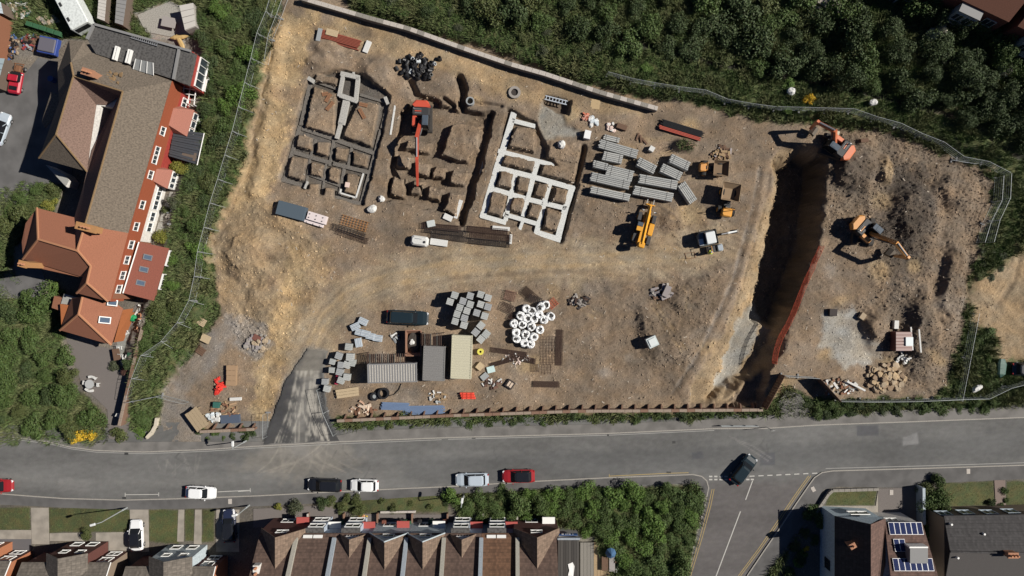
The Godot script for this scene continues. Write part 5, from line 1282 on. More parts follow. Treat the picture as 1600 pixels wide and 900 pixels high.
func build_yards() -> void:
	var tarm := M("yard_tar", Color(0.118, 0.115, 0.114), 0.95, 0.0, noise_tex(20, 0.012, 5, 0.82, 1.06), 0.09)
	var conc := M("path_concrete", Color(0.29, 0.262, 0.225), 0.95, 0.0, noise_tex(19, 0.012, 5, 0.85, 1.06), 0.15)
	var pav := M("yard_paving", Color(0.175, 0.155, 0.145), 0.95, 0.0, noise_tex(8, 0.1, 3, 0.7, 1.1), 0.5)
	sheet("drive", [[-60, 150], [20, 140], [60, 90], [110, 100], [130, 160], [110, 290], [60, 290], [10, 330], [-60, 330]], 0.06, tarm)
	sheet("drive", [[-60, 410], [60, 404], [72, 440], [62, 472], [20, 466], [-60, 470]], 0.06, tarm)
	sheet("yard", [[104, 530], [176, 545], [215, 470], [262, 480], [212, 620], [196, 690], [170, 685], [168, 640], [128, 600]], 0.06, pav)
	sheet("patio", [[182, 530], [216, 512], [228, 520], [214, 566], [190, 572]], 0.1, M("patio_stone", Color(0.27, 0.27, 0.25), 0.9, 0.0, noise_tex(46, 0.06, 3, 0.7, 1.1), 0.5))
	sheet("garden_paving", [[215, 24], [268, 2], [300, 20], [296, 62], [258, 56], [228, 50]], 0.1, M("patio_pale", Color(0.36, 0.345, 0.31), 0.9, 0.0, noise_tex(46, 0.06, 3, 0.7, 1.1), 0.4))
	for k in 4: sheet("garden_paving", [[[258, 318], [272, 312], [270, 326], [256, 330]], [[253, 332], [268, 328], [266, 344], [250, 346]], [[248, 348], [263, 346], [258, 366], [244, 362]], [[266, 300], [278, 300], [274, 311], [262, 313]]][k], 0.09 + k * 0.006, M("patio_pale"))
	for p in [[[49, 793], [76, 793], [77, 850], [50, 850]], [[203, 796], [232, 796], [233, 862], [205, 862]], [[279, 796], [288, 796], [287, 846], [277, 846]], [[305, 796], [315, 796], [315, 850], [303, 850]], [[-20, 828], [49, 828], [49, 842], [-20, 842]], [[78, 833], [130, 832], [130, 845], [78, 845]], [[150, 832], [203, 831], [203, 860], [170, 860], [170, 845], [150, 845]], [[338, 796], [374, 796], [374, 862], [338, 862]]]:
		sheet("path", p, 0.07, conc)
	sheet("yard", [[396, 795], [500, 790], [560, 803], [860, 805], [866, 822], [396, 824]], 0.06, pav)
	sheet("yard", [[0, 842], [49, 842], [49, 862], [0, 862]], 0.065, M("yard_dark", Color(0.1, 0.095, 0.1), 0.95))
	sheet("gravel_bed", [[868, 818], [950, 820], [955, 842], [910, 846], [868, 832]], 0.1, M("gravel_pale", Color(0.26, 0.24, 0.2), 0.95, 0.0, noise_tex(8, 0.3, 2, 0.4, 1.25), 0.8))
	sheet("drive", [[1372, 763], [1420, 762], [1432, 756], [1432, 815], [1372, 815]], 0.1, pav)
	sheet("path", [[1284, 790], [1368, 790], [1372, 764], [1376, 764], [1374, 815], [1290, 806]], 0.08, conc)
	sheet("path", [[1466, 793], [1660, 790], [1660, 800], [1470, 803]], 0.08, conc); sheet("path", [[1553, 750], [1570, 750], [1571, 789], [1555, 789]], 0.085, M("path_pink", Color(0.22, 0.17, 0.15), 0.95, 0.0, noise_tex(8, 0.1, 3, 0.7, 1.1), 0.5))
	# timber deck behind the extension: each board a piece
	var dk := thing("timber_deck", "weathered timber deck at the right end of the terrace", "deck", g(930, 880))
	for k in 9:
		var mb := MB.new(); mb.box(Vector3((k - 4) * 0.47, 0.2, 0.2), Vector3(0.44, 0.3, 6.4)); put(mb, "board", M("deck_%d" % (0 if k < 4 else 1), [Color(0.23, 0.215, 0.19), Color(0.40, 0.29, 0.17)][0 if k < 4 else 1], 0.9, 0.0, noise_tex(46, 0.06, 3, 0.7, 1.1), 0.8), dk)
# ---------------------------------------------------------------- vehicles and machines (local +x is forwards)
func gloss(key: String, c: Color, rough := 0.35) -> StandardMaterial3D:
	var m := M(key, c, rough)
	m.clearcoat_enabled = true; m.clearcoat = 0.6; m.clearcoat_roughness = 0.15
	return m

func oval(x: float, hw: float, y0: float, y1: float) -> Array:    # a rounded cross-section of a body at x
	var e := minf(0.16, (y1 - y0) * 0.3)
	return [Vector3(x, y0, -hw + e), Vector3(x, y0, hw - e), Vector3(x, y0 + e, hw), Vector3(x, y1 - e, hw), Vector3(x, y1, hw - e * 1.4), Vector3(x, y1, -hw + e * 1.4), Vector3(x, y1 - e, -hw), Vector3(x, y0 + e, -hw)]

func rounded(x0: float, x1: float, hw0: float, hw1: float, y: float, e: float) -> Array:   # a plan outline with clipped corners
	return [Vector3(x0 + e, y, -hw0), Vector3(x1 - e, y, -hw1), Vector3(x1, y, -hw1 + e), Vector3(x1, y, hw1 - e), Vector3(x1 - e, y, hw1), Vector3(x0 + e, y, hw0), Vector3(x0, y, hw0 - e), Vector3(x0, y, -hw0 + e)]

func wheel(t: Node3D, at: Vector3, r: float, w: float, rim: Material) -> void:
	var mb := MB.new(); mb.tube(at - Vector3(0, 0, w * 0.5), at + Vector3(0, 0, w * 0.5), r, 14)
	var o := put(mb, "wheel", M("tyre", Color(0.02, 0.02, 0.02), 0.9), t)
	var rm := MB.new()
	for s in [-1, 1]: rm.tube(at + Vector3(0, 0, s * (w * 0.5 - 0.01)), at + Vector3(0, 0, s * (w * 0.5 + 0.015)), r * 0.55, 10)
	put(rm, "rim", rim, o)

# long > 0 draws the cabin out to the tail (estate); glass_roof makes the roof dark
func car(label: String, u: float, v: float, deg: float, l: float, w: float, paint: Material, roofm: Material, tail := 0.12, called := "parked_car") -> Node3D:
	var y := 0.0
	var t := thing(called, label, "car", g(u, v) + Vector3(0, y, 0), -deg_to_rad(deg))
	var h := l * 0.5; var hw := w * 0.5
	var mb := MB.new()
	mb.loft([oval(-h, hw * 0.72, 0.45, 0.72), oval(-h + 0.14, hw * 0.9, 0.3, 0.86), oval(-h + 0.5, hw * 0.985, 0.24, 0.94), oval(-h * 0.3, hw, 0.22, 0.95), oval(h * 0.3, hw, 0.22, 0.93), oval(h - 0.75, hw * 0.985, 0.24, 0.86), oval(h - 0.22, hw * 0.88, 0.28, 0.74), oval(h, hw * 0.66, 0.42, 0.6)])
	put(mb, "body", paint, t)
	var xr := -h + l * tail; var xf := h - l * 0.26
	var gm := MB.new()
	gm.loft([rounded(xr - 0.1, xf, hw * 0.9, hw * 0.88, 0.9, 0.2), rounded(xr + 0.18, xf - 0.62, hw * 0.78, hw * 0.74, 1.36, 0.2)])
	M("car_glass", Color(0.012, 0.014, 0.017), 0.12, 0.0).metallic_specular = 0.3
	put(gm, "windows", M("car_glass"), t)
	var rm := MB.new()
	rm.loft([rounded(xr + 0.14, xf - 0.56, hw * 0.79, hw * 0.75, 1.33, 0.2), rounded(xr + 0.2, xf - 0.66, hw * 0.76, hw * 0.71, 1.42, 0.2), rounded(xr + 0.35, xf - 0.85, hw * 0.68, hw * 0.62, 1.45, 0.2)])
	put(rm, "roof", roofm, t)
	for s in [-1, 1]:
		for q in [[Vector3(xf - 0.05, 0.92, s * hw * 0.86), Vector3(xf - 0.64, 1.37, s * hw * 0.72)], [Vector3(xr - 0.05, 0.92, s * hw * 0.86), Vector3(xr + 0.2, 1.37, s * hw * 0.75)], [Vector3((xr + xf) * 0.5 - 0.1, 0.92, s * hw * 0.9), Vector3((xr + xf) * 0.5 - 0.15, 1.37, s * hw * 0.77)]]:
			var pm := MB.new(); pm.tube(q[0], q[1], 0.04, 5); put(pm, "pillar", paint, t)
		var mm := MB.new(); mm.box(Vector3(xf - 0.3, 0.98, s * (hw + 0.09)), Vector3(0.14, 0.13, 0.2), Basis.IDENTITY, 0.04); put(mm, "mirror", paint, t)
		var hl := MB.new(); hl.box(Vector3(h - 0.2, 0.64, s * hw * 0.66), Vector3(0.3, 0.13, 0.34), Basis(Vector3.UP, s * 0.5), 0.04); put(hl, "headlight", M("lamp_clear", Color(0.6, 0.62, 0.64), 0.15), t)
		var tl := MB.new(); tl.box(Vector3(-h + 0.1, 0.76, s * hw * 0.7), Vector3(0.18, 0.16, 0.3), Basis(Vector3.UP, -s * 0.4), 0.04); put(tl, "tail_light", M("lamp_red", Color(0.3, 0.01, 0.01), 0.2), t)
		for x in [-h + l * 0.19, h - l * 0.19]: wheel(t, Vector3(x, 0.31, s * (hw - 0.1)), 0.31, 0.2, M("alloy", Color(0.4, 0.4, 0.41), 0.4, 0.6))
	return t

func track(t: Node3D, z: float, l: float, h: float, w: float, m: Material) -> void:
	var ring := []
	var a := []; var b := []
	for k in 16:
		var an := TAU * k / 16.0
		var x := cos(an) * h * 0.5 + (l * 0.5 - h * 0.5) * signf(cos(an) + 1e-4); var y := sin(an) * h * 0.5 + h * 0.5
		a.append(Vector3(x, y, z - w * 0.5)); b.append(Vector3(x, y, z + w * 0.5))
	var mb := MB.new(); mb.loft([a, b])
	var n := int(l / 0.2)
	for k in n: mb.box(Vector3(-l * 0.5 + h * 0.3 + (l - h * 0.6) * (k + 0.5) / n, h + 0.015, z), Vector3(0.12, 0.05, w + 0.03))
	put(mb, "track", m, t)

# arm: points of boom foot, boom elbow, boom tip, stick tip, bucket end, in metres (x forwards, y up)
func excavator(label: String, u: float, v: float, deg: float, track_deg: float, sc: float, paint: Material, arm: Array, cab_side: float, roofm: Material, y := 0.0) -> Node3D:
	var t := thing("excavator", label, "excavator", g(u, v) + Vector3(0, y, 0), -deg_to_rad(deg))
	t.scale = Vector3.ONE * sc
	var dark := M("machine_dark", Color(0.028, 0.028, 0.03), 0.6)
	var under := Node3D.new(); under.name = "undercarriage"; t.add_child(under)
	under.rotation.y = -deg_to_rad(track_deg - deg)
	for s in [-1, 1]: track(under, s * 1.15, 3.9, 0.85, 0.6, M("track_rubber", Color(0.045, 0.04, 0.036), 0.85))
	var xm := MB.new(); xm.box(Vector3(0, 0.6, 0), Vector3(1.9, 0.4, 1.9), Basis.IDENTITY, 0.1); xm.tube(Vector3(0, 0.7, 0), Vector3(0, 1.0, 0), 0.65, 14); put(xm, "cross_frame", dark, under)
	var hb := MB.new()
	hb.loft([rounded(-1.75, 1.5, 1.2, 1.25, 1.0, 0.35), rounded(-1.8, 1.5, 1.22, 1.25, 1.25, 0.35)]); put(hb, "deck", dark, t)
	var cw := MB.new(); cw.loft([rounded(-2.25, -1.3, 1.0, 1.25, 1.1, 0.3), rounded(-2.3, -1.3, 1.05, 1.25, 1.9, 0.3), rounded(-2.15, -1.35, 0.95, 1.2, 2.05, 0.3)]); put(cw, "counterweight", paint, t)
	var en := MB.new(); en.box(Vector3(-0.75, 1.7, 0), Vector3(1.15, 0.85, 2.4), Basis.IDENTITY, 0.14); var eo := put(en, "engine_cover", dark, t)
	for k in 3:
		var gr := MB.new(); gr.box(Vector3(-1.0 + k * 0.26, 2.15, -cab_side * 0.35), Vector3(0.12, 0.05, 0.9)); put(gr, "grille", paint if k == 1 else M("machine_grey", Color(0.12, 0.12, 0.12), 0.7), eo)
	var ex := MB.new(); ex.tube(Vector3(-1.0, 2.1, -cab_side * 0.9), Vector3(-1.0, 2.6, -cab_side * 0.9), 0.07, 8); put(ex, "exhaust", M("aluminium"), eo)
	var tk := MB.new(); tk.box(Vector3(0.55, 1.55, -cab_side * 0.88), Vector3(1.5, 0.62, 0.62), Basis.IDENTITY, 0.1); put(tk, "side_locker", paint, t)
	var cb := MB.new(); cb.loft([rounded(-0.15, 1.65, 0.47, 0.47, 1.2, 0.12), rounded(-0.15, 1.62, 0.47, 0.47, 2.1, 0.12), rounded(-0.1, 1.35, 0.42, 0.42, 2.75, 0.12)])
	for k in cb.v.size(): cb.v[k] += Vector3(0, 0, cab_side * 0.74)
	var co := put(cb, "cab", M("car_glass"), t)
	var rf := MB.new(); rf.box(Vector3(0.6, 2.8, cab_side * 0.74), Vector3(1.4, 0.12, 0.86), Basis.IDENTITY, 0.06); put(rf, "cab_roof", roofm, co)
	var hatch := MB.new(); hatch.box(Vector3(0.75, 2.87, cab_side * 0.74), Vector3(0.7, 0.05, 0.55), Basis.IDENTITY, 0.02); put(hatch, "roof_hatch", M("cab_tint", Color(0.07, 0.09, 0.115), 0.25), co)
	for z in [-0.47, 0.47]:
		var pl := MB.new(); pl.path([Vector3(1.62, 1.25, cab_side * 0.74 + z), Vector3(1.62, 2.1, cab_side * 0.74 + z), Vector3(1.36, 2.74, cab_side * 0.74 + z * 0.9)], 0.045); pl.tube(Vector3(-0.14, 1.25, cab_side * 0.74 + z), Vector3(-0.1, 2.75, cab_side * 0.74 + z * 0.9), 0.05, 5); put(pl, "cab_pillar", dark, co)
	# boom of box section, deeper at the elbow
	var pt := func_pts(arm)
	var bm := MB.new(); bm.loft([bar_ring(pt[0], pt[1], 0.28, 0.2), bar_ring(pt[1], pt[2] - pt[0] + pt[1], 0.52, 0.22), bar_ring(pt[2], pt[2] * 2.0 - pt[1], 0.26, 0.2)])
	var bo := put(bm, "boom", paint, t)
	for s in [-1, 1]:
		var cy := MB.new(); cy.tube(Vector3(0.9, 1.2, s * 0.3), pt[1] * 0.75 + pt[0] * 0.25 + Vector3(0, -0.1, s * 0.3), 0.1, 8); cy.tube(pt[1] * 0.6 + pt[0] * 0.4 + Vector3(0, -0.1, s * 0.3), pt[1] + Vector3(0, 0, s * 0.3), 0.055, 8); put(cy, "boom_cylinder", M("machine_grey"), bo)
	var ac := MB.new(); ac.tube(pt[1] + Vector3(0, 0.45, 0), pt[2] + Vector3(-0.2, 0.42, 0), 0.1, 8); put(ac, "stick_cylinder", M("aluminium"), bo)
	var hs := MB.new(); hs.path([pt[0] + Vector3(0, 0.35, 0.12), pt[1] + Vector3(0, 0.5, 0.12), pt[2] + Vector3(0, 0.3, 0.12)], 0.03, 4); put(hs, "hose", dark, bo)
	var sm := MB.new(); sm.loft([bar_ring(pt[2] + (pt[2] - pt[3]).normalized() * 0.5, pt[2], 0.22, 0.17), bar_ring(pt[2], pt[3], 0.36, 0.18), bar_ring(pt[3], pt[3] * 2.0 - pt[2], 0.17, 0.14)]); put(sm, "stick", paint, t)
	var d: Vector3 = pt[4] - pt[3]
	var side := Vector3(0, 0, 1)
	var nrm := d.normalized().cross(side)
	var bk := MB.new()
	var bw := 0.55
	for s in [-1.0, 1.0]:
		var o: Vector3 = side * s * bw
		bk.poly([pt[3] + o, pt[3] + d * 0.25 + nrm * 0.55 + o, pt[3] + d * 0.75 + nrm * 0.6 + o, pt[4] + nrm * 0.15 + o], side * s)
	var shell := [pt[3], pt[3] + d * 0.25 + nrm * 0.55, pt[3] + d * 0.75 + nrm * 0.6, pt[4] + nrm * 0.15]
	for k in 3: bk.quad(shell[k] - side * bw, shell[k] + side * bw, shell[k + 1] + side * bw, shell[k + 1] - side * bw, nrm)
	var bko := put(bk, "bucket", M("bucket_steel", Color(0.09, 0.075, 0.06), 0.6, 0.5), t)
	for k in 5:
		var tm := MB.new(); tm.tube(pt[4] + nrm * 0.15 + side * (k - 2) * 0.25, pt[4] + nrm * 0.1 + side * (k - 2) * 0.25 + d.normalized() * 0.22, 0.06, 4, 0.015); put(tm, "tooth", M("tooth_steel", Color(0.4, 0.39, 0.37), 0.4, 0.6), bko)
	return t

func func_pts(a: Array) -> Array:
	var o := []
	for p in a: o.append(Vector3(p[0], p[1], 0))
	return o

func bar_ring(a: Vector3, towards: Vector3, hgt: float, hw: float) -> Array:
	var d := (towards - a).normalized()
	var n := Vector3(-d.y, d.x, 0)
	return [a + n * hgt - Vector3(0, 0, hw), a + n * hgt + Vector3(0, 0, hw), a - n * hgt * 0.6 + Vector3(0, 0, hw), a - n * hgt * 0.6 - Vector3(0, 0, hw)]

func dumper(label: String, u: float, v: float, deg: float, sc: float, paint: Material, skip: Material) -> void:
	var t := thing("site_dumper", label, "dumper", g(u, v) + Vector3(0, land.at(u, v), 0), -deg_to_rad(deg), "site dumpers")
	t.scale = Vector3.ONE * sc
	var dark := M("machine_dark")
	var ch := MB.new(); ch.box(Vector3(-0.1, 0.7, 0), Vector3(3.2, 0.3, 0.8), Basis.IDENTITY, 0.06); put(ch, "chassis", dark, t)
	for x in [-1.15, 1.05]:
		for s in [-1, 1]: wheel(t, Vector3(x, 0.55, s * 0.85), 0.55, 0.42, paint)
	var en := MB.new(); en.box(Vector3(-1.45, 1.15, 0), Vector3(1.0, 0.75, 1.25), Basis.IDENTITY, 0.14); put(en, "engine_cover", paint, t)
	var se := MB.new(); se.box(Vector3(-0.75, 1.1, 0), Vector3(0.5, 0.2, 0.55), Basis.IDENTITY, 0.06); se.box(Vector3(-0.98, 1.35, 0), Vector3(0.12, 0.5, 0.5), Basis.IDENTITY, 0.04); put(se, "seat", dark, t)
	var st := MB.new(); st.tube(Vector3(-0.2, 0.9, 0), Vector3(-0.35, 1.4, 0), 0.035, 6); st.ring_pipe(Vector3(-0.36, 1.42, 0), Vector3(-0.3, 0.95, 0).normalized(), 0.2, 0.16, 0.04, 12); put(st, "steering_wheel", dark, t)
	var rp := MB.new(); rp.path([Vector3(-1.1, 1.1, -0.6), Vector3(-1.1, 2.5, -0.55), Vector3(-1.1, 2.5, 0.55), Vector3(-1.1, 1.1, 0.6)], 0.045, 6); put(rp, "roll_bar", paint, t)
	# open tipping skip
	var sk := MB.new()
	var lo := [Vector3(0.3, 0.95, -0.75), Vector3(1.6, 0.95, -0.75), Vector3(1.6, 0.95, 0.75), Vector3(0.3, 0.95, 0.75)]
	var hi := [Vector3(0.0, 1.75, -1.1), Vector3(2.2, 1.6, -1.1), Vector3(2.2, 1.6, 1.1), Vector3(0.0, 1.75, 1.1)]
	sk.poly(lo)
	for k in 4:
		var j := (k + 1) % 4
		var c: Vector3 = (lo[k] + lo[j]) * 0.5 - Vector3(0.95, 0.95, 0)
		sk.quad(lo[k], lo[j], hi[j], hi[k], c)
		sk.tube(hi[k], hi[j], 0.05, 6)
	put(sk, "skip", skip, t)

func telehandler() -> void:
	var yel := gloss("machine_yellow", Color(0.62, 0.29, 0.02), 0.45)
	var t := thing("telehandler", "yellow telescopic handler with forks pointing at the concrete beams", "telehandler", g(1004, 358), -deg_to_rad(-75))
	var dark := M("machine_dark")
	var ch := MB.new(); ch.box(Vector3(0, 0.95, 0), Vector3(4.6, 0.5, 0.9), Basis.IDENTITY, 0.08); put(ch, "chassis", yel, t)
	for x in [-1.5, 1.5]:
		for s in [-1, 1]: wheel(t, Vector3(x, 0.65, s * 1.0), 0.65, 0.46, yel)
	for s in [-1, 1]:
		for x in [-1.5, 1.5]:
			var mg := MB.new(); mg.box(Vector3(x, 1.36, s * 1.0), Vector3(1.1, 0.06, 0.5), Basis.IDENTITY, 0.02); put(mg, "mudguard", dark, t)
	var en := MB.new(); en.box(Vector3(0.0, 1.35, 0.85), Vector3(1.7, 0.75, 0.75), Basis.IDENTITY, 0.12); put(en, "engine_cover", yel, t)
	var cb := MB.new(); cb.loft([rounded(-0.75, 0.75, 0.42, 0.42, 1.1, 0.1), rounded(-0.75, 0.75, 0.42, 0.42, 1.8, 0.1), rounded(-0.65, 0.5, 0.38, 0.38, 2.5, 0.1)])
	for k in cb.v.size(): cb.v[k] += Vector3(0, 0, -0.82)
	var co := put(cb, "cab", M("car_glass"), t)
	var rf := MB.new(); rf.box(Vector3(-0.35, 2.55, -0.82), Vector3(0.62, 0.1, 0.84), Basis.IDENTITY, 0.05); put(rf, "cab_roof", yel, co)
	var rg := MB.new(); rg.box(Vector3(0.28, 2.5, -0.82), Vector3(0.55, 0.06, 0.76), Basis.IDENTITY, 0.03); put(rg, "roof_glass", M("cab_tint"), co)
	var b0 := Vector3(-2.3, 2.35, 0.05); var b1 := Vector3(2.5, 1.35, 0.05)
	var bm := MB.new(); bm.tube(b0, b1, 0.27, 4); var bo := put(bm, "boom", yel, t)
	var b2 := MB.new(); b2.tube(b1 - (b1 - b0) * 0.02, b1 + (b1 - b0) * 0.14, 0.2, 4); put(b2, "inner_boom", yel, bo)
	var rl := MB.new(); rl.box(b0 + Vector3(-0.1, -0.45, 0), Vector3(0.8, 1.1, 0.9), Basis.IDENTITY, 0.12); put(rl, "boom_mount", yel, t)
	var hd := MB.new(); hd.box(Vector3(3.2, 0.75, 0.05), Vector3(0.35, 1.1, 0.4), Basis.IDENTITY, 0.06); hd.box(Vector3(3.4, 0.7, 0.05), Vector3(0.16, 0.7, 1.25), Basis.IDENTITY, 0.03); var ho := put(hd, "fork_carriage", yel, t)
	for s in [-1, 1]:
		var fk := MB.new(); fk.box(Vector3(4.0, 0.35, 0.05 + s * 0.45), Vector3(1.15, 0.07, 0.13)); fk.box(Vector3(3.46, 0.65, 0.05 + s * 0.45), Vector3(0.08, 0.65, 0.13)); put(fk, "fork", M("tooth_steel"), ho)
	for s in [-1, 1]:
		var lg := MB.new(); lg.box(Vector3(2.4, 1.5, s * 0.85), Vector3(0.14, 0.14, 0.3)); put(lg, "headlight", M("lamp_clear"), t)
		var mr := MB.new(); mr.box(Vector3(2.35, 1.75, s * 0.95), Vector3(0.08, 0.3, 0.2)); put(mr, "mirror", dark, t)

func mini_machines() -> void:
	var white := gloss("machine_white", Color(0.6, 0.63, 0.64), 0.4)
	var t := thing("mini_excavator", "white and grey mini excavator with its arm stretched to the right", "excavator", g(1101, 373), -deg_to_rad(-12))
	var dark := M("machine_dark")
	for s in [-1, 1]: track(t, s * 0.85, 2.5, 0.55, 0.42, M("track_rubber"))
	var bl := MB.new(); bl.box(Vector3(1.6, 0.35, 0), Vector3(0.12, 0.5, 2.1), Basis.IDENTITY, 0.03); put(bl, "dozer_blade", dark, t)
	var bd := MB.new(); bd.loft([rounded(-1.25, 1.0, 0.95, 0.95, 0.6, 0.4), rounded(-1.25, 1.0, 0.95, 0.95, 1.25, 0.4), rounded(-1.1, 0.9, 0.85, 0.85, 1.4, 0.4)]); put(bd, "body", M("machine_slate", Color(0.10, 0.13, 0.15), 0.4), t)
	var cb := MB.new(); cb.loft([rounded(-0.5, 0.95, 0.85, 0.85, 1.35, 0.15), rounded(-0.45, 0.85, 0.8, 0.8, 2.35, 0.15)]); var co := put(cb, "cab", M("car_glass"), t)
	var rf := MB.new(); rf.box(Vector3(0.2, 2.42, 0.05), Vector3(1.35, 0.14, 1.65), Basis.IDENTITY, 0.1); put(rf, "cab_roof", white, co)
	var rw := MB.new(); rw.box(Vector3(-0.95, 1.44, 0.4), Vector3(0.65, 0.1, 0.9), Basis.IDENTITY, 0.05); put(rw, "engine_cover", white, t)
	var bm := MB.new(); bm.path([Vector3(1.1, 0.9, -0.1), Vector3(2.0, 1.5, -0.1), Vector3(2.9, 1.5, -0.1)], 0.13, 5); var bo := put(bm, "boom", dark, t)
	var st := MB.new(); st.tube(Vector3(2.8, 1.55, -0.1), Vector3(4.4, 0.6, -0.1), 0.15, 5, 0.11); put(st, "stick", white, t)
	var cy := MB.new(); cy.tube(Vector3(1.9, 1.75, -0.1), Vector3(2.9, 1.75, -0.1), 0.06, 6); put(cy, "stick_cylinder", M("aluminium"), bo)
	var bk := MB.new(); bk.ring_pipe(Vector3(4.45, 0.35, -0.1), Vector3(0, 0, 1), 0.33, 0.27, 0.5, 8); put(bk, "bucket", M("bucket_steel"), t)
	# small ride-on machine below it
	var r := thing("ride_on_roller", "small black ride-on roller with grey bonnet below the mini excavator", "roller", g(1115, 389), -deg_to_rad(-12))
	for x in [-0.75, 0.75]:
		var dr := MB.new(); dr.tube(Vector3(x, 0.38, -0.5), Vector3(x, 0.38, 0.5), 0.38, 14); put(dr, "drum", M("tooth_steel"), r)
	var ch := MB.new(); ch.box(Vector3(0, 0.72, 0), Vector3(2.0, 0.35, 0.95), Basis.IDENTITY, 0.08); put(ch, "chassis", dark, r)
	var bn := MB.new(); bn.box(Vector3(0.62, 1.02, 0), Vector3(0.8, 0.35, 0.9), Basis.IDENTITY, 0.12); put(bn, "bonnet", M("bonnet_grey", Color(0.3, 0.34, 0.38), 0.4), r)
	var se := MB.new(); se.box(Vector3(-0.45, 1.0, 0), Vector3(0.45, 0.16, 0.5), Basis.IDENTITY, 0.05); put(se, "seat", dark, r)
	var rb := MB.new(); rb.path([Vector3(-0.8, 0.9, -0.48), Vector3(-0.8, 2.1, -0.45), Vector3(-0.8, 2.1, 0.45), Vector3(-0.8, 0.9, 0.48)], 0.04, 6); put(rb, "roll_bar", M("machine_yellow"), r)
	var fr := thing("steel_hoop", "thin rusty rectangular frame lying behind the roller", "frame", g(1078, 399) + Vector3(0, land.at(1078, 399) + 0.06, 0), 0.15)
	var fm := MB.new(); fm.path([Vector3(-0.7, 0, -0.4), Vector3(0.7, 0, -0.3), Vector3(0.7, 0, 0.45), Vector3(-0.5, 0, 0.4), Vector3(-0.7, 0, -0.4)], 0.035, 5); put(fm, "tube", M("rust", Color(0.17, 0.08, 0.04), 0.9), fr)

# a figure as one continuous surface: tapered bones blended and meshed as surface nets
func figure(bones: Array, cell: float, lo: Vector3, hi: Vector3) -> MB:
	var n := Vector3i(((hi - lo) / cell).ceil()) + Vector3i.ONE
	var f := PackedFloat32Array(); f.resize(n.x * n.y * n.z)
	for z in n.z:
		for y in n.y:
			for x in n.x:
				var p := lo + Vector3(x, y, z) * cell
				var s := 0.0
				for b in bones:
					var a: Vector3 = b[0]; var ab: Vector3 = b[1] - a
					var t := clampf((p - a).dot(ab) / maxf(ab.length_squared(), 1e-8), 0.0, 1.0)
					var d: float = (p - a - ab * t).length() - lerpf(b[2], b[3], t)
					if d < 0.12: s += exp(-d * 46.0)
				f[(z * n.y + y) * n.x + x] = 1.0 if s <= 1e-6 else -log(s) / 46.0
	var idx := {}
	var pts := PackedVector3Array()
	var mb := MB.new()
	for z in n.z - 1:
		for y in n.y - 1:
			for x in n.x - 1:
				var m := Vector3.ZERO; var c := 0
				for e in [[0, 0, 0, 1, 0, 0], [0, 1, 0, 1, 1, 0], [0, 0, 1, 1, 0, 1], [0, 1, 1, 1, 1, 1], [0, 0, 0, 0, 1, 0], [1, 0, 0, 1, 1, 0], [0, 0, 1, 0, 1, 1], [1, 0, 1, 1, 1, 1], [0, 0, 0, 0, 0, 1], [1, 0, 0, 1, 0, 1], [0, 1, 0, 0, 1, 1], [1, 1, 0, 1, 1, 1]]:
					var va := f[((z + e[2]) * n.y + y + e[1]) * n.x + x + e[0]]; var vb := f[((z + e[5]) * n.y + y + e[4]) * n.x + x + e[3]]
					if (va < 0.0) != (vb < 0.0):
						m += Vector3(e[0], e[1], e[2]).lerp(Vector3(e[3], e[4], e[5]), va / (va - vb)); c += 1
				if c > 0:
					idx[(z * n.y + y) * n.x + x] = pts.size()
					pts.append(lo + (Vector3(x, y, z) + m / c) * cell)
	for z in range(1, n.z - 1):
		for y in range(1, n.y - 1):
			for x in range(1, n.x - 1):
				var k := (z * n.y + y) * n.x + x
				var st := [1, n.x, n.x * n.y]
				for ax in 3:
					if (f[k] < 0.0) != (f[k + st[ax]] < 0.0):
						var d1: int = st[(ax + 1) % 3]; var d2: int = st[(ax + 2) % 3]
						var q := [k, k - d1, k - d1 - d2, k - d2]
						var ok := true
						for e in q: ok = ok and idx.has(e)
						if ok:
							var out := Vector3.ZERO; out[ax] = 1.0 if f[k] < 0.0 else -1.0
							mb.quad(pts[idx[q[0]]], pts[idx[q[1]]], pts[idx[q[2]]], pts[idx[q[3]]], out)
	return mb

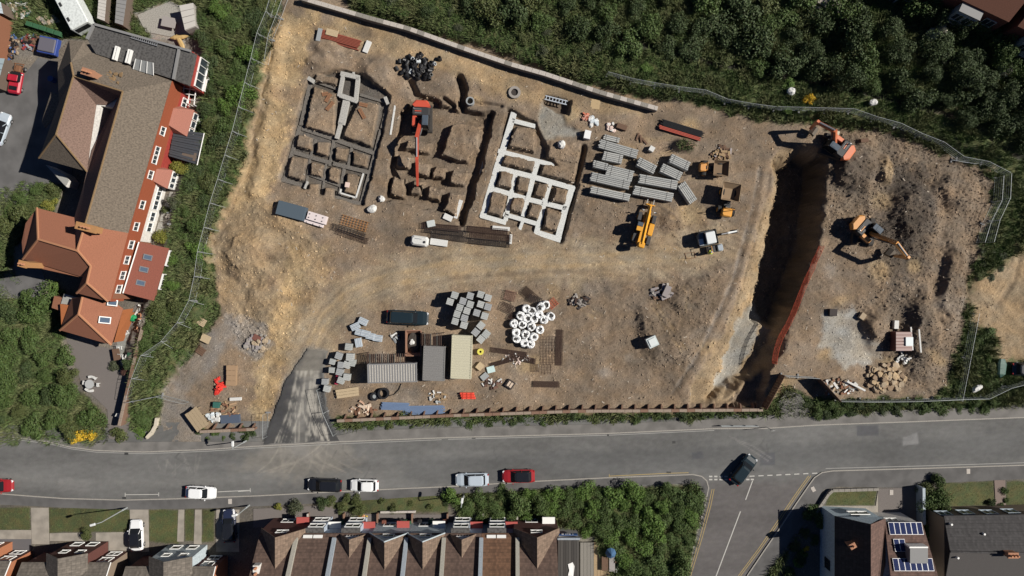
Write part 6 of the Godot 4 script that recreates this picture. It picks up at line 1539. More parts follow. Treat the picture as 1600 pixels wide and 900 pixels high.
func worker(label: String, u: float, v: float, deg: float, lean: float) -> void:
	var t := thing("person", label, "person", g(u, v) + Vector3(0, land.at(u, v), 0), -deg_to_rad(deg))
	var L := lean
	var hip := Vector3(0, 0.92, 0); var chest := Vector3(0.12 * L, 1.32, 0); var neck := Vector3(0.2 * L, 1.5, 0); var head := Vector3(0.26 * L, 1.64, 0)
	var b := [[hip, chest, 0.155, 0.165], [chest, neck, 0.13, 0.06], [neck, head, 0.055, 0.09], [head, head + Vector3(0.01, 0.06, 0), 0.095, 0.09], [head + Vector3(0.085, 0.0, 0), head + Vector3(0.115, -0.02, 0), 0.018, 0.015]]
	for s in [-1.0, 1.0]:
		var hj := hip + Vector3(0, -0.02, s * 0.1); var kn := Vector3(0.06 * s + 0.05, 0.5, s * 0.13); var an := Vector3(0.1 * s, 0.09, s * 0.14)
		b += [[hj, kn, 0.1, 0.07], [kn, an, 0.065, 0.045], [an + Vector3(-0.04, -0.04, 0), an + Vector3(0.17, -0.05, s * 0.02), 0.05, 0.04]]
		var sh := chest + Vector3(0.02, 0.1, s * 0.19); var el := sh + Vector3(0.1 + 0.05 * s, -0.27, s * 0.07); var wr := el + Vector3(0.22, -0.06, -s * 0.04)
		b += [[chest + Vector3(0, 0.08, 0), sh, 0.1, 0.068], [sh, el, 0.058, 0.045], [el, wr, 0.042, 0.03]]
		var pa := wr + Vector3(0.07, -0.01, 0)
		b += [[wr, pa, 0.03, 0.034]]
		for k in 4: b += [[pa + Vector3(0.01, 0, (k - 1.5) * 0.02), pa + Vector3(0.075 - absf(k - 1.2) * 0.008, -0.035, (k - 1.5) * 0.022), 0.011, 0.009]]
		b += [[wr + Vector3(0.03, 0, -s * 0.02), wr + Vector3(0.085, -0.01, -s * 0.055), 0.012, 0.01]]
	var mb := figure(b, 0.024, Vector3(-0.3, -0.02, -0.5), Vector3(0.72, 1.84, 0.5))
	for k in range(0, mb.v.size(), 3):
		var m := (mb.v[k] + mb.v[k + 1] + mb.v[k + 2]) / 3.0
		var c := Color(0.03, 0.035, 0.06)
		if m.y > 1.53: c = Color(0.42, 0.25, 0.17)
		elif m.y > 0.86:
			c = Color(0.55, 0.66, 0.06)
			if absf(m.y - 1.05) < 0.03 or absf(m.y - 1.25) < 0.03: c = Color(0.6, 0.6, 0.58)
			if m.x > 0.36: c = Color(0.42, 0.25, 0.17)
		elif m.y < 0.12: c = Color(0.06, 0.04, 0.03)
		for j in 3: mb.c[k + j] = c
	put(mb, "body", M("figure", Color(1, 1, 1), 0.8, 0.0, null, 1.0, true), t)
	var hh := MB.new()
	var hc := head + Vector3(0, 0.05, 0)
	var rings := []
	for k in 4:
		var rr := []
		for j in 12: rr.append(hc + Vector3(cos(TAU * j / 12.0) * 0.125, 0, sin(TAU * j / 12.0) * 0.112) * cos(k * 0.42) + Vector3(0, sin(k * 0.42) * 0.12, 0))
		rings.append(rr)
	hh.loft(rings); hh.box(hc + Vector3(0.13, 0.0, 0), Vector3(0.09, 0.015, 0.17), Basis.IDENTITY, 0.005)
	put(hh, "hard_hat", M("hat_white", Color(0.7, 0.7, 0.66), 0.4), t)

func build_machines() -> void:
	var red := gloss("machine_red", Color(0.50, 0.075, 0.04), 0.45); var orange := gloss("machine_orange", Color(0.58, 0.17, 0.075), 0.5); var amber := gloss("machine_amber", Color(0.55, 0.25, 0.06), 0.5)
	var tint := M("cab_tint", Color(0.07, 0.09, 0.115), 0.25)
	excavator("red tracked excavator with long straight boom over the middle foundation trenches", 659, 186, 93, 90, 1.0, red, [[0.6, 1.6], [3.4, 4.2], [6.0, 3.2], [9.4, 1.2], [10.3, -0.2]], -1.0, tint, -0.6)
	excavator("orange-red excavator at the head of the deep trench", 1300, 232, 216, 200, 1.0, orange, [[0.6, 1.6], [2.4, 4.6], [4.6, 3.8], [4.3, 0.9], [3.4, 0.3]], -1.0, tint, 0.2)
	excavator("amber excavator on the dark spoil with boom to the lower right", 1345, 362, 41, 95, 1.0, amber, [[0.6, 1.6], [3.0, 4.9], [5.6, 3.8], [5.2, 1.2], [4.2, 0.5]], -1.0, tint, 0.1)
	dumper("small orange site dumper beside the timber heap, the upper one", 1110, 265, 4, 0.95, amber, M("skip_mud", Color(0.17, 0.115, 0.07), 0.9))
	dumper("larger orange site dumper with empty upward facing skip, the lower one", 1134, 316, -80, 1.12, gloss("machine_ochre", Color(0.6, 0.27, 0.03), 0.5), M("skip_mud2", Color(0.22, 0.155, 0.095), 0.9))
	telehandler()
	mini_machines()
	worker("person in hi-vis yellow jacket and white hard hat beside the roller", 1105, 396, -30, 0.6)
	# cars
	var black := gloss("car_black", Color(0.012, 0.013, 0.016), 0.25); var navy := gloss("car_navy", Color(0.02, 0.026, 0.055), 0.25); var white := gloss("car_white", Color(0.72, 0.73, 0.74), 0.3); var silver := gloss("car_silver", Color(0.40, 0.46, 0.52), 0.3); var cred := gloss("car_red", Color(0.28, 0.016, 0.02), 0.3); var teal := gloss("car_dark_teal", Color(0.014, 0.024, 0.03), 0.2)
	car("dark red car cut off by the left edge of the picture", 1, 757, 0, 4.4, 1.78, cred, cred)
	car("white car parked alone on the curve beside the lawns", 317, 767.5, 3, 4.2, 1.72, white, white)
	car("black car parked in front of a white car near the site entrance", 509, 756, 182, 4.75, 1.82, black, black, 0.08)
	car("white car parked just right of a black car", 571, 756.5, 181, 3.9, 1.68, white, white)
	car("silver-blue car parked left of the red car", 738, 747.5, 179, 4.6, 1.8, silver, silver)
	car("red car with black roof parked right of the silver car", 810, 742, 179, 4.5, 1.8, cred, black)
	car("dark car turning out of the side road", 1159, 732, -52, 4.6, 1.86, teal, teal, 0.1, "moving_car")
	car("white car with black roof on the short driveway", 217, 834, -92, 4.3, 1.8, white, black)
	car("dark blue car on the driveway beside the pale gabled house", 361, 819, -92, 4.6, 1.84, navy, black, 0.08)
	car("long black car parked on the building site beside the skip", 638, 496, 3, 5.8, 2.0, teal, teal, 0.08)
	car("silver car on the drive at the left edge", 6, 203, -70, 4.6, 1.84, silver, black)
	car("dark car half hidden at the right edge on the bare slope", 1600, 576, 2, 4.3, 1.8, black, black)
	# red open-backed car being repaired
	var rc := thing("red_pickup", "red old car with its front taken apart on the drive", "car", g(30, 126), -deg_to_rad(-80))
	var bm := MB.new(); bm.loft([oval(-2.0, 0.7, 0.4, 0.75), oval(-1.8, 0.86, 0.3, 0.92), oval(0.8, 0.88, 0.3, 0.95), oval(1.0, 0.86, 0.3, 0.8)]); put(bm, "body", gloss("car_scarlet", Color(0.38, 0.012, 0.03), 0.4), rc)
	var cb := MB.new(); cb.loft([rounded(-0.5, 1.0, 0.8, 0.8, 0.9, 0.2), rounded(-0.35, 0.45, 0.68, 0.68, 1.36, 0.2)]); put(cb, "windows", M("car_glass"), rc)
	var rm := MB.new(); rm.box(Vector3(0.05, 1.38, 0), Vector3(0.85, 0.07, 1.36), Basis.IDENTITY, 0.05); put(rm, "roof", M("car_scarlet"), rc)
	var wm := MB.new(); wm.box(Vector3(-1.3, 0.98, 0), Vector3(0.55, 0.05, 1.1), Basis.IDENTITY, 0.02); put(wm, "rear_window", M("car_glass"), rc)
	var en := MB.new(); en.box(Vector3(1.5, 0.55, 0), Vector3(0.9, 0.4, 0.7), Basis.IDENTITY, 0.08)
	for s in [-1, 1]: en.tube(Vector3(0.9, 0.5, s * 0.6), Vector3(2.2, 0.5, s * 0.55), 0.06, 5)
	en.tube(Vector3(2.2, 0.5, -0.7), Vector3(2.2, 0.5, 0.7), 0.08, 6); put(en, "engine", M("rust"), rc)
	for s in [-1, 1]:
		for x in [-1.3, 1.6]: wheel(rc, Vector3(x, 0.31, s * 0.76), 0.31, 0.2, M("alloy"))
		var mi := MB.new(); mi.box(Vector3(0.7, 1.0, s * 0.98), Vector3(0.14, 0.13, 0.2), Basis.IDENTITY, 0.04); put(mi, "mirror", M("frame_white"), rc)
	var tr := thing("covered_trailer", "grey covered trailer with blue frame on the drive", "trailer", g(82, 75), -deg_to_rad(12))
	var tb := MB.new(); tb.box(Vector3(0, 0.75, 0), Vector3(2.6, 0.8, 2.3), Basis.IDENTITY, 0.06); put(tb, "box", M("trailer_blue", Color(0.03, 0.06, 0.25), 0.5), tr)
	var tc := MB.new(); tc.box(Vector3(0, 1.25, 0), Vector3(2.3, 0.22, 1.9), Basis.IDENTITY, 0.1); put(tc, "cover", M("trailer_cover", Color(0.11, 0.105, 0.13), 0.7), tr)
	for s in [-1, 1]: wheel(tr, Vector3(0, 0.3, s * 1.2), 0.3, 0.2, M("alloy"))
	var td := MB.new(); td.tube(Vector3(-1.3, 0.5, 0), Vector3(-2.2, 0.4, 0), 0.06, 6); put(td, "drawbar", M("machine_dark"), tr)
	# static caravan
	var cv := thing("caravan", "long white static caravan above the flat roof", "caravan", g(128, 25), -deg_to_rad(62))
	var cm := MB.new(); cm.box(Vector3(-1.2, 1.5, 0), Vector3(7.6, 2.3, 2.7), Basis.IDENTITY, 0.14); put(cm, "body", M("caravan_white", Color(0.66, 0.70, 0.69), 0.5, 0.0, noise_tex(46, 0.03, 3, 0.85, 1.05), 0.3), cv)
	for k in 3:
		var vm := MB.new(); vm.box(Vector3(-3.4 + k * 2.3, 2.7, 0.9), Vector3(0.6, 0.12, 0.3), Basis.IDENTITY, 0.04); put(vm, "roof_vent", M("machine_dark"), cv)
	var cw := MB.new(); cw.box(Vector3(2.62, 1.7, 0), Vector3(0.05, 0.9, 2.0)); put(cw, "window", M("car_glass"), cv)
	var cs := MB.new(); cs.box(Vector3(-1.2, 0.25, 0), Vector3(7.2, 0.4, 2.3)); put(cs, "base", M("machine_dark"), cv)
# ---------------------------------------------------------------- materials and stores on the site
func on(u: float, v: float, dy := 0.0) -> Vector3:
	return g(u, v) + Vector3(0, land.at(u, v) + dy, 0)

func solo(mb: MB, called: String, m: Material, label: String, category: String, at: Vector3, turn := 0.0, group := "") -> MeshInstance3D:
	var o := put(mb, called, m)
	o.position = at; o.rotation.y = turn
	tag(o, label, category, group)
	return o

func flat_board(called: String, label: String, category: String, u: float, v: float, w: float, d: float, h: float, deg: float, m: Material, dy := 0.0) -> void:
	var mb := MB.new(); mb.box(Vector3(0, h * 0.5, 0), Vector3(w * S, h, d * S), Basis.IDENTITY, minf(0.02, h * 0.4))
	solo(mb, called, m, label, category, on(u, v, dy), -deg_to_rad(deg))

func beam_pack(label: String, u: float, v: float, l: float, w: float, deg: float, layers: int) -> void:
	var t := thing("beam_pack", label, "concrete beams", on(u, v), -deg_to_rad(deg), "packs of grey concrete beams")
	var n := maxi(3, int(w * S / 0.24)); var ll := l * S
	for y in layers:
		for k in n:
			var sh := fmod(absf(sin(k * 12.9 + y * 7.7 + u)) * 43.7, 1.0)
			var mb := MB.new(); mb.box(Vector3((sh - 0.5) * 0.16, 0.18 + y * 0.245, (k - (n - 1) * 0.5) * 0.25), Vector3(ll - sh * 0.12, 0.2, 0.205), Basis.IDENTITY, 0.03)
			put(mb, "beam", M("concrete_beam_%d" % int(sh * 3), [Color(0.42, 0.43, 0.42), Color(0.46, 0.465, 0.45), Color(0.37, 0.38, 0.375)][int(sh * 3)], 0.9, 0.0, noise_tex(46, 0.06, 3, 0.7, 1.1), 0.5), t)
	for s in [-0.33, 0.33]:
		var bm := MB.new(); bm.box(Vector3(s * ll, 0.04, 0), Vector3(0.1, 0.08, n * 0.25)); put(bm, "bearer", M("timber_raw"), t)
		var st := MB.new(); st.box(Vector3(s * ll, layers * 0.245 + 0.05, 0), Vector3(0.05, 0.02, n * 0.25 + 0.04)); put(st, "strap", M("strap_black", Color(0.06, 0.06, 0.06), 0.6), t)

func block_cube(label: String, u: float, v: float, deg: float, w: float, h: float, group: String, tone: int) -> void:
	var t := thing("block_pack", label, "block pack", on(u, v), -deg_to_rad(deg), group)
	var pm := MB.new()
	for k in 3: pm.box(Vector3((k - 1) * w * 0.4, 0.05, 0), Vector3(0.1, 0.1, w * 0.96))
	put(pm, "pallet", M("timber_raw"), t)
	var m := M("block_grey_%d" % tone, [Color(0.42, 0.44, 0.43), Color(0.46, 0.475, 0.465), Color(0.36, 0.375, 0.385)][tone], 0.8, 0.0, noise_tex(46, 0.06, 3, 0.7, 1.1), 0.8)
	var rows := 4
	for k in rows:
		var mb := MB.new(); mb.box(Vector3(0, 0.1 + h * 0.5, (k - (rows - 1) * 0.5) * w / rows), Vector3(w, h, w / rows - 0.012), Basis.IDENTITY, 0.015)
		put(mb, "block_row", m, t)

func bulk_bag(label: String, u: float, v: float, seed_: int, dy := 0.0) -> void:
	var t := thing("bulk_bag", label, "bulk bag", on(u, v, dy), seed_ * 1.3, "white bulk bags")
	var q := RandomNumberGenerator.new(); q.seed = seed_
	var rings := []
	var open := q.randf_range(0.14, 0.34); var shift := Vector3(q.randf_range(-0.12, 0.12), 0, q.randf_range(-0.12, 0.12))
	for k in 6:
		var y: float = [0.0, 0.25, 0.55, 0.85, 0.98, 0.94][k]; var r: float = [0.45, 0.56, 0.6, 0.56, 0.47, open][k]
		var rr := []
		for j in 12:
			var a := TAU * j / 12.0
			var sq := 1.0 / maxf(absf(cos(a)), absf(sin(a)))
			rr.append(Vector3(cos(a), 0, sin(a)) * r * lerpf(1.0, sq, 0.45) * (q.randf_range(0.9, 1.1) if k < 5 else q.randf_range(0.5, 1.5)) + Vector3(0, y + q.randf_range(-0.04, 0.07), 0) + (shift if k == 5 else Vector3.ZERO))
		rings.append(rr)
	var mb := MB.new(); mb.loft(rings, false); put(mb, "bag", M("woven_white", Color(0.70, 0.71, 0.71), 0.75), t)
	var fm := MB.new(); fm.blob(Vector3(0, 0.8, 0), Vector3(0.36, 0.1, 0.36), seed_ + 3, 0.2, 5, 9); put(fm, "fill", M("bag_fill", Color(0.06, 0.058, 0.056), 0.95), t)
	for k in 4:
		var a := TAU * (k + 0.5) / 4.0
		var c := Vector3(cos(a) * 0.42, 0.96, sin(a) * 0.42)
		var s := Vector3(-sin(a), 0, cos(a)) * 0.13
		var lm := MB.new(); lm.path([c - s, c - s * 0.6 + Vector3(0, 0.16, 0), c + s * 0.6 + Vector3(q.randf_range(-0.08, 0.08), 0.15, 0), c + s], 0.025, 4); put(lm, "loop", M("woven_white"), t)

func pipe_bundle(called: String, label: String, u: float, v: float, l: float, deg: float, n: int, r: float, m: Material, dy := 0.0, rowz := 0) -> void:
	var t := thing(called, label, "pipes", on(u, v, dy), -deg_to_rad(deg))
	var per := rowz if rowz > 0 else n
	for k in n:
		var lay := k / per
		var sh := fmod(absf(sin(k * 5.3 + u) * 91.7), 1.0)
		var mb := MB.new(); mb.tube(Vector3(-l * S * 0.5 + (sh - 0.5) * 0.5, r + lay * r * 1.75, ((k % per) - (per - 1) * 0.5) * r * 2.08 + lay * r), Vector3(l * S * 0.5 + (sh - 0.5) * 0.5, r + lay * r * 1.75, ((k % per) - (per - 1) * 0.5) * r * 2.08 + lay * r), r, 8)
		put(mb, "pipe", m, t)

# a cage of reinforcement: long bars held by stirrups
func rebar_cage(label: String, u: float, v: float, l: float, w: float, h: float, deg: float, m: Material, step := 0.45, bars := 4) -> void:
	var t := thing("rebar_cage", label, "rebar cage", on(u, v), -deg_to_rad(deg), "reinforcement cages")
	var hl := l * S * 0.5; var hw := w * S * 0.5
	for k in bars:
		var mb := MB.new()
		var z := -hw + 2.0 * hw * k / (bars - 1)
		mb.tube(Vector3(-hl, 0.06, z), Vector3(hl, 0.06, z), 0.028, 4); mb.tube(Vector3(-hl, h, z), Vector3(hl, h, z), 0.028, 4)
		put(mb, "long_bar", m, t)
	var n := int(2.0 * hl / step)
	for k in n:
		var x := -hl + 2.0 * hl * (k + 0.5) / n
		var mb := MB.new(); mb.path([Vector3(x, 0.05, -hw), Vector3(x, h, -hw), Vector3(x, h, hw), Vector3(x, 0.05, hw), Vector3(x, 0.05, -hw)], 0.024, 4); put(mb, "stirrup", m, t)

func mesh_sheet(label: String, u: float, v: float, w: float, d: float, deg: float, step: float, layers: int) -> void:
	var t := thing("mesh_sheet", label, "steel mesh", on(u, v, 0.12), -deg_to_rad(deg), "steel mesh sheets")
	var m := M("rebar_dark")
	var nx := int(w * S / step); var nz := int(d * S / step)
	for y in layers:
		for k in nx + 1:
			var mb := MB.new(); mb.tube(Vector3(-w * S * 0.5 + k * step + y * 0.07, y * 0.05, -d * S * 0.5), Vector3(-w * S * 0.5 + k * step + y * 0.07, y * 0.05, d * S * 0.5), 0.02, 4); put(mb, "bar", m, t)
		for k in nz + 1:
			var mb := MB.new(); mb.tube(Vector3(-w * S * 0.5, y * 0.05 + 0.025, -d * S * 0.5 + k * step + y * 0.06), Vector3(w * S * 0.5, y * 0.05 + 0.025, -d * S * 0.5 + k * step + y * 0.06), 0.02, 4); put(mb, "bar", m, t)

func container(label: String, u0: float, v0: float, u1: float, v1: float, h: float, m: Material, ribs_x: bool, ribm: Material) -> void:
	var c := (g(u0, v0, h) + g(u1, v1, h)) * 0.5; c.y = 0
	var sz := g(u1, v1, h) - g(u0, v0, h)
	var y := land.at((u0 + u1) * 0.5, (v0 + v1) * 0.5)
	var t := thing("shipping_container", label, "container", c + Vector3(0, y, 0), deg_to_rad(1.5 if ribs_x else -2.0), "site containers")
	var b := MB.new(); b.box(Vector3(0, h * 0.5, 0), Vector3(sz.x - 0.08, h - 0.06, sz.z - 0.08)); put(b, "box", m, t)
	var f := MB.new()
	for sx in [-1, 1]:
		for sz2 in [-1, 1]: f.box(Vector3(sx * (sz.x * 0.5 - 0.07), h * 0.5, sz2 * (sz.z * 0.5 - 0.07)), Vector3(0.16, h, 0.16))
	for sx in [-1, 1]:
		f.box(Vector3(sx * (sz.x * 0.5 - 0.06), h - 0.02, 0), Vector3(0.12, 0.12, sz.z - 0.16)); f.box(Vector3(0, h - 0.02, sx * (sz.z * 0.5 - 0.06)), Vector3(sz.x - 0.16, 0.12, 0.12))
	put(f, "frame", m, t)
	var n := int((sz.x if ribs_x else sz.z) / 0.36)
	for k in n:
		var o := ((k + 0.5) / n - 0.5)
		var rb := MB.new()
		if ribs_x: rb.box(Vector3(o * (sz.x - 0.3), h - 0.015, 0), Vector3(0.17, 0.05, sz.z - 0.26), Basis.IDENTITY, 0.02)
		else: rb.box(Vector3(0, h - 0.015, o * (sz.z - 0.3)), Vector3(sz.x - 0.26, 0.05, 0.17), Basis.IDENTITY, 0.02)
		put(rb, "roof_rib", ribm, t)
	for k in 2:
		var db := MB.new(); db.tube(Vector3(-0.3 + k * 0.6, 0.2, sz.z * 0.5 + 0.02) if not ribs_x else Vector3(sz.x * 0.5 + 0.02, 0.2, -0.3 + k * 0.6), Vector3(-0.3 + k * 0.6, h - 0.2, sz.z * 0.5 + 0.02) if not ribs_x else Vector3(sz.x * 0.5 + 0.02, h - 0.2, -0.3 + k * 0.6), 0.03, 5); put(db, "locking_bar", M("aluminium"), t)

func heap(called: String, label: String, category: String, u: float, v: float, ru: float, rv: float, n: int, size: float, piece: String, ms: Array, seed_: int, boxy := false, top := 0.5) -> void:   # a pile whose pieces are parts
	var t := thing(called, label, category, on(u, v))
	var q := RandomNumberGenerator.new(); q.seed = seed_
	for k in n:
		var a := q.randf() * TAU; var d := sqrt(q.randf())
		var p := Vector3(cos(a) * d * ru * S, 0, sin(a) * d * rv * S)
		p.y = land.at(u + p.x / S, v + p.z / S) - land.at(u, v) + (1.0 - d) * top * q.randf_range(0.3, 1.0) + size * 0.2
		var mb := MB.new(); var s := size * q.randf_range(0.6, 1.3)
		if boxy: mb.box(Vector3.ZERO, Vector3(s * q.randf_range(1.0, 2.2), s * 0.5, s * 0.6), Basis(Vector3(q.randf_range(-0.3, 0.3), 1, q.randf_range(-0.3, 0.3)).normalized(), q.randf() * TAU))
		else: mb.blob(Vector3.ZERO, Vector3(s, s * 0.6, s * 0.8), seed_ + k, 0.22, 4, 7)
		var o := put(mb, piece, ms[q.randi() % ms.size()], t)
		o.position = p
		if not boxy: o.rotation.y = q.randf() * TAU

func pallet(label: String, u: float, v: float, w: float, d: float, deg: float, n: int, m: Material, h := 0.14) -> void:
	var t := thing("timber_stack", label, "timber", on(u, v), -deg_to_rad(deg))
	for k in n:
		var mb := MB.new(); mb.box(Vector3(0, h, (k - (n - 1) * 0.5) * d * S / n), Vector3(w * S - fmod(absf(sin(k * 3.3)) * 9.1, 1.0) * 0.15, 0.05, d * S / n - 0.03)); put(mb, "plank", m, t)
	for s in [-0.4, 0, 0.4]:
		var mb := MB.new(); mb.box(Vector3(s * w * S, h * 0.5 - 0.01, 0), Vector3(0.1, h - 0.02, d * S * 0.98)); put(mb, "bearer", m, t)

func build_site() -> void:
	var raw := M("timber_raw", Color(0.36, 0.25, 0.14), 0.9, 0.0, noise_tex(46, 0.06, 3, 0.7, 1.1), 0.8)
	var ply := M("plywood", Color(0.46, 0.36, 0.23), 0.85, 0.0, noise_tex(46, 0.06, 3, 0.8, 1.1), 0.5)
	var white := M("board_white", Color(0.62, 0.62, 0.60), 0.7, 0.0, noise_tex(46, 0.06, 3, 0.8, 1.1), 0.6)
	var grey := M("board_grey", Color(0.3, 0.32, 0.33), 0.8, 0.0, noise_tex(46, 0.06, 3, 0.8, 1.1), 0.6)
	var rdark := M("rebar_dark", Color(0.075, 0.045, 0.035), 0.85, 0.2); var rrust := M("rebar_rust", Color(0.33, 0.16, 0.06), 0.9); var rblack := M("rebar_black", Color(0.04, 0.032, 0.03), 0.8, 0.2)
	var redp := M("pipe_red", Color(0.24, 0.065, 0.04), 0.7); var black := M("plastic_black", Color(0.014, 0.014, 0.016), 0.5); var blue := M("pipe_blue", Color(0.14, 0.2, 0.32), 0.6)
	# concrete strips of the third foundation, each pour a piece
	var conc := M("fresh_concrete", Color(0.60, 0.615, 0.60), 0.9, 0.0, noise_tex(9, 0.06, 4, 0.8, 1.06), 0.35)
	var fd := thing("strip_foundation", "white concrete strip foundation beside the grey beams", "foundation", g(846, 262))
	org = fd.position
	for s in [[690, 240, 625, 455, 30], [622, 455, 540, 735, 30], [690, 272, 788, 297, 22], [622, 420, 880, 487, 22], [606, 500, 785, 545, 26], [785, 545, 978, 600, 26], [578, 600, 668, 627, 24], [668, 627, 752, 652, 24], [752, 652, 842, 674, 24], [842, 674, 940, 698, 24], [537, 735, 645, 766, 24], [648, 728, 812, 776, 22], [800, 815, 912, 850, 28], [805, 480, 786, 545, 26], [702, 525, 690, 570, 22], [690, 570, 652, 750, 22], [786, 545, 770, 610, 24], [770, 610, 738, 730, 22], [868, 570, 850, 630, 26], [850, 630, 802, 815, 26], [975, 600, 942, 700, 30], [942, 700, 905, 848, 30], [735, 760, 722, 795, 16]]:
		var a: Array = z7([[s[0], s[1]]])[0]; var b: Array = z7([[s[2], s[3]]])[0]
		var pa := g(a[0], a[1]); var pb := g(b[0], b[1])
		var mb := MB.new(); mb.box((pa + pb) * 0.5 + Vector3(0, -0.62 - fmod(s[0], 7) * 0.0015, 0), Vector3(pa.distance_to(pb) + 0.5, 0.5, s[4] / 3.103 * S), Basis(Vector3.UP, heading(pa.x, pa.z, pb.x, pb.z)), 0.03)
		part(mb, "concrete_strip", conc, fd)
	# the first foundation: dull blinding, pale pads at its head
	var f1 := thing("brick_foundation", "dark trench foundation with pale concrete pads at its head", "foundation", g(525, 215))
	org = f1.position
	var dull := M("old_concrete", Color(0.17, 0.155, 0.138), 0.95, 0.0, noise_tex(9, 0.06, 4, 0.6, 1.15), 0.4); var palec := M("pale_concrete", Color(0.5, 0.49, 0.46), 0.9, 0.0, noise_tex(9, 0.06, 4, 0.6, 1.1), 0.5)
	for s in [[340, 110, 280, 380, 26, 0], [270, 395, 170, 740, 24, 0], [845, 215, 800, 400, 22, 0], [790, 420, 750, 580, 20, 0], [750, 590, 670, 880, 26, 0], [290, 405, 500, 475, 30, 0], [500, 480, 750, 565, 26, 0], [235, 560, 480, 630, 26, 0], [480, 630, 720, 690, 26, 0], [160, 735, 315, 780, 26, 0], [505, 850, 665, 890, 26, 0], [330, 700, 520, 770, 20, 0], [372, 480, 340, 590, 16, 0], [490, 480, 465, 640, 20, 0], [605, 530, 580, 660, 18, 0], [555, 670, 525, 840, 20, 0], [440, 640, 415, 830, 14, 0], [335, 610, 312, 770, 14, 0], [375, 105, 530, 160, 16, 0], [665, 190, 830, 240, 18, 0], [545, 60, 655, 85, 30, 1], [555, 70, 530, 200, 24, 1], [650, 90, 635, 240, 26, 1], [540, 200, 640, 235, 30, 1], [630, 0, 622, 60, 16, 1], [575, 240, 545, 380, 44, 1], [540, 380, 515, 470, 26, 1], [335, 90, 365, 110, 26, 1], [825, 215, 840, 250, 22, 1], [325, 755, 310, 790, 12, 1]]:
		var a: Array = z6([[s[0], s[1]]])[0]; var b: Array = z6([[s[2], s[3]]])[0]
		var pa := g(a[0], a[1]); var pb := g(b[0], b[1])
		var mb := MB.new(); mb.box((pa + pb) * 0.5 + Vector3(0, -0.8 - fmod(s[0], 7) * 0.003 + s[5] * 0.55, 0), Vector3(pa.distance_to(pb) + 0.3, 0.5, s[4] / 4.09 * S), Basis(Vector3.UP, heading(pa.x, pa.z, pb.x, pb.z)), 0.03)
		part(mb, "concrete_pad" if s[5] else "blinding_strip", palec if s[5] else dull, f1)
	var wf := thing("white_battens", "white L-shaped batten frame in the lower corner of the dark foundation", "battens", g(554, 290) + Vector3(0, 0.12, 0))
	org = wf.position
	for s in [[545, 800, 540, 825], [542, 825, 640, 855], [640, 855, 688, 700]]:
		var a: Array = z6([[s[0], s[1]]])[0]; var b: Array = z6([[s[2], s[3]]])[0]
		var mb := MB.new(); mb.box((g(a[0], a[1]) + g(b[0], b[1])) * 0.5 + Vector3(0, 0.1, 0), Vector3(g(a[0], a[1]).distance_to(g(b[0], b[1])), 0.12, 0.22), Basis(Vector3.UP, heading(a[0], a[1], b[0], b[1]))); part(mb, "batten", white, wf)
	flat_board("paper_sack", "small pink and white sack in the lower corner of the dark foundation", "sack", 543, 289, 7, 8, 0.14, 10, M("sack_pink", Color(0.6, 0.47, 0.42), 0.8))
	for k in 5: pallet(["two rusty planks on the dark foundation's upper left platform, upper", "two rusty planks on the dark foundation's upper left platform, lower", "rusty planks on the dark foundation's upper right platform, upper", "rusty planks on the dark foundation's upper right platform, lower", "stub of rusty planks beside the pale pads"][k], [513, 516, 568, 566, 508][k], [153, 166, 164, 178, 147][k], [15, 17, 14, 18, 10][k], 6, [-58, -50, 12, 62, -10][k], 2, M("plank_rust", Color(0.21, 0.105, 0.055), 0.9))
	# packs of concrete beams
	for k in 13:
		var b: Array = [[955, 217, 26, 8, 14, 1], [965, 234, 62, 14, 16, 3], [956, 248, 31, 15, 12, 4], [937, 260, 23, 13, 14, 4], [967, 272, 42, 17, 14, 4], [952, 284, 62, 14, 13, 4], [952, 304, 62, 12, 12, 5], [1008, 261, 30, 15, 27, 5], [1059, 256, 32, 15, 25, 5], [1046, 271, 34, 15, 25, 5], [1026, 286, 60, 14, 10, 5], [1019, 304, 62, 16, 11, 4], [1071, 303, 34, 14, 56, 5]][k]
		beam_pack("pack of grey concrete beams, " + ["the short low one at the top of the stacks", "the long top one of the left column", "the short one second from top of the left column", "the shortest one at the left", "the raised one right of the shortest pack", "the long one second from bottom of the left column", "the long bottom one of the left column", "the one nearest the small white cube", "the upper one of the slanting pair near the dumper", "the lower one of the slanting pair near the dumper", "the long upper one right of the middle", "the long bottom one right of the middle", "the steeply slanting one at the right end"][k], b[0], b[1], b[2], b[3], b[4], b[5])
	flat_board("concrete_cube", "small white concrete cube above the beam packs", "cube", 1017, 234, 8, 8, 0.75, 30, white)
	# pipes
	pipe_bundle("red_pipe_bundle", "bundle of red-brown pipes near the top left of the site", 532, 63, 62, 16, 14, 0.09, redp, 0.0, 8)
	flat_board("grey_sheet", "grey sheet laid over the left end of the red pipes", "sheet", 500, 56, 7, 20, 0.05, 12, grey, 0.42); flat_board("cream_board", "cream board lying on the red pipes", "board", 520, 53, 19, 10, 0.05, 15, ply, 0.4); flat_board("insulation_sheet", "white insulation panel beside the red pipes", "panel", 574, 74, 8, 19, 0.35, 22, white)
	pipe_bundle("black_pipe_bundle", "bundle of black pipes on the grassy mound", 1066, 201, 66, 17, 12, 0.07, black, 0.15, 6); pipe_bundle("red_pipe_bundle", "bundle of red pipes below the black pipes on the grassy mound", 1061, 208, 66, 17, 6, 0.08, M("pipe_bright_red", Color(0.36, 0.075, 0.05), 0.6), 0.1, 3)
	pipe_bundle("blue_pipe_bundle", "long bundle of pale blue pipes along the brick wall", 662, 640, 62, -1, 14, 0.08, blue, 0.0, 7); pipe_bundle("blue_pipe_bundle", "shorter bundle of pale blue pipes overlapping the long one", 618, 634, 42, 2, 12, 0.08, blue, 0.05, 6)
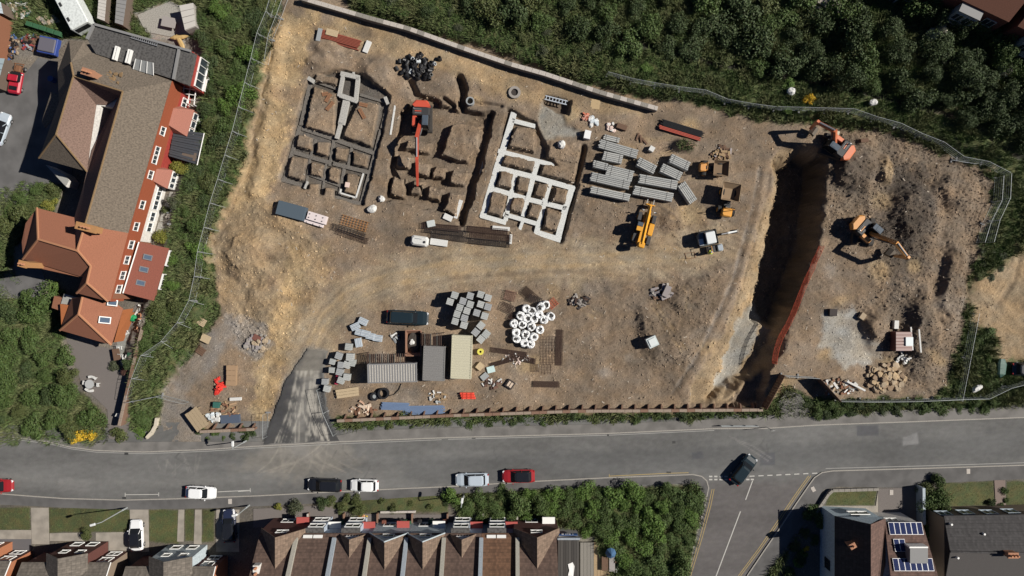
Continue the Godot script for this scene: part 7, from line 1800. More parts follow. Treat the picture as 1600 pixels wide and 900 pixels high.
	# steel
	rebar_cage("rust-orange rebar cage near the pink boards", 554, 349, 44, 15, 0.3, 17, rrust, 0.42, 5); rebar_cage("dark rebar cage below the rust-orange one", 545, 362, 56, 9, 0.35, 18, rblack, 0.4, 4); rebar_cage("lower dark rebar cage beside the haul road", 550, 369, 54, 8, 0.3, 18, rdark, 0.4, 4)
	for k in 6: rebar_cage("dark rebar cage in the long stack below the foundations, %s from the left" % nth(k), [690, 696, 702, 762, 766, 764][k], [355, 362, 371, 360, 370, 379][k], [62, 66, 58, 64, 66, 66][k], [8, 8, 7, 8, 9, 8][k], 0.45, [5, 6, 8, 5, 5, 6][k], [rdark, rblack, rblack, rdark, rdark, rblack][k], 0.3, 5)
	mesh_sheet("grid of steel mesh sheets lying right of the bulk bags", 862, 548, 34, 44, 0, 0.4, 1); mesh_sheet("steep narrow stack of steel mesh right of the bulk bags", 873, 543, 10, 56, 2, 0.22, 3); mesh_sheet("square steel mesh panel below the mesh grid", 836, 575, 14, 12, 0, 0.2, 1); mesh_sheet("second square steel mesh panel below the mesh grid", 855, 577, 16, 16, 0, 0.4, 1); mesh_sheet("dark flat bundle of mesh near the brick wall", 853, 600, 40, 9, 1, 0.14, 3)
	for k in 3: rebar_cage(["dark bundle of bars pointing at the yellow drum, upper", "dark bundle of bars pointing at the yellow drum, middle", "dark bundle of bars pointing at the yellow drum, lower"][k], [795, 815, 787][k], [550, 560, 565][k], [58, 46, 44][k], [7, 8, 6][k], 0.2, [8, 12, -16][k], rdark, 0.25, 6)
	for k in 5: rebar_cage("rusty bundle of short bars behind the bulk bags, %s from the left" % nth(k), [793, 797, 828, 836, 806][k], [481, 462, 460, 468, 500][k], [22, 18, 26, 22, 26][k], [12, 14, 12, 10, 8][k], 0.45, [25, 15, 40, 20, 30][k], [rdark, M("rebar_pink", Color(0.22, 0.12, 0.09), 0.9), rdark, rblack, rdark][k], 0.22, 6)
	rebar_cage("bright red-orange bent bars right of the bulk bags", 863, 474, 16, 12, 0.4, -40, M("bar_orange", Color(0.48, 0.1, 0.05), 0.8), 0.3, 5)
	# bulk bags
	var bags := [[838, 481], [848, 486], [859, 473], [833, 493], [842, 501], [851, 497], [864, 490], [856, 499], [828, 505], [839, 507], [850, 513], [861, 505], [806, 505], [816, 507], [829, 516], [842, 521], [807, 520], [818, 524], [834, 528], [808, 531], [821, 537], [829, 539]]
	bags = [[822, 482], [831, 486], [845, 479], [813, 493], [823, 497], [842, 491], [860, 494], [850, 499], [803, 505], [816, 507], [830, 510], [843, 515], [806, 519], [821, 522], [834, 526], [807, 529], [819, 535], [829, 537], [834, 498], [852, 476]]
	for k in bags.size(): bulk_bag("white open bulk bag in the cluster beside the rusty bars, %s from the top" % nth(k), bags[k][0], bags[k][1], 400 + k)
	# packs of blocks
	var cubes := [[712, 461], [705, 471], [736, 462], [752, 460], [763, 465], [725, 470], [736, 475], [752, 475], [763, 479], [720, 480], [731, 485], [746, 488], [716, 490], [758, 493], [727, 496], [713, 501], [726, 507]]
	for k in cubes.size(): block_cube("grey block pack in the big stack above the ivory container, %s in reading order" % nth(k), cubes[k][0], cubes[k][1], 17, 0.9, 2.1 if k < 16 else 1.9, "grey block packs in the big stack", k % 3)
	for k in 4: block_cube("grey block pack beside the ivory container's upper end, %s of four" % nth(k), [752, 744, 760, 752][k], [508, 518, 521, 529][k], 40, 0.95, 1.6, "four packs beside the ivory container", (k + 1) % 3)
	var lb := [[568, 502, 25], [556, 510, -25], [563, 519, 15], [572, 521, 15], [580, 525, 12], [591, 528, 8], [561, 535, 80]]
	for k in lb.size():
		var t := thing("lintel_stack", "small stack of blue-grey lintels by the black car, %s from the top" % nth(k), "lintels", on(lb[k][0], lb[k][1]), -deg_to_rad(lb[k][2]), "blue-grey lintel stacks")
		for j in 5:
			for y in 3:
				var mb := MB.new(); mb.box(Vector3(0, 0.1 + y * 0.2, (j - 2) * 0.18), Vector3(1.25, 0.17, 0.15), Basis.IDENTITY, 0.02); put(mb, "lintel", M("lintel_%d" % (j % 2), [Color(0.36, 0.41, 0.46), Color(0.44, 0.48, 0.52)][j % 2], 0.8), t)
	var eb := [[547, 541, 0.9], [532, 555, 0.9], [549, 557, 1.0], [522, 564, 0.75], [535, 569, 0.85], [544, 569, 0.9], [521, 577, 0.75], [533, 580, 0.9], [544, 588, 0.9], [535, 593, 0.9], [510, 595, 0.8], [513, 606, 0.85], [552, 566, 0.9]]
	for k in eb.size(): block_cube("grey block pack at the curve of the entrance, %s from the top" % nth(k), eb[k][0], eb[k][1], [8, 20, 5, 15][k % 4], eb[k][2], 1.0, "packs at the entrance curve", (k * 2) % 3)
	flat_board("red_sack", "small crimson tarpaulin between the entrance block packs", "tarpaulin", 528, 592, 5, 16, 0.6, 10, M("tarp_crimson", Color(0.35, 0.02, 0.06), 0.7))
	# containers, skip and racks
	container("grey container with pale ribbed roof, lying across", 574, 568, 651, 598, 2.6, M("box_grey", Color(0.20, 0.20, 0.205), 0.7, 0.1), true, M("rib_pale", Color(0.5, 0.475, 0.43), 0.7, 0.1, noise_tex(46, 0.06, 3, 0.7, 1.1), 0.5))
	container("plain dark grey container in the middle of three", 661, 541, 695, 595, 2.6, M("box_mid", Color(0.21, 0.205, 0.20), 0.7, 0.1, noise_tex(46, 0.06, 3, 0.8, 1.1), 0.4), false, M("box_mid"))
	container("ivory container, rightmost of three", 705, 524, 737, 592, 2.6, M("box_ivory", Color(0.50, 0.475, 0.355), 0.6, 0.0, noise_tex(46, 0.06, 3, 0.85, 1.08), 0.4), false, M("box_ivory"))
	var sk := thing("waste_skip", "rusty open waste skip left of the dark grey container", "skip", on(648, 535))
	var sm := MB.new()
	var hw := 1.05; var hl := 1.75
	for s in [-1.0, 1.0]:
		sm.quad(Vector3(s * hw, 1.3, -hl), Vector3(s * hw, 1.3, hl), Vector3(s * hw * 0.85, 0, hl * 0.6), Vector3(s * hw * 0.85, 0, -hl * 0.6), Vector3(s, 0, 0)); sm.quad(Vector3(-hw, 1.3, s * hl), Vector3(hw, 1.3, s * hl), Vector3(hw * 0.85, 0, s * hl * 0.6), Vector3(-hw * 0.85, 0, s * hl * 0.6), Vector3(0, 0, s))
		sm.box(Vector3(s * hw, 1.3, 0), Vector3(0.16, 0.12, hl * 2)); sm.box(Vector3(0, 1.3, s * hl), Vector3(hw * 2, 0.115, 0.14))
	put(sm, "shell", M("skip_rust", Color(0.24, 0.13, 0.085), 0.8), sk)
	var wm := MB.new(); wm.blob(Vector3(0, 0.55, 0), Vector3(0.95, 0.25, 1.5), 7, 0.15, 5, 10); put(wm, "waste", M("waste_dark", Color(0.05, 0.042, 0.036), 0.95), sk)
	var sp := MB.new(); sp.blob(Vector3.ZERO, Vector3(0.35, 0.2, 0.4), 8, 0.2, 5, 9); solo(sp, "plastic_sack", white, "white sack lying in the rusty skip", "sack", on(645, 534, 0.85))
	for k in 2:
		var r := thing("steel_rack", ["dark steel rack behind the ribbed container", "dark steel rack behind the dark grey container"][k], "rack", on([607, 678][k], [558, 529][k]), 0.0, "steel racks")
		var w: float = [5.4, 3.0][k]; var d: float = [1.3, 1.7][k]
		for x in [-1, 1]:
			for z in [-1, 1]:
				var pm := MB.new(); pm.tube(Vector3(x * w * 0.5, 0, z * d * 0.5), Vector3(x * w * 0.5, 1.6, z * d * 0.5), 0.06, 5); put(pm, "post", rdark, r)
		for j in int(w / 0.28):
			var bm := MB.new(); bm.box(Vector3(-w * 0.5 + 0.14 + j * 0.28, 1.55, 0), Vector3(0.1, 0.08, d)); put(bm, "bar", M("rack_grey", Color(0.11, 0.10, 0.09), 0.7, 0.3) if j % 3 == 1 else rdark, r)
	# odds and ends round the containers
	var dr := thing("cable_drum", "yellow round drum right of the ivory container", "drum", on(751, 549))
	var dm := MB.new(); dm.ring_pipe(Vector3(0, 0.35, 0), Vector3.UP, 0.45, 0.16, 0.7, 16); put(dm, "coil", M("drum_yellow", Color(0.55, 0.50, 0.08), 0.6), dr)
	var t2 := thing("hose_coil", "black coil of hose below the ribbed container", "hose coil", on(600, 614))
	var tm := MB.new()
	for k in 5: tm.ring_pipe(Vector3(0, 0.08 + k * 0.13, 0), Vector3.UP, 0.78 - (k % 2) * 0.05, 0.55, 0.12, 18)
	put(tm, "coil", black, t2)
	var tl := MB.new(); tl.path([Vector3(0.6, 0.05, 0.4), Vector3(1.4, 0.05, 0.2), Vector3(2.1, 0.05, -0.5), Vector3(2.4, 0.05, -1.3)], 0.06, 6); put(tl, "loose_end", black, t2)
	var ty := thing("tyre", "black tyre with grey hub beside the hose coil", "tyre", on(586, 619))
	var tym := MB.new(); tym.ring_pipe(Vector3(0, 0.2, 0), Vector3.UP, 0.6, 0.3, 0.4, 18); put(tym, "rubber", black, ty)
	var hub := MB.new(); hub.tube(Vector3(0, 0.1, 0), Vector3(0, 0.3, 0), 0.29, 12); put(hub, "hub", grey, ty)
	pallet("long pale timber crate lid beside the entrance gate", 544, 613, 36, 14, -8, 3, ply, 0.4)
	heap("brick_heap", "scattered pinkish brick packs beside the wall near the gate", "bricks", 566, 637, 22, 10, 26, 0.42, "brick_pack", [M("brick_pink", Color(0.42, 0.27, 0.19), 0.9), M("brick_brown", Color(0.2, 0.1, 0.06), 0.9), M("brick_pale", Color(0.52, 0.42, 0.33), 0.9)], 70, true, 0.2)
	var ob := thing("barrier_pile", "stack of orange-red plastic barriers near the wall", "barriers", on(731, 618))
	for k in 6:
		var bm := MB.new(); bm.box(Vector3((k % 3 - 1) * 0.1, 0.12 + (k / 3) * 0.22, (k % 3 - 1) * 0.32), Vector3(2.0, 0.2, 0.28), Basis.IDENTITY, 0.06)
		for j in 3: bm.box(Vector3((j - 1) * 0.6, 0.26 + (k / 3) * 0.22, (k % 3 - 1) * 0.32), Vector3(0.2, 0.06, 0.2))
		put(bm, "barrier", M("barrier_orange", Color(0.66, 0.07, 0.04), 0.5), ob)
	flat_board("plywood_square", "square of plywood right of the ivory container", "board", 750, 572, 10, 11, 0.5, 40, ply); flat_board("cyan_sheet", "pale cyan sheet beside the plywood square", "sheet", 767, 577, 12, 10, 0.3, -15, M("sheet_cyan", Color(0.45, 0.58, 0.58), 0.6)); flat_board("grey_sheet", "grey panel leaning near the pale cyan sheet", "panel", 757, 588, 12, 9, 0.3, -40, grey)
	var bp := thing("brick_pallet", "dark pallet with two pale slabs near the wall", "pallet", on(797, 600), -0.6)
	var bpm := MB.new(); bpm.box(Vector3(0, 0.15, 0), Vector3(1.1, 0.3, 1.1)); put(bpm, "base", rblack, bp)
	for k in 2:
		var sl := MB.new(); sl.box(Vector3((k - 0.5) * 0.4, 0.36, 0), Vector3(0.3, 0.12, 0.75)); put(sl, "slab", M("brick_pale"), bp)
	heap("offcut_heap", "heap of rusty offcuts beside the plywood square", "scrap", 768, 598, 14, 9, 24, 0.4, "offcut", [rdark, M("scrap_brown", Color(0.14, 0.075, 0.055), 0.9), white], 71, true, 0.4)
	heap("white_offcuts", "strewn white strips over the dark bars", "scrap", 806, 560, 24, 8, 30, 0.22, "strip", [M("strip_pink", Color(0.62, 0.5, 0.44), 0.8), white], 72, true, 0.35)
	heap("pallet_scrap", "rough white and grey scrap near the hose and barriers", "scrap", 682, 620, 14, 9, 18, 0.35, "scrap_piece", [white, grey, raw], 73, true, 0.25)
	heap("rusty_scrap", "dark rusty scrap heap left of the broken concrete", "scrap", 905, 470, 16, 11, 30, 0.4, "scrap_piece", [rblack, rdark, M("stone_grey", Color(0.26, 0.24, 0.22), 0.9)], 74, true, 0.6)
	heap("block_scatter", "pale debris beside the black tub near the skip", "debris", 618, 527, 7, 5, 8, 0.35, "piece", [white, rblack, grey], 75, true, 0.3)
	# stores below the foundations
	var tb := thing("steel_sheet_stack", "dark blue stacked sheets on the left of the site", "sheets", on(458, 330), -deg_to_rad(15))
	for k in 6:
		var mb := MB.new(); mb.box(Vector3(0, 0.08 + k * 0.14, (k % 2) * 0.05), Vector3(4.1 - (k % 3) * 0.1, 0.12, 1.9), Basis.IDENTITY, 0.02); put(mb, "sheet", M("sheet_navy_%d" % (k % 2), [Color(0.05, 0.075, 0.105), Color(0.065, 0.09, 0.115)][k % 2], 0.6), tb)
	for k in 2:
		var pb := thing("board_pack", ["pack of pinkish white boards beside the dark blue sheets, upper", "pack of pinkish white boards beside the dark blue sheets, lower"][k], "boards", on([497, 492][k], [341, 348][k]), -deg_to_rad(17))
		for j in 4:
			var mb := MB.new(); mb.box(Vector3(0, 0.1 + j * (0.22 if k == 0 else 0.12), 0), Vector3(2.7, 0.2 if k == 0 else 0.1, 1.15 if k == 0 else 0.7), Basis.IDENTITY, 0.02); put(mb, "board", M("board_pink", Color(0.60, 0.53, 0.53), 0.8), pb)
		for j in 6:
			var mb := MB.new(); mb.box(Vector3(-1.0 + (j % 3) * 0.95, 0.95 if k == 0 else 0.52, (j / 3 - 0.5) * 0.5), Vector3(0.12, 0.06, 0.12)); put(mb, "pad", M("strap_black"), pb)
	var tkx := thing("water_tank", "white plastic tank with black lid beside the rebar stack", "tank", on(657, 377), -deg_to_rad(8))
	var tkm := MB.new(); tkm.box(Vector3(0, 0.6, 0), Vector3(2.4, 1.2, 1.35), Basis.IDENTITY, 0.25); put(tkm, "body", white, tkx)
	var lid := MB.new(); lid.tube(Vector3(0.7, 1.18, 0.1), Vector3(0.7, 1.28, 0.1), 0.17, 12); put(lid, "lid", black, tkx)
	var lid2 := MB.new(); lid2.box(Vector3(-0.2, 1.22, -0.25), Vector3(0.9, 0.06, 0.1)); put(lid2, "handle", grey, tkx)
	flat_board("insulation_sheet", "long white panel right of the plastic tank", "panel", 686, 379, 27, 10, 0.4, 8, white); flat_board("grey_crate", "pale grey crate at the left end of the rebar stack", "crate", 674, 350, 12, 10, 0.7, -12, M("crate_grey", Color(0.45, 0.48, 0.47), 0.7)); flat_board("insulation_sheet", "white panel at the upper right end of the rebar stack", "panel", 783, 357, 27, 6, 0.3, 6, white); flat_board("insulation_sheet", "short upright white panel at the right end of the rebar stack", "panel", 798, 374, 4, 15, 0.4, 4, white)
	flat_board("insulation_sheet", "white panels lying on the lower right platform of the middle trenches", "panel", 716, 327, 6, 30, 0.2, 18, white); flat_board("insulation_sheet", "crumpled white panel below the middle trenches", "panel", 700, 340, 14, 9, 0.3, 25, white)
	flat_board("pale_plank", "long pale plank left of the red excavator", "plank", 614, 186, 3, 50, 0.08, 9, white); flat_board("pale_board", "pale upright board between the middle and white foundations", "board", 755, 258, 7, 28, 0.12, 15, M("board_cream", Color(0.5, 0.45, 0.35), 0.8))
	for k in 2:
		var mb := MB.new(); mb.blob(Vector3.ZERO, Vector3(0.65, 0.5, 0.6) * [1.0, 0.75][k], 81 + k, 0.2, 6, 10); solo(mb, "white_boulder", white, ["large white lump below the dark foundation", "smaller white lump between the foundations"][k], "rubble sack", on([582, 597][k], [327, 311][k], 0.3))
	var bagm := MB.new(); bagm.blob(Vector3.ZERO, Vector3(0.6, 0.5, 0.6), 85, 0.15, 6, 10); solo(bagm, "white_sack", white, "white sack on the earth platform beside the white strips", "sack", on(877, 227, 0.3))
	flat_board("white_box", "white box beside the narrow trench near the beam packs", "box", 917, 212, 10, 13, 0.8, 12, M("box_white", Color(0.66, 0.67, 0.68), 0.6))
	for k in 3: heap(["brick_pack_heap", "white_heap", "pink_sack_heap"][k], ["small pack of red bricks near the top of the beam stacks", "jumble of white sacks beside the red brick pack", "jumble of pink sacks near the top of the beam stacks"][k], ["bricks", "sacks", "sacks"][k], [915, 927, 954][k], [182, 191, 198][k], [5, 7, 7][k], [5, 8, 9][k], [12, 12, 9][k], 0.36, "piece", [[M("brick_red", Color(0.42, 0.13, 0.08), 0.9), M("brick_rose", Color(0.5, 0.25, 0.19), 0.9)], [white, M("sack_blue", Color(0.5, 0.55, 0.58), 0.8)], [M("sack_pink"), white]][k], 90 + k, k == 0, 0.4)
	flat_board("brown_crate", "dark brown crate right of the pink sacks", "crate", 971, 199, 16, 8, 0.5, 20, M("crate_brown", Color(0.12, 0.07, 0.045), 0.9)); flat_board("sand_sheet", "square sheet of plywood above the brick pack", "board", 930, 163, 14, 15, 0.04, 8, M("board_sand", Color(0.38, 0.28, 0.16), 0.9))
	var ring := thing("concrete_ring", "round concrete manhole ring above the middle trenches", "manhole ring", on(735, 160))
	var rgm := MB.new(); rgm.ring_pipe(Vector3(0, 0.4, 0), Vector3.UP, 0.58, 0.42, 0.9, 20); put(rgm, "ring", grey, ring)
	var mh := thing("manhole", "dark open manhole with stone rim above the white foundation", "manhole", on(804, 145))
	var mhm := MB.new(); mhm.ring_pipe(Vector3(0, 0.15, 0), Vector3.UP, 0.85, 0.5, 0.35, 14); put(mhm, "rim", M("stone_grey"), mh)
	var mho := MB.new(); mho.tube(Vector3(0, 0.02, 0), Vector3(0, 0.1, 0), 0.5, 14); put(mho, "cover", rblack, mh)
	var sh := thing("trench_support", "pale steel trench support in the pit above the white foundation", "trench support", g(869, 156) + Vector3(0, -0.2, 0), -deg_to_rad(14))
	for k in 2:
		var mb := MB.new(); mb.box(Vector3(0, 0, (k - 0.5) * 0.5), Vector3(3.2, 0.16, 0.14)); put(mb, "rail", M("steel_pale", Color(0.5, 0.55, 0.6), 0.4, 0.4), sh)
	for k in 7:
		var mb := MB.new(); mb.box(Vector3(-1.4 + k * 0.46, 0.02, 0), Vector3(0.12, 0.1, 0.5)); put(mb, "rung", M("steel_pale"), sh)
	# black fittings in a heap
	var bf := thing("black_fitting_heap", "heap of black plastic drainage fittings near the retaining wall", "drainage fittings", on(655, 106))
	var q := RandomNumberGenerator.new(); q.seed = 501
	for k in 58:
		var a := q.randf() * TAU; var d := sqrt(q.randf())
		var p := Vector3(cos(a) * d * 2.5, 0.25 + (1.0 - d) * 0.6 * q.randf(), sin(a) * d * 1.6 + cos(a) * d * 0.3)
		if k < 6: p = [Vector3(-3.1, 0.25, 0.2), Vector3(-2.7, 0.25, -0.8), Vector3(-2.3, 0.25, 0.7), Vector3(0.3, 0.25, -1.8), Vector3(2.9, 0.25, -1.2), Vector3(-1.6, 0.25, 1.3)][k]
		var ax := Vector3(q.randfn(), q.randfn() * 0.8, q.randfn()).normalized()
		var mb := MB.new(); mb.ring_pipe(Vector3.ZERO, ax, 0.27, 0.19, 0.62, 10)
		var o := put(mb, "fitting", M("plastic_grey", Color(0.42, 0.45, 0.47), 0.6) if k in [20, 27, 33, 41] else black, bf); o.position = p
	# timber store in the lower left corner
	pallet("stack of pale sleepers at the corner of the gateway", 313, 653, 34, 22, 54, 4, M("sleeper", Color(0.40, 0.31, 0.2), 0.9, 0.0, noise_tex(46, 0.06, 3, 0.7, 1.1), 0.8), 1.1)
	pallet("flat stack of brown boards beside the red barriers", 364, 586, 16, 32, 2, 4, M("board_brown", Color(0.3, 0.2, 0.12), 0.9), 0.6)
	heap("red_barrier_heap", "heap of bright red plastic barriers in the lower left store", "barriers", 342, 604, 9, 14, 26, 0.36, "barrier", [M("barrier_red", Color(0.66, 0.05, 0.035), 0.5)], 93, true, 0.5)
	flat_board("white_pipe", "short white pipe on the bare earth by the red barriers", "pipe", 369, 623, 18, 5, 0.3, -3, white); flat_board("green_box", "dark green box beside the white sacks", "box", 340, 632, 10, 9, 0.6, 5, M("box_green", Color(0.03, 0.11, 0.09), 0.6)); flat_board("navy_sheet", "dark blue tarpaulin along the low buttressed wall", "tarpaulin", 361, 654, 30, 13, 0.4, -3, M("tarp_navy", Color(0.06, 0.08, 0.12), 0.8))
	heap("white_sacks", "jumble of white sacks beside the dark blue tarpaulin", "sacks", 336, 652, 11, 8, 14, 0.42, "sack", [white, M("sack_blue")], 94, false, 0.4); heap("timber_offcuts", "scattered timber offcuts below the brown boards", "timber", 352, 640, 22, 12, 26, 0.4, "offcut", [raw, M("board_brown"), M("brick_brown")], 95, true, 0.2)
	flat_board("cream_board", "cream square board leaning by the grassy track", "board", 323, 529, 15, 12, 0.06, 25, ply, 0.4); pallet("bare pallet lying in the grass strip", 318, 503, 13, 12, 30, 5, ply); pallet("dark broken pallet beside the grassy track", 314, 548, 14, 12, 35, 4, M("crate_brown"))
	heap("rubble_heap", "grey rubble heap above the lower left store", "rubble", 402, 535, 20, 16, 46, 0.34, "stone", [M("stone_grey"), M("stone_lilac", Color(0.25, 0.225, 0.225), 0.9), M("stone_tan", Color(0.33, 0.26, 0.18), 0.9)], 96, false, 0.5); flat_board("rusty_plate", "rusty plate on the grey rubble heap", "plate", 402, 528, 12, 9, 0.25, 30, M("plate_rust", Color(0.15, 0.06, 0.045), 0.9), 0.3)
	# right-hand yard
	heap("boulder_pile", "pile of tan boulders in the right-hand yard", "boulders", 1382, 590, 30, 22, 90, 0.5, "boulder", [M("stone_tan"), M("stone_gold", Color(0.38, 0.28, 0.17), 0.9), M("stone_brown", Color(0.24, 0.17, 0.11), 0.9)], 97, false, 1.2)
	heap("timber_rubble", "broken pale blocks and timbers beside the dark hoarding", "rubble", 1312, 604, 28, 14, 64, 0.42, "block", [M("stone_pale"), M("stone_tan"), M("brick_brown"), white], 98, true, 0.5)
	flat_board("white_plank", "long white plank lying on the broken blocks", "plank", 1334, 602, 32, 3, 0.14, 27, white, 0.55)
	var cab := thing("site_cabin", "small rust-red shed with pale roof panel at the spoil edge", "shed", on(1404, 532))
	var cbm := MB.new(); cbm.box(Vector3(-0.2, 0.8, 0), Vector3(2.1, 1.6, 2.6)); put(cbm, "wall", M("shed_maroon", Color(0.14, 0.05, 0.045), 0.8), cab)
	for k in 6:
		var mb := MB.new(); mb.box(Vector3(-0.2, 1.66, -1.1 + k * 0.44), Vector3(2.2, 0.07, 0.36)); put(mb, "roof_slat", M("slat_pink", Color(0.36, 0.27, 0.25), 0.8), cab)
	var wp := MB.new(); wp.box(Vector3(0.45, 1.8, 0), Vector3(1.0, 0.15, 1.2)); put(wp, "roof_panel", M("panel_ice", Color(0.58, 0.64, 0.66), 0.5), cab)
	flat_board("insulation_sheet", "white panel above the small rust-red shed", "panel", 1398, 507, 7, 13, 0.6, 3, white)
	for k in 2: flat_board("white_batten", ["short white rail right of the rust-red shed", "long white rail right of the rust-red shed"][k], "rail", [1416, 1425][k], [528, 531][k], 2.4, 36, 0.12, -5, white, 0.3)
	heap("slab_stack", "stack of pale slabs and green netting below the rust-red shed", "slabs", 1408, 560, 10, 9, 16, 0.45, "slab", [M("stone_pale"), white, M("net_green", Color(0.03, 0.1, 0.07), 0.8)], 99, true, 0.4)
	flat_board("black_tub", "square black tub on the pale sand", "tub", 1300, 488, 12, 11, 0.5, 3, rblack); flat_board("stone_block", "tan stone block beside the sand mound", "block", 1345, 494, 8, 10, 0.6, 35, M("stone_tan"))
	flat_board("manhole_chamber", "pale square manhole chamber standing on the brown earth", "manhole", 1016, 533, 16, 16, 1.0, -25, M("lid_pale", Color(0.45, 0.5, 0.5), 0.8)); flat_board("manhole_cover", "smaller pale lid on the square manhole chamber", "manhole lid", 1016, 533, 11, 11, 0.12, -25, M("lid_light", Color(0.56, 0.6, 0.6), 0.8), 1.0)
	heap("broken_concrete", "broken concrete and dark timbers on the brown mound", "rubble", 1034, 458, 16, 12, 26, 0.5, "lump", [M("stone_grey"), M("crate_brown"), M("stone_lilac")], 100, true, 0.6)
	flat_board("grey_slab", "tilted grey slab on the broken concrete", "slab", 1040, 455, 9, 18, 0.35, 25, M("stone_lilac"), 0.4)
	heap("bar_heap", "heap of grey sticks and bars above the upper dumper", "scrap", 1127, 240, 15, 11, 44, 0.45, "stick", [M("stone_lilac"), M("crate_brown"), raw], 101, true, 0.5)
	for k in 3: flat_board("dark_plank", "short dark plank right of the top beam pack, %s of three" % nth(k), "plank", [996, 1001, 1007][k], [214, 217, 221][k], 3, 12, 0.2, 20 - k * 30, M("crate_brown"))
	flat_board("pale_plank", "pale plank behind the orange-red excavator", "plank", 1308, 213, 4, 16, 0.2, 15, M("board_cream")); flat_board("black_box", "small dark box right of the orange-red excavator", "box", 1347, 221, 12, 6, 0.4, -5, M("crate_brown"))
	# nobody could count the scraps trodden into the earth
	var lit := MB.new()
	q.seed = 777
	for k in 520:
		var u := q.randf_range(340, 1480); var v := q.randf_range(30, 630)
		var i := land.idx(u, v)
		if land.grass[i] > 0.2 or land.h[i] < -0.4: continue
		lit.box(g(u, v) + Vector3(0, land.h[i] + 0.04, 0), Vector3(q.randf_range(0.08, 0.5), 0.04, q.randf_range(0.05, 0.14)), Basis(Vector3.UP, q.randf() * TAU))
	var lo := put(lit, "debris", M("litter", Color(0.38, 0.33, 0.27), 0.9)); tag(lo, "small scraps of wood and plastic trodden into the earth", "debris", "", "stuff")
# ---------------------------------------------------------------- fences, walls, lamps and garden things
func along_path(p: Array, step: float) -> Array:      # points at even spacing along a line in plan units
	var out := [Vector2(p[0][0], p[0][1])]
	var left := step
	for i in p.size() - 1:
		var a := Vector2(p[i][0], p[i][1]); var b := Vector2(p[i + 1][0], p[i + 1][1])
		var l := a.distance_to(b); var at := 0.0
		while l - at >= left:
			at += left; out.append(a.lerp(b, at / l)); left = step
		left -= l - at
	out.append(Vector2(p[p.size() - 1][0], p[p.size() - 1][1]))
	return out

func mesh_fence(label: String, p: Array, h := 2.0, step := 38.0, braces := false) -> void:
	var m := M("galvanised", Color(0.40, 0.43, 0.44), 0.5, 0.3)
	var pts := along_path(p, step)
	var t := thing("mesh_fence", label, "fence", g(pts[0].x, pts[0].y))
	org = t.position
	for i in pts.size() - 1:
		if pts[i].distance_to(pts[i + 1]) < 6.0: continue
		var a := on(pts[i].x, pts[i].y, 0.12); var b := on(pts[i + 1].x, pts[i + 1].y, 0.12)
		var d := (b - a); a += d * 0.01; b -= d * 0.01
		var up := Vector3(0, h, 0)
		var mb := MB.new()
		mb.path([a, a + up, b + up, b, a], 0.024, 5)
		for k in 6:
			var q := a.lerp(b, (k + 1) / 7.0); mb.tube(q, q + up, 0.005, 3)
		for k in 3: mb.tube(a + up * (k + 1) / 4.0, b + up * (k + 1) / 4.0, 0.009, 3)
		part(mb, "fence_panel", m, t)
		var fm := MB.new(); fm.box(a + Vector3(0, -0.05, 0), Vector3(0.24, 0.14, 0.7), Basis(Vector3.UP, heading(a.x, a.z, b.x, b.z)), 0.03); part(fm, "foot", M("foot_block", Color(0.2, 0.2, 0.2), 0.9), t)
		if braces:
			var n := d.cross(Vector3.UP).normalized()
			if n.x < 0: n = -n
			var bm := MB.new(); bm.tube(a + Vector3(0, h * 0.8, 0), a + n * 1.3 - Vector3(0, 0.1, 0), 0.025, 4); part(bm, "brace", m, t)

func wall_line(called: String, label: String, p: Array, w: float, h: float, m: Material, cop: Material, cstep: float, base := 0.0) -> Node3D:   # a wall with a coping of separate stones
	var t := thing(called, label, "wall", g(p[0][0], p[0][1]))
	org = t.position
	for i in p.size() - 1:
		var a := g(p[i][0], p[i][1]); var b := g(p[i + 1][0], p[i + 1][1])
		var mb := MB.new(); mb.box((a + b) * 0.5 + Vector3(0, base + h * 0.5 - 0.4, 0), Vector3(a.distance_to(b) + 0.02 * (i % 2), h + 0.8, w - 0.002 * (i % 3)), Basis(Vector3.UP, heading(a.x, a.z, b.x, b.z))); part(mb, "wall_length", m, t)
	var pts := along_path(p, cstep)
	for i in pts.size() - 1:
		var a := g(pts[i].x, pts[i].y); var b := g(pts[i + 1].x, pts[i + 1].y)
		if a.distance_to(b) < 0.15: continue
		var sh := fmod(absf(sin(i * 7.1 + p[0][0])) * 53.1, 1.0)
		var mb := MB.new(); mb.box((a + b) * 0.5 + Vector3(0, base + h + 0.05 + sh * 0.02, 0), Vector3(a.distance_to(b) - 0.025, 0.11, w + 0.1), Basis(Vector3.UP, heading(a.x, a.z, b.x, b.z)), 0.02)
		part(mb, "coping_stone", cop if sh < 0.7 else m, t)
	return t

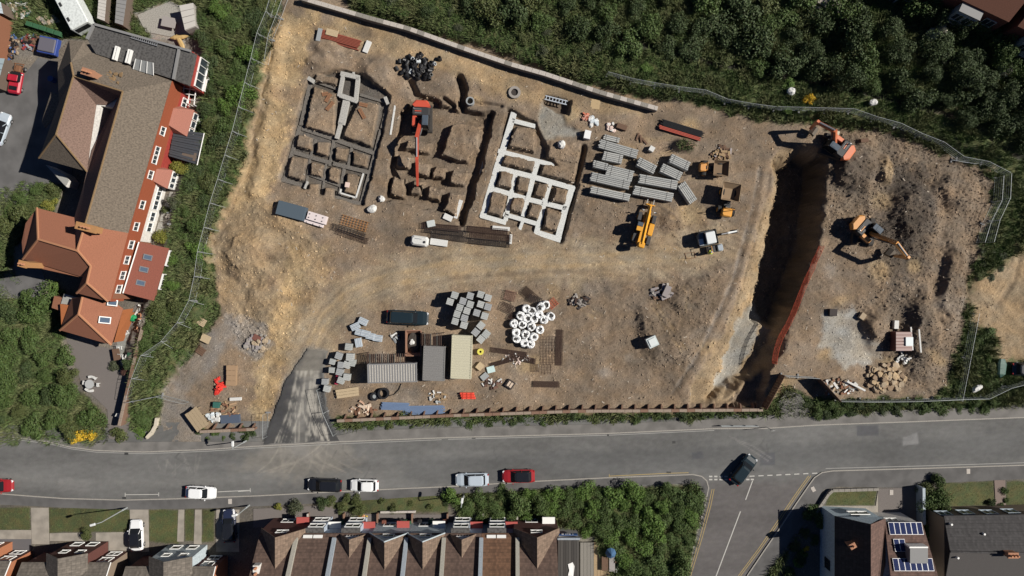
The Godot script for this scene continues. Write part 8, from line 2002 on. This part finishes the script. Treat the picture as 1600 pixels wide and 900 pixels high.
func lamp_post(label: String, u: float, v: float, h: float, arm: Vector3) -> void:
	var t := thing("street_lamp", label, "street lamp", g(u, v) + Vector3(0, 0.1, 0), 0.0, "street lamps")
	var m := M("galvanised")
	var mb := MB.new(); mb.tube(Vector3.ZERO, Vector3(0, h, 0), 0.09, 8, 0.055); mb.tube(Vector3.ZERO, Vector3(0, 1.2, 0), 0.12, 8); put(mb, "post", m, t)
	var am := MB.new(); am.path([Vector3(0, h - 0.05, 0), arm * 0.5 + Vector3(0, h + 0.12, 0), arm + Vector3(0, h + 0.1, 0)], 0.045, 6); put(am, "bracket", m, t)
	var lm := MB.new(); lm.box(arm * 1.25 + Vector3(0, h + 0.08, 0), Vector3(0.32, 0.18, 0.75), Basis(Vector3.UP, atan2(arm.x, arm.z)), 0.06); var lo := put(lm, "lantern", M("lantern_grey", Color(0.6, 0.62, 0.62), 0.5), t)
	var gm := MB.new(); gm.box(arm * 1.25 + Vector3(0, h - 0.03, 0), Vector3(0.24, 0.05, 0.5), Basis(Vector3.UP, atan2(arm.x, arm.z))); put(gm, "lens", M("lamp_clear"), lo)

func bin(label: String, u: float, v: float, m: Material, deg := 0.0) -> void:
	var t := thing("wheelie_bin", label, "bin", g(u, v) + Vector3(0, 0.08, 0), -deg_to_rad(deg), "wheelie bins")
	var b := MB.new(); b.loft([rounded(-0.24, 0.24, 0.22, 0.22, 0.05, 0.05), rounded(-0.3, 0.3, 0.28, 0.28, 0.95, 0.05)]); put(b, "body", m, t)
	var l := MB.new(); l.box(Vector3(0, 1.0, 0), Vector3(0.66, 0.1, 0.62), Basis.IDENTITY, 0.05); put(l, "lid", m, t)
	var h := MB.new(); h.tube(Vector3(-0.34, 0.98, -0.2), Vector3(-0.34, 0.98, 0.2), 0.025, 5); put(h, "handle", m, t)
	for s in [-1, 1]:
		var w := MB.new(); w.tube(Vector3(-0.24, 0.1, s * 0.24), Vector3(-0.24, 0.1, s * 0.3), 0.1, 10); put(w, "wheel", M("tyre"), t)

func seat(label: String, u: float, v: float, deg: float, m: Material, called := "garden_chair", w := 0.55) -> void:
	var t := thing(called, label, "chair", g(u, v) + Vector3(0, 0.1, 0), -deg_to_rad(deg))
	var s := MB.new(); s.box(Vector3(0, 0.42, 0), Vector3(0.5, 0.06, w), Basis.IDENTITY, 0.02); put(s, "seat", m, t)
	var b := MB.new(); b.box(Vector3(-0.26, 0.68, 0), Vector3(0.06, 0.5, w), Basis(Vector3.BACK, 0.2), 0.02); put(b, "backrest", m, t)
	for x in [-1, 1]:
		for z in [-1, 1]:
			var l := MB.new(); l.tube(Vector3(x * 0.2, 0, z * w * 0.42), Vector3(x * 0.2, 0.41, z * w * 0.42), 0.025, 5); put(l, "leg", m, t)
	for z in [-1, 1]:
		var a := MB.new(); a.box(Vector3(-0.02, 0.62, z * w * 0.5), Vector3(0.45, 0.04, 0.06)); put(a, "armrest", m, t)

func table(label: String, u: float, v: float, r: float, square: bool, m: Material, deg := 0.0, l := 0.0) -> void:
	var t := thing("garden_table", label, "table", g(u, v) + Vector3(0, 0.1, 0), -deg_to_rad(deg))
	var s := MB.new()
	if square: s.box(Vector3(0, 0.72, 0), Vector3(l if l > 0 else r * 2, 0.06, r * 2), Basis.IDENTITY, 0.02)
	else: s.tube(Vector3(0, 0.69, 0), Vector3(0, 0.75, 0), r, 18)
	put(s, "tabletop", m, t)
	for k in 4:
		var a := TAU * (k + 0.5) / 4.0
		var g2 := MB.new(); g2.tube(Vector3(cos(a) * r * 0.7, 0, sin(a) * r * 0.7), Vector3(cos(a) * r * 0.6, 0.69, sin(a) * r * 0.6), 0.03, 5); put(g2, "leg", m, t)

func shed(called: String, label: String, plan: Array, h: float, wallm: Material, roofm: Material, n: int) -> void:   # a lean-to whose roof boards are pieces
	var t := house(called, label, "shed", plan[0][0], plan[0][1])
	part(prism(plan, -0.2, h), "wall", wallm, t)
	for k in n:
		var q := []
		for e in [[0, k / float(n)], [1, k / float(n)], [1, (k + 0.93) / n], [0, (k + 0.93) / n]]:
			var p := bilin(plan, e[0], e[1]); q.append(g(p[0], p[1]) + Vector3(0, h + 0.12 + (0.02 if k % 2 else 0.0), 0))
		var mb := MB.new(); mb.slab(q, 0.08); part(mb, "roof_sheet", roofm, t)

func build_street() -> void:
	var frame := M("frame_white"); var white := M("board_white")
	# fences
	mesh_fence("long mesh fence between the green strip and the golden bank", [[435, -8], [418, 60], [397, 137], [377, 215], [365, 255], [352, 297], [340, 335], [330, 375], [320, 415], [318, 455], [300, 492], [282, 524], [240, 550], [226, 585], [213, 620]], 2.0, 38.0, true)
	mesh_fence("short second mesh fence beside the top of the long one", [[452, -6], [440, 30], [430, 66], [420, 108]], 1.8, 38.0)
	mesh_fence("mesh fence along the grass above the beam stacks", [[946, 121], [979, 130], [1040, 142], [1108, 150], [1141, 166], [1174, 168], [1206, 173]], 1.6)
	mesh_fence("mesh fence above the orange-red excavator and the spoil", [[1206, 173], [1260, 176], [1327, 178], [1365, 194], [1397, 200], [1440, 220], [1462, 226], [1494, 249], [1530, 256], [1566, 274]], 1.8)
	mesh_fence("outer mesh fence down the right side of the spoil", [[1566, 274], [1564, 314], [1548, 344], [1537, 380]], 1.8); mesh_fence("inner mesh fence down the right side of the spoil", [[1554, 278], [1552, 314], [1536, 344], [1524, 380]], 1.8)
	mesh_fence("mesh fence above the verge of the right-hand yard", [[1304, 624], [1400, 625], [1470, 622], [1532, 620], [1570, 602], [1612, 592]], 1.9)
	mesh_fence("single line of mesh fence running up from the right-hand verge", [[1518, 489], [1505, 560], [1493, 625]], 1.6, 70.0)
	mesh_fence("mesh fence panels on the right side of the entrance ramp", [[501, 606], [510, 642], [528, 682]], 2.0); mesh_fence("mesh fence panel on the left side of the entrance ramp", [[419, 644], [418, 682]], 2.0)
	mesh_fence("mesh gate panels across the grassy track", [[212, 625], [258, 616], [296, 628]], 1.8, 44.0)
	mesh_fence("fence panels lying over the slope at the spoil corner", [[1486, 250], [1526, 258]], 0.3)
	# orange netting beside the deep trench
	var nt := thing("barrier_net", "orange-red netting barrier along the right edge of the deep trench", "barrier", g(1277, 384))
	org = nt.position
	var np := along_path([[1279, 384], [1268, 412], [1256, 440], [1244, 470], [1232, 500], [1218, 524], [1210, 545], [1207, 568]], 13)
	var om := M("net_orange", Color(0.55, 0.09, 0.045), 0.7)
	for i in np.size() - 1:
		var a := g(np[i].x, np[i].y); var b := g(np[i + 1].x, np[i + 1].y)
		a.y = maxf(land.at(np[i].x + 4, np[i].y), -0.3); b.y = maxf(land.at(np[i + 1].x + 4, np[i + 1].y), -0.3)
		var lean := Vector3(0.35, 0, 0.1)
		var mb := MB.new()
		for k in 6: mb.tube(a + Vector3(0, 0.1 + k * 0.17, 0) + lean * k * 0.2, b + Vector3(0, 0.1 + k * 0.17, 0) + lean * k * 0.2, 0.03 if k in [0, 5] else 0.018, 4)
		for k in 7: mb.tube(a.lerp(b, k / 7.0) + Vector3(0, 0.1, 0), a.lerp(b, k / 7.0) + Vector3(0, 0.95, 0) + lean, 0.014, 3)
		part(mb, "net_length", om, nt)
		var pm := MB.new(); pm.tube(a - Vector3(0, 0.3, 0), a + Vector3(0, 1.1, 0) + lean, 0.03, 5); part(pm, "pin", M("rebar_rust"), nt)
	# walls
	var cap := M("capping", Color(0.48, 0.44, 0.40), 0.9, 0.0, noise_tex(14, 0.04, 3, 0.7, 1.15), 0.9)
	wall_line("retaining_wall", "pale capped retaining wall along the top of the site", [[474, 2], [583, 34], [639, 49], [720, 78], [800, 105], [850, 119], [937, 148], [1025, 173]], 0.5, 1.1, M("wall_grey", Color(0.28, 0.26, 0.23), 0.9, 0.0, noise_tex(46, 0.06, 3, 0.7, 1.1), 0.5), cap, 11.0)
	var bw := M("wall_brick", Color(0.22, 0.13, 0.09), 0.9, 0.0, noise_tex(48, 0.1, 3, 0.7, 1.15), 0.8)
	var lw := wall_line("brick_wall", "long low brick wall with buttresses beside the road", [[530, 655], [700, 647], [900, 640], [1060, 639], [1187, 638]], 0.3, 1.3, bw, M("wall_coping", Color(0.3, 0.235, 0.185), 0.9, 0.0, noise_tex(14, 0.04, 3, 0.7, 1.15), 0.9), 12.0)
	var k0 := 0
	for p in along_path([[540, 654], [700, 646.5], [900, 639.5], [1060, 638.5], [1180, 637.5]], 20.5):
		var mb := MB.new()
		var c := g(p.x, p.y - 3.5)
		mb.slab([c + Vector3(-0.1, 0.95, 0.25), c + Vector3(0.1, 0.95, 0.25), c + Vector3(0.22, 0.25, -0.35), c + Vector3(0.06, 0.25, -0.35)], 0.9)
		part(mb, "buttress", bw, lw)
	wall_line("buttress_wall", "short low brick wall below the timber store", [[318, 672], [402, 668]], 0.3, 1.2, bw, M("wall_coping"), 12.0)
	for k in 4:
		var mb := MB.new(); var c := g(336 + k * 20, 666)
		mb.slab([c + Vector3(-0.1, 0.9, 0.3), c + Vector3(0.1, 0.9, 0.3), c + Vector3(0.4, 0.3, -0.45), c + Vector3(0.22, 0.3, -0.45)], 0.7); tag(put(mb, "brick_buttress", bw), "brick buttress behind the short wall below the timber store, %s from the left" % nth(k), "buttress", "buttresses of the short wall")
	wall_line("garden_wall", "rusty brick garden wall between the paved yard and the green strip", [[232, 510], [216, 575], [196, 662]], 0.3, 1.6, bw, M("wall_coping"), 12.0)
	wall_line("garden_wall", "pale garden wall beside the shrubs of the long house", [[291, 318], [266, 392]], 0.3, 1.0, M("wall_grey"), cap, 12.0)
	wall_line("garden_wall", "curved pale low wall beside the gateway verge", [[248, 652], [246, 664], [238, 678], [231, 684]], 0.35, 0.5, M("wall_cream", Color(0.5, 0.45, 0.36), 0.9), M("wall_cream"), 12.0)
	wall_line("garden_wall", "tall pale wall beside the drive of the solar panel house", [[1432, 757], [1433, 814]], 0.3, 1.7, M("wall_blue", Color(0.33, 0.38, 0.42), 0.8), M("wall_blue"), 14.0)
	wall_line("garden_wall", "low stone wall round the corner lawn", [[1272, 800], [1296, 765], [1370, 763]], 0.3, 0.5, M("wall_grey"), M("wall_grey"), 9.0)
	wall_line("garden_wall", "thin pale wall in front of the terrace hedge", [[595, 799], [650, 798]], 0.2, 0.4, cap, cap, 14.0)
	# dark board hoardings either side of the gateway, each board a piece
	for k in 2:
		var a: Array = [[1190, 636], [1273, 590]][k]; var b: Array = [[1218, 584], [1304, 624]][k]
		var t := thing("hoarding", ["brown board hoarding at the right end of the brick wall", "dark board hoarding left of the broken blocks"][k], "hoarding", g(a[0], a[1]))
		org = t.position
		var n := 14
		for j in n:
			var p := g(lerpf(a[0], b[0], (j + 0.5) / n), lerpf(a[1], b[1], (j + 0.5) / n))
			var mb := MB.new(); mb.box(p + Vector3(0, 1.0, 0), Vector3(g(a[0], a[1]).distance_to(g(b[0], b[1])) / n - 0.015, 2.3 + 0.05 * (j % 2), 0.06), Basis(Vector3.UP, heading(a[0], a[1], b[0], b[1]))); part(mb, "board", M("hoarding_%d" % (j % 2), [Color(0.115, 0.065, 0.045), Color(0.13, 0.078, 0.055)][j % 2], 0.9), t)
	mesh_fence("dark mesh gate across the gateway right of the brick wall", [[1220, 586], [1272, 589]], 1.9, 26.0)
	# lamps and posts
	lamp_post("tall street lamp on the lawns with its shadow on the grass", 199, 793, 6.2, Vector3(-0.9, 0, 0.25)); lamp_post("street lamp standing in the terrace hedge", 725, 773, 5.6, Vector3(0.1, 0, -0.7)); lamp_post("street lamp at the drive of the dark blue car", 390, 789, 4.0, Vector3(-0.4, 0, 0.1)); lamp_post("slim lamp post in front of the timber store", 386, 688, 5.0, Vector3(0, 0, -0.5))
	var gr := thing("guard_rail", "low pedestrian guard rail beside the northern kerb at the junction", "rail", g(1124, 664) + Vector3(0, 0.12, 0))
	for k in 4:
		var mb := MB.new(); mb.tube(Vector3(k * 1.7, 0, 0), Vector3(k * 1.7, 0.95, 0), 0.04, 6); put(mb, "post", M("galvanised"), gr)
	for k in 2:
		var mb := MB.new(); mb.tube(Vector3(0, 0.45 + k * 0.5, 0), Vector3(5.1, 0.45 + k * 0.5, 0), 0.035, 6); put(mb, "rail", M("galvanised"), gr)
	var ps := thing("sign_post", "pale post standing right of the guard rail", "post", g(1197, 667) + Vector3(0, 0.1, 0))
	var pm := MB.new(); pm.tube(Vector3.ZERO, Vector3(0, 2.6, 0), 0.045, 6); put(pm, "pole", M("galvanised"), ps)
	var pp := MB.new(); pp.box(Vector3(0, 2.4, 0), Vector3(0.55, 0.5, 0.03)); put(pp, "plate", white, ps)
	for k in 5:
		var mb := MB.new(); mb.box(Vector3(0, 0.015, 0), Vector3(0.5, 0.04, 0.7)); solo(mb, "access_cover", cap, ["pale access cover in the pavement by the junction's left corner", "pale access cover in the pavement beside the side road", "pale access cover on the drive of the solar panel house", "pale access cover in the southern pavement above the lawns", "pale access cover on the pavement above the right-hand lawn"][k], "access cover", g([1101, 1270, 1392, 360, 1512][k], [780, 764, 769, 783, 736][k]) + Vector3(0, 0.12, 0), [0.0, 0.5, 0.0, 0.0, 0.0][k])
	# terrace frontage
	var green := M("bin_green", Color(0.03, 0.085, 0.045), 0.5); var bblack := M("bin_black", Color(0.015, 0.015, 0.017), 0.5); var brown := M("bin_brown", Color(0.16, 0.06, 0.04), 0.5)
	for k in 12: bin(["green bin between the first two terrace bays", "black bin at the left terrace bay", "brown bin left of the white gables", "black bin under the left white gable", "green bin under the left white gable", "second green bin between the white gables", "black bin between the white gables", "green bin under the right white gable", "red-brown bin right of the white gables", "black bin right of the white gables", "green bin near the navy bay", "black bin in the gap before the right end gable"][k], [537, 497, 602, 627, 634, 641, 657, 674, 696, 712, 750, 799][k], [813, 811, 813, 812, 813, 814, 812, 812, 812, 813, 815, 812][k], [green, bblack, brown, bblack, green, green, bblack, green, brown, bblack, green, bblack][k], 90.0)
	for k in 3: heap("pot_group", ["group of plant pots with orange flowers in front of the terrace", "group of red plant pots right of the white gables", "group of red boxes at the right end gable"][k], "plant pots", [565, 742, 818][k], [807, 816, 815][k], 9, 3, 12, 0.22, "pot", [[M("blossom"), M("clay_pot")], [M("pot_red", Color(0.28, 0.03, 0.04), 0.7), M("clay_pot")], [M("canopy_red"), brown]][k], 120 + k, false, 0.3)
	for k in 7: wall_line("front_wall", "low dividing wall in the terrace front yards, %s from the left" % nth(k), [[[483, 539, 591, 645, 700, 755, 808][k], 800], [[483, 539, 591, 645, 700, 755, 808][k], 815]], 0.14, 0.7, bw, cap, 14.0)
	# deck things
	table("dark slatted picnic table on the timber deck", 944, 877, 0.45, true, M("crate_brown"), 90, 2.0); table("grey slatted table on the timber deck", 955, 878, 0.4, true, M("deck_grey", Color(0.28, 0.26, 0.25), 0.9), 90, 2.0)
	var pr := thing("folded_parasol", "blue parasol standing on the timber deck", "parasol", g(952, 858))
	var prm := MB.new(); prm.tube(Vector3(0, 0.2, 0), Vector3(0, 2.2, 0), 0.04, 6); put(prm, "pole", frame, pr)
	var prc := MB.new(); prc.tube(Vector3(0, 1.5, 0), Vector3(0, 2.3, 0), 0.75, 8, 0.05); put(prc, "canopy", M("parasol_blue", Color(0.04, 0.1, 0.2), 0.8), pr)
	heap("deck_clutter", "clutter of pots and cushions at the edge of the deck", "clutter", 962, 872, 6, 22, 16, 0.3, "piece", [M("brick_pale"), white, M("crate_brown")], 131, true, 0.3)
	# garden of the long house
	table("round grey table on the paved yard with white benches round it", 145, 599, 0.62, false, M("table_grey", Color(0.36, 0.37, 0.37), 0.7))
	for k in 4:
		var t := thing("curved_bench", "white curved bench round the grey garden table, %s" % ["above it", "right of it", "below it", "left of it"][k], "bench", g(145, 599) + Vector3(0, 0.1, 0), -deg_to_rad([-75, 8, 105, 190][k]))
		var mb := MB.new()
		var n := [7, 3, 7, 3][k] as int
		for j in n:
			var a := (j - (n - 1) * 0.5) * 0.17
			mb.box(Vector3(cos(a) * 0.98, 0.42, sin(a) * 0.98), Vector3(0.34, 0.07, 0.19), Basis(Vector3.UP, -a))
		put(mb, "seat", white, t)
		for j in 2:
			var a := (j - 0.5) * n * 0.12
			var lm := MB.new(); lm.box(Vector3(cos(a) * 0.98, 0.2, sin(a) * 0.98), Vector3(0.28, 0.4, 0.08), Basis(Vector3.UP, -a)); put(lm, "leg", white, t)
	table("dark table with pale cloth on the patio below the small tiled house", 187, 553, 0.5, true, M("crate_brown"), 80, 1.6)
	for k in 6: seat(["white chair beside the dark patio table, upper", "white chair beside the dark patio table, lower", "white garden chair near the patio's dark shrub", "second white garden chair near the patio's dark shrub", "white lounger seat at the small tiled house", "pale chair on the yard near the road wall"][k], [190, 192, 201, 205, 198, 190][k], [543, 556, 559, 557, 521, 648][k], [90, 95, -20, 20, 60, 30][k], white, "garden_chair", [0.6, 0.6, 0.5, 0.5, 1.1, 0.5][k])
	var gt := MB.new(); gt.blob(Vector3(0, 0.35, 0), Vector3(0.6, 0.4, 0.5), 140, 0.15, 6, 10); solo(gt, "green_tarpaulin", M("tarp_green", Color(0.01, 0.24, 0.08), 0.6), "bright green tarpaulin bundle beside the small tiled house", "tarpaulin", g(210, 497) + Vector3(0, 0.1, 0))
	bin("dark green bin on the patio near the brick wall", 219, 547, green); bin("green bin behind the white garden chairs", 209, 553, green)
	heap("yard_clutter", "garden clutter between the small tiled house and the shrubs", "clutter", 222, 500, 10, 24, 22, 0.3, "piece", [M("stone_pale"), white, M("clay_pot"), M("crate_brown")], 141, true, 0.2)
	heap("yard_clutter", "white and black garden furniture clutter below the pergola", "clutter", 312, 186, 9, 12, 16, 0.45, "piece", [white, bblack, frame], 142, true, 0.4); heap("yard_clutter", "clutter of grey boards beside the white bay windows", "clutter", 270, 340, 8, 18, 14, 0.45, "piece", [M("stone_pale"), M("board_grey")], 143, true, 0.1)
	# north-west gardens
	shed("garden_shed", "white boarded garden shed in the paved garden above the flat roof", [[291, 18], [312, 14], [316, 50], [300, 56]], 2.0, M("shed_grey", Color(0.3, 0.28, 0.26), 0.9), M("shed_roof_pale", Color(0.46, 0.44, 0.41), 0.8), 4)
	shed("garden_shed", "long narrow grey slatted roof in the garden above the flat roof", [[196, -10], [212, -8], [204, 48], [192, 44]], 1.9, M("shed_wood"), M("shed_roof_grey", Color(0.22, 0.22, 0.22), 0.8), 9); shed("garden_shed", "small pale slatted trellis roof beside the caravan", [[166, -8], [178, -6], [174, 40], [163, 36]], 1.6, M("shed_wood"), M("shed_roof_pale"), 9)
	table("grey wooden table in the paved garden above the flat roof", 268, 38, 0.7, true, M("deck_grey"), 12, 2.0)
	for k in 2:
		var mb := MB.new(); mb.loft([oval(-1.3, 0.05, 0.15, 0.3), oval(-0.7, 0.3, 0.05, 0.42), oval(0.5, 0.32, 0.05, 0.42), oval(1.3, 0.05, 0.15, 0.3)]); solo(mb, "upturned_canoe", M("canoe_ochre", Color(0.42, 0.29, 0.12), 0.6), ["ochre canoe hull beside the flat roof, upper", "ochre canoe hull beside the flat roof, lower"][k], "canoe", g([283, 285][k], [60, 69][k]) + Vector3(0, 0.3, 0), [0.1, -1.1][k])
	shed("side_building", "red tiled roof at the upper left edge", [[-40, 24], [22, 36], [8, 110], [-40, 120]], 3.4, M("brick_plain"), M("tile_red"), 9); shed("lean_to", "pale blue lean-to roof at the left edge", [[-10, 98], [26, 100], [14, 144], [-14, 144]], 2.3, M("shed_wood"), M("sheet_blue", Color(0.27, 0.34, 0.37), 0.7), 5); shed("lean_to", "white corrugated lean-to at the top left corner", [[-10, 8], [20, 14], [24, 32], [-10, 26]], 2.3, M("shed_wood"), M("sheet_ice", Color(0.45, 0.52, 0.56), 0.7), 4); shed("lean_to", "pale side porch of the long house", [[88, 262], [116, 276], [124, 286], [120, 296], [92, 280]].slice(0, 4), 2.2, M("render_white"), M("fibre_sheet", Color(0.33, 0.33, 0.31), 0.85), 2)
	heap("junk_pile", "pile of junk and car parts on the drive beside the red car", "junk", 48, 66, 14, 12, 46, 0.42, "piece", [bblack, M("junk_red", Color(0.25, 0.04, 0.04), 0.7), M("junk_blue", Color(0.05, 0.1, 0.25), 0.7), grey_piece(), M("crate_brown")], 150, true, 0.4)
	heap("junk_pile", "junk along the red tiled roof at the left edge", "junk", 20, 74, 8, 26, 34, 0.42, "piece", [bblack, M("crate_brown"), M("junk_blue"), M("stone_tan")], 151, true, 0.3); heap("junk_pile", "clutter in the top left garden corner", "junk", 28, 16, 22, 14, 40, 0.42, "piece", [M("stone_tan"), M("net_green", Color(0.03, 0.1, 0.07), 0.8), white, M("stone_pale")], 152, true, 0.2)
	for k in 5: flat_board("green_crate", "green crate in the row above the drive, %s from the left" % nth(k), "crate", 52 + k * 11, 41 + k * 3.6, 10, 7, 0.9, 18, M("crate_green", Color(0.03, 0.1, 0.045), 0.7))
	heap("stone_edging", "pale stones edging the grass above the green crates", "stones", 78, 32, 22, 5, 22, 0.35, "stone", [M("stone_tan"), M("stone_pale")], 153, false, 0.1)
	var mb := MB.new(); mb.tube(Vector3(0, 0.1, 0), Vector3(0, 1.0, 0), 0.4, 12); solo(mb, "blue_barrel", M("barrel_blue", Color(0.03, 0.07, 0.2), 0.5), "blue barrel in the shade of the long house", "barrel", g(86, 126) + Vector3(0, 0.06, 0))
	# oddments
	for k in 2:
		var bm := MB.new(); bm.blob(Vector3(0, 0.35, 0), Vector3(0.55, 0.4, 0.5), 160 + k, 0.2, 6, 9); solo(bm, "white_sack", white, ["white sack in the grass left of the orange flowering bush", "white sack in the grass outside the upper fence"][k], "sack", on([1230, 1356][k], [147, 164][k], 0.3))
	var bt := MB.new(); bt.loft([oval(-1.3, 0.1, 0.1, 0.3), oval(-0.8, 0.55, 0.0, 0.6), oval(0.6, 0.6, 0.0, 0.65), oval(1.3, 0.4, 0.1, 0.5)]); solo(bt, "upturned_boat", M("boat_green", Color(0.06, 0.12, 0.1), 0.6), "dull green upturned boat on the right-hand slope", "boat", on(1562, 575), 1.5)
	var ws := MB.new(); ws.blob(Vector3(0, 0.3, 0), Vector3(0.8, 0.3, 0.4), 165, 0.25, 5, 9); solo(ws, "white_bundle", white, "white bundle in the grass near the right-hand fence", "bundle", on(1523, 606, 0.3), 0.5)

func grey_piece() -> Material:
	return M("board_grey")
func _ready() -> void:
	var cam := Camera3D.new()
	cam.name = "camera"
	add_child(cam)
	cam.position = Vector3(0, CAM_H, 0)
	cam.rotation_degrees = Vector3(-90, 0, 0)
	cam.fov = 2.0 * rad_to_deg(atan(450.0 * S / CAM_H))
	cam.near = 0.5; cam.far = 6000.0
	cam.current = true
	var env := Environment.new()
	env.background_mode = Environment.BG_SKY
	var sky := Sky.new()
	var sm := ProceduralSkyMaterial.new()
	sm.sky_top_color = Color(0.30, 0.46, 0.74); sm.sky_horizon_color = Color(0.66, 0.74, 0.84); sm.sky_curve = 0.18
	sm.ground_bottom_color = Color(0.2, 0.18, 0.15); sm.ground_horizon_color = Color(0.5, 0.52, 0.54)
	sm.sky_energy_multiplier = 0.43
	sky.sky_material = sm
	env.sky = sky
	env.tonemap_mode = Environment.TONE_MAPPER_LINEAR
	env.tonemap_exposure = 1.27
	env.sdfgi_enabled = true; env.ssao_enabled = true; env.ssil_enabled = true
	var we := WorldEnvironment.new()
	we.name = "world"; we.environment = env
	add_child(we)
	var sun := DirectionalLight3D.new()
	sun.name = "sun"
	add_child(sun)
	sun.look_at_from_position(Vector3.ZERO, Vector3(-1.0, -0.9, 0.13), Vector3.UP)
	sun.light_energy = 1.55
	sun.light_angular_distance = 0.5
	sun.light_color = Color(1.0, 0.975, 0.935)
	sun.shadow_enabled = true
	init_green()
	build_land()
	build_roads()
	build_yards()
	build_long_house()
	build_south()
	build_north_east()
	build_machines()
	build_site()
	build_street()
	build_green()
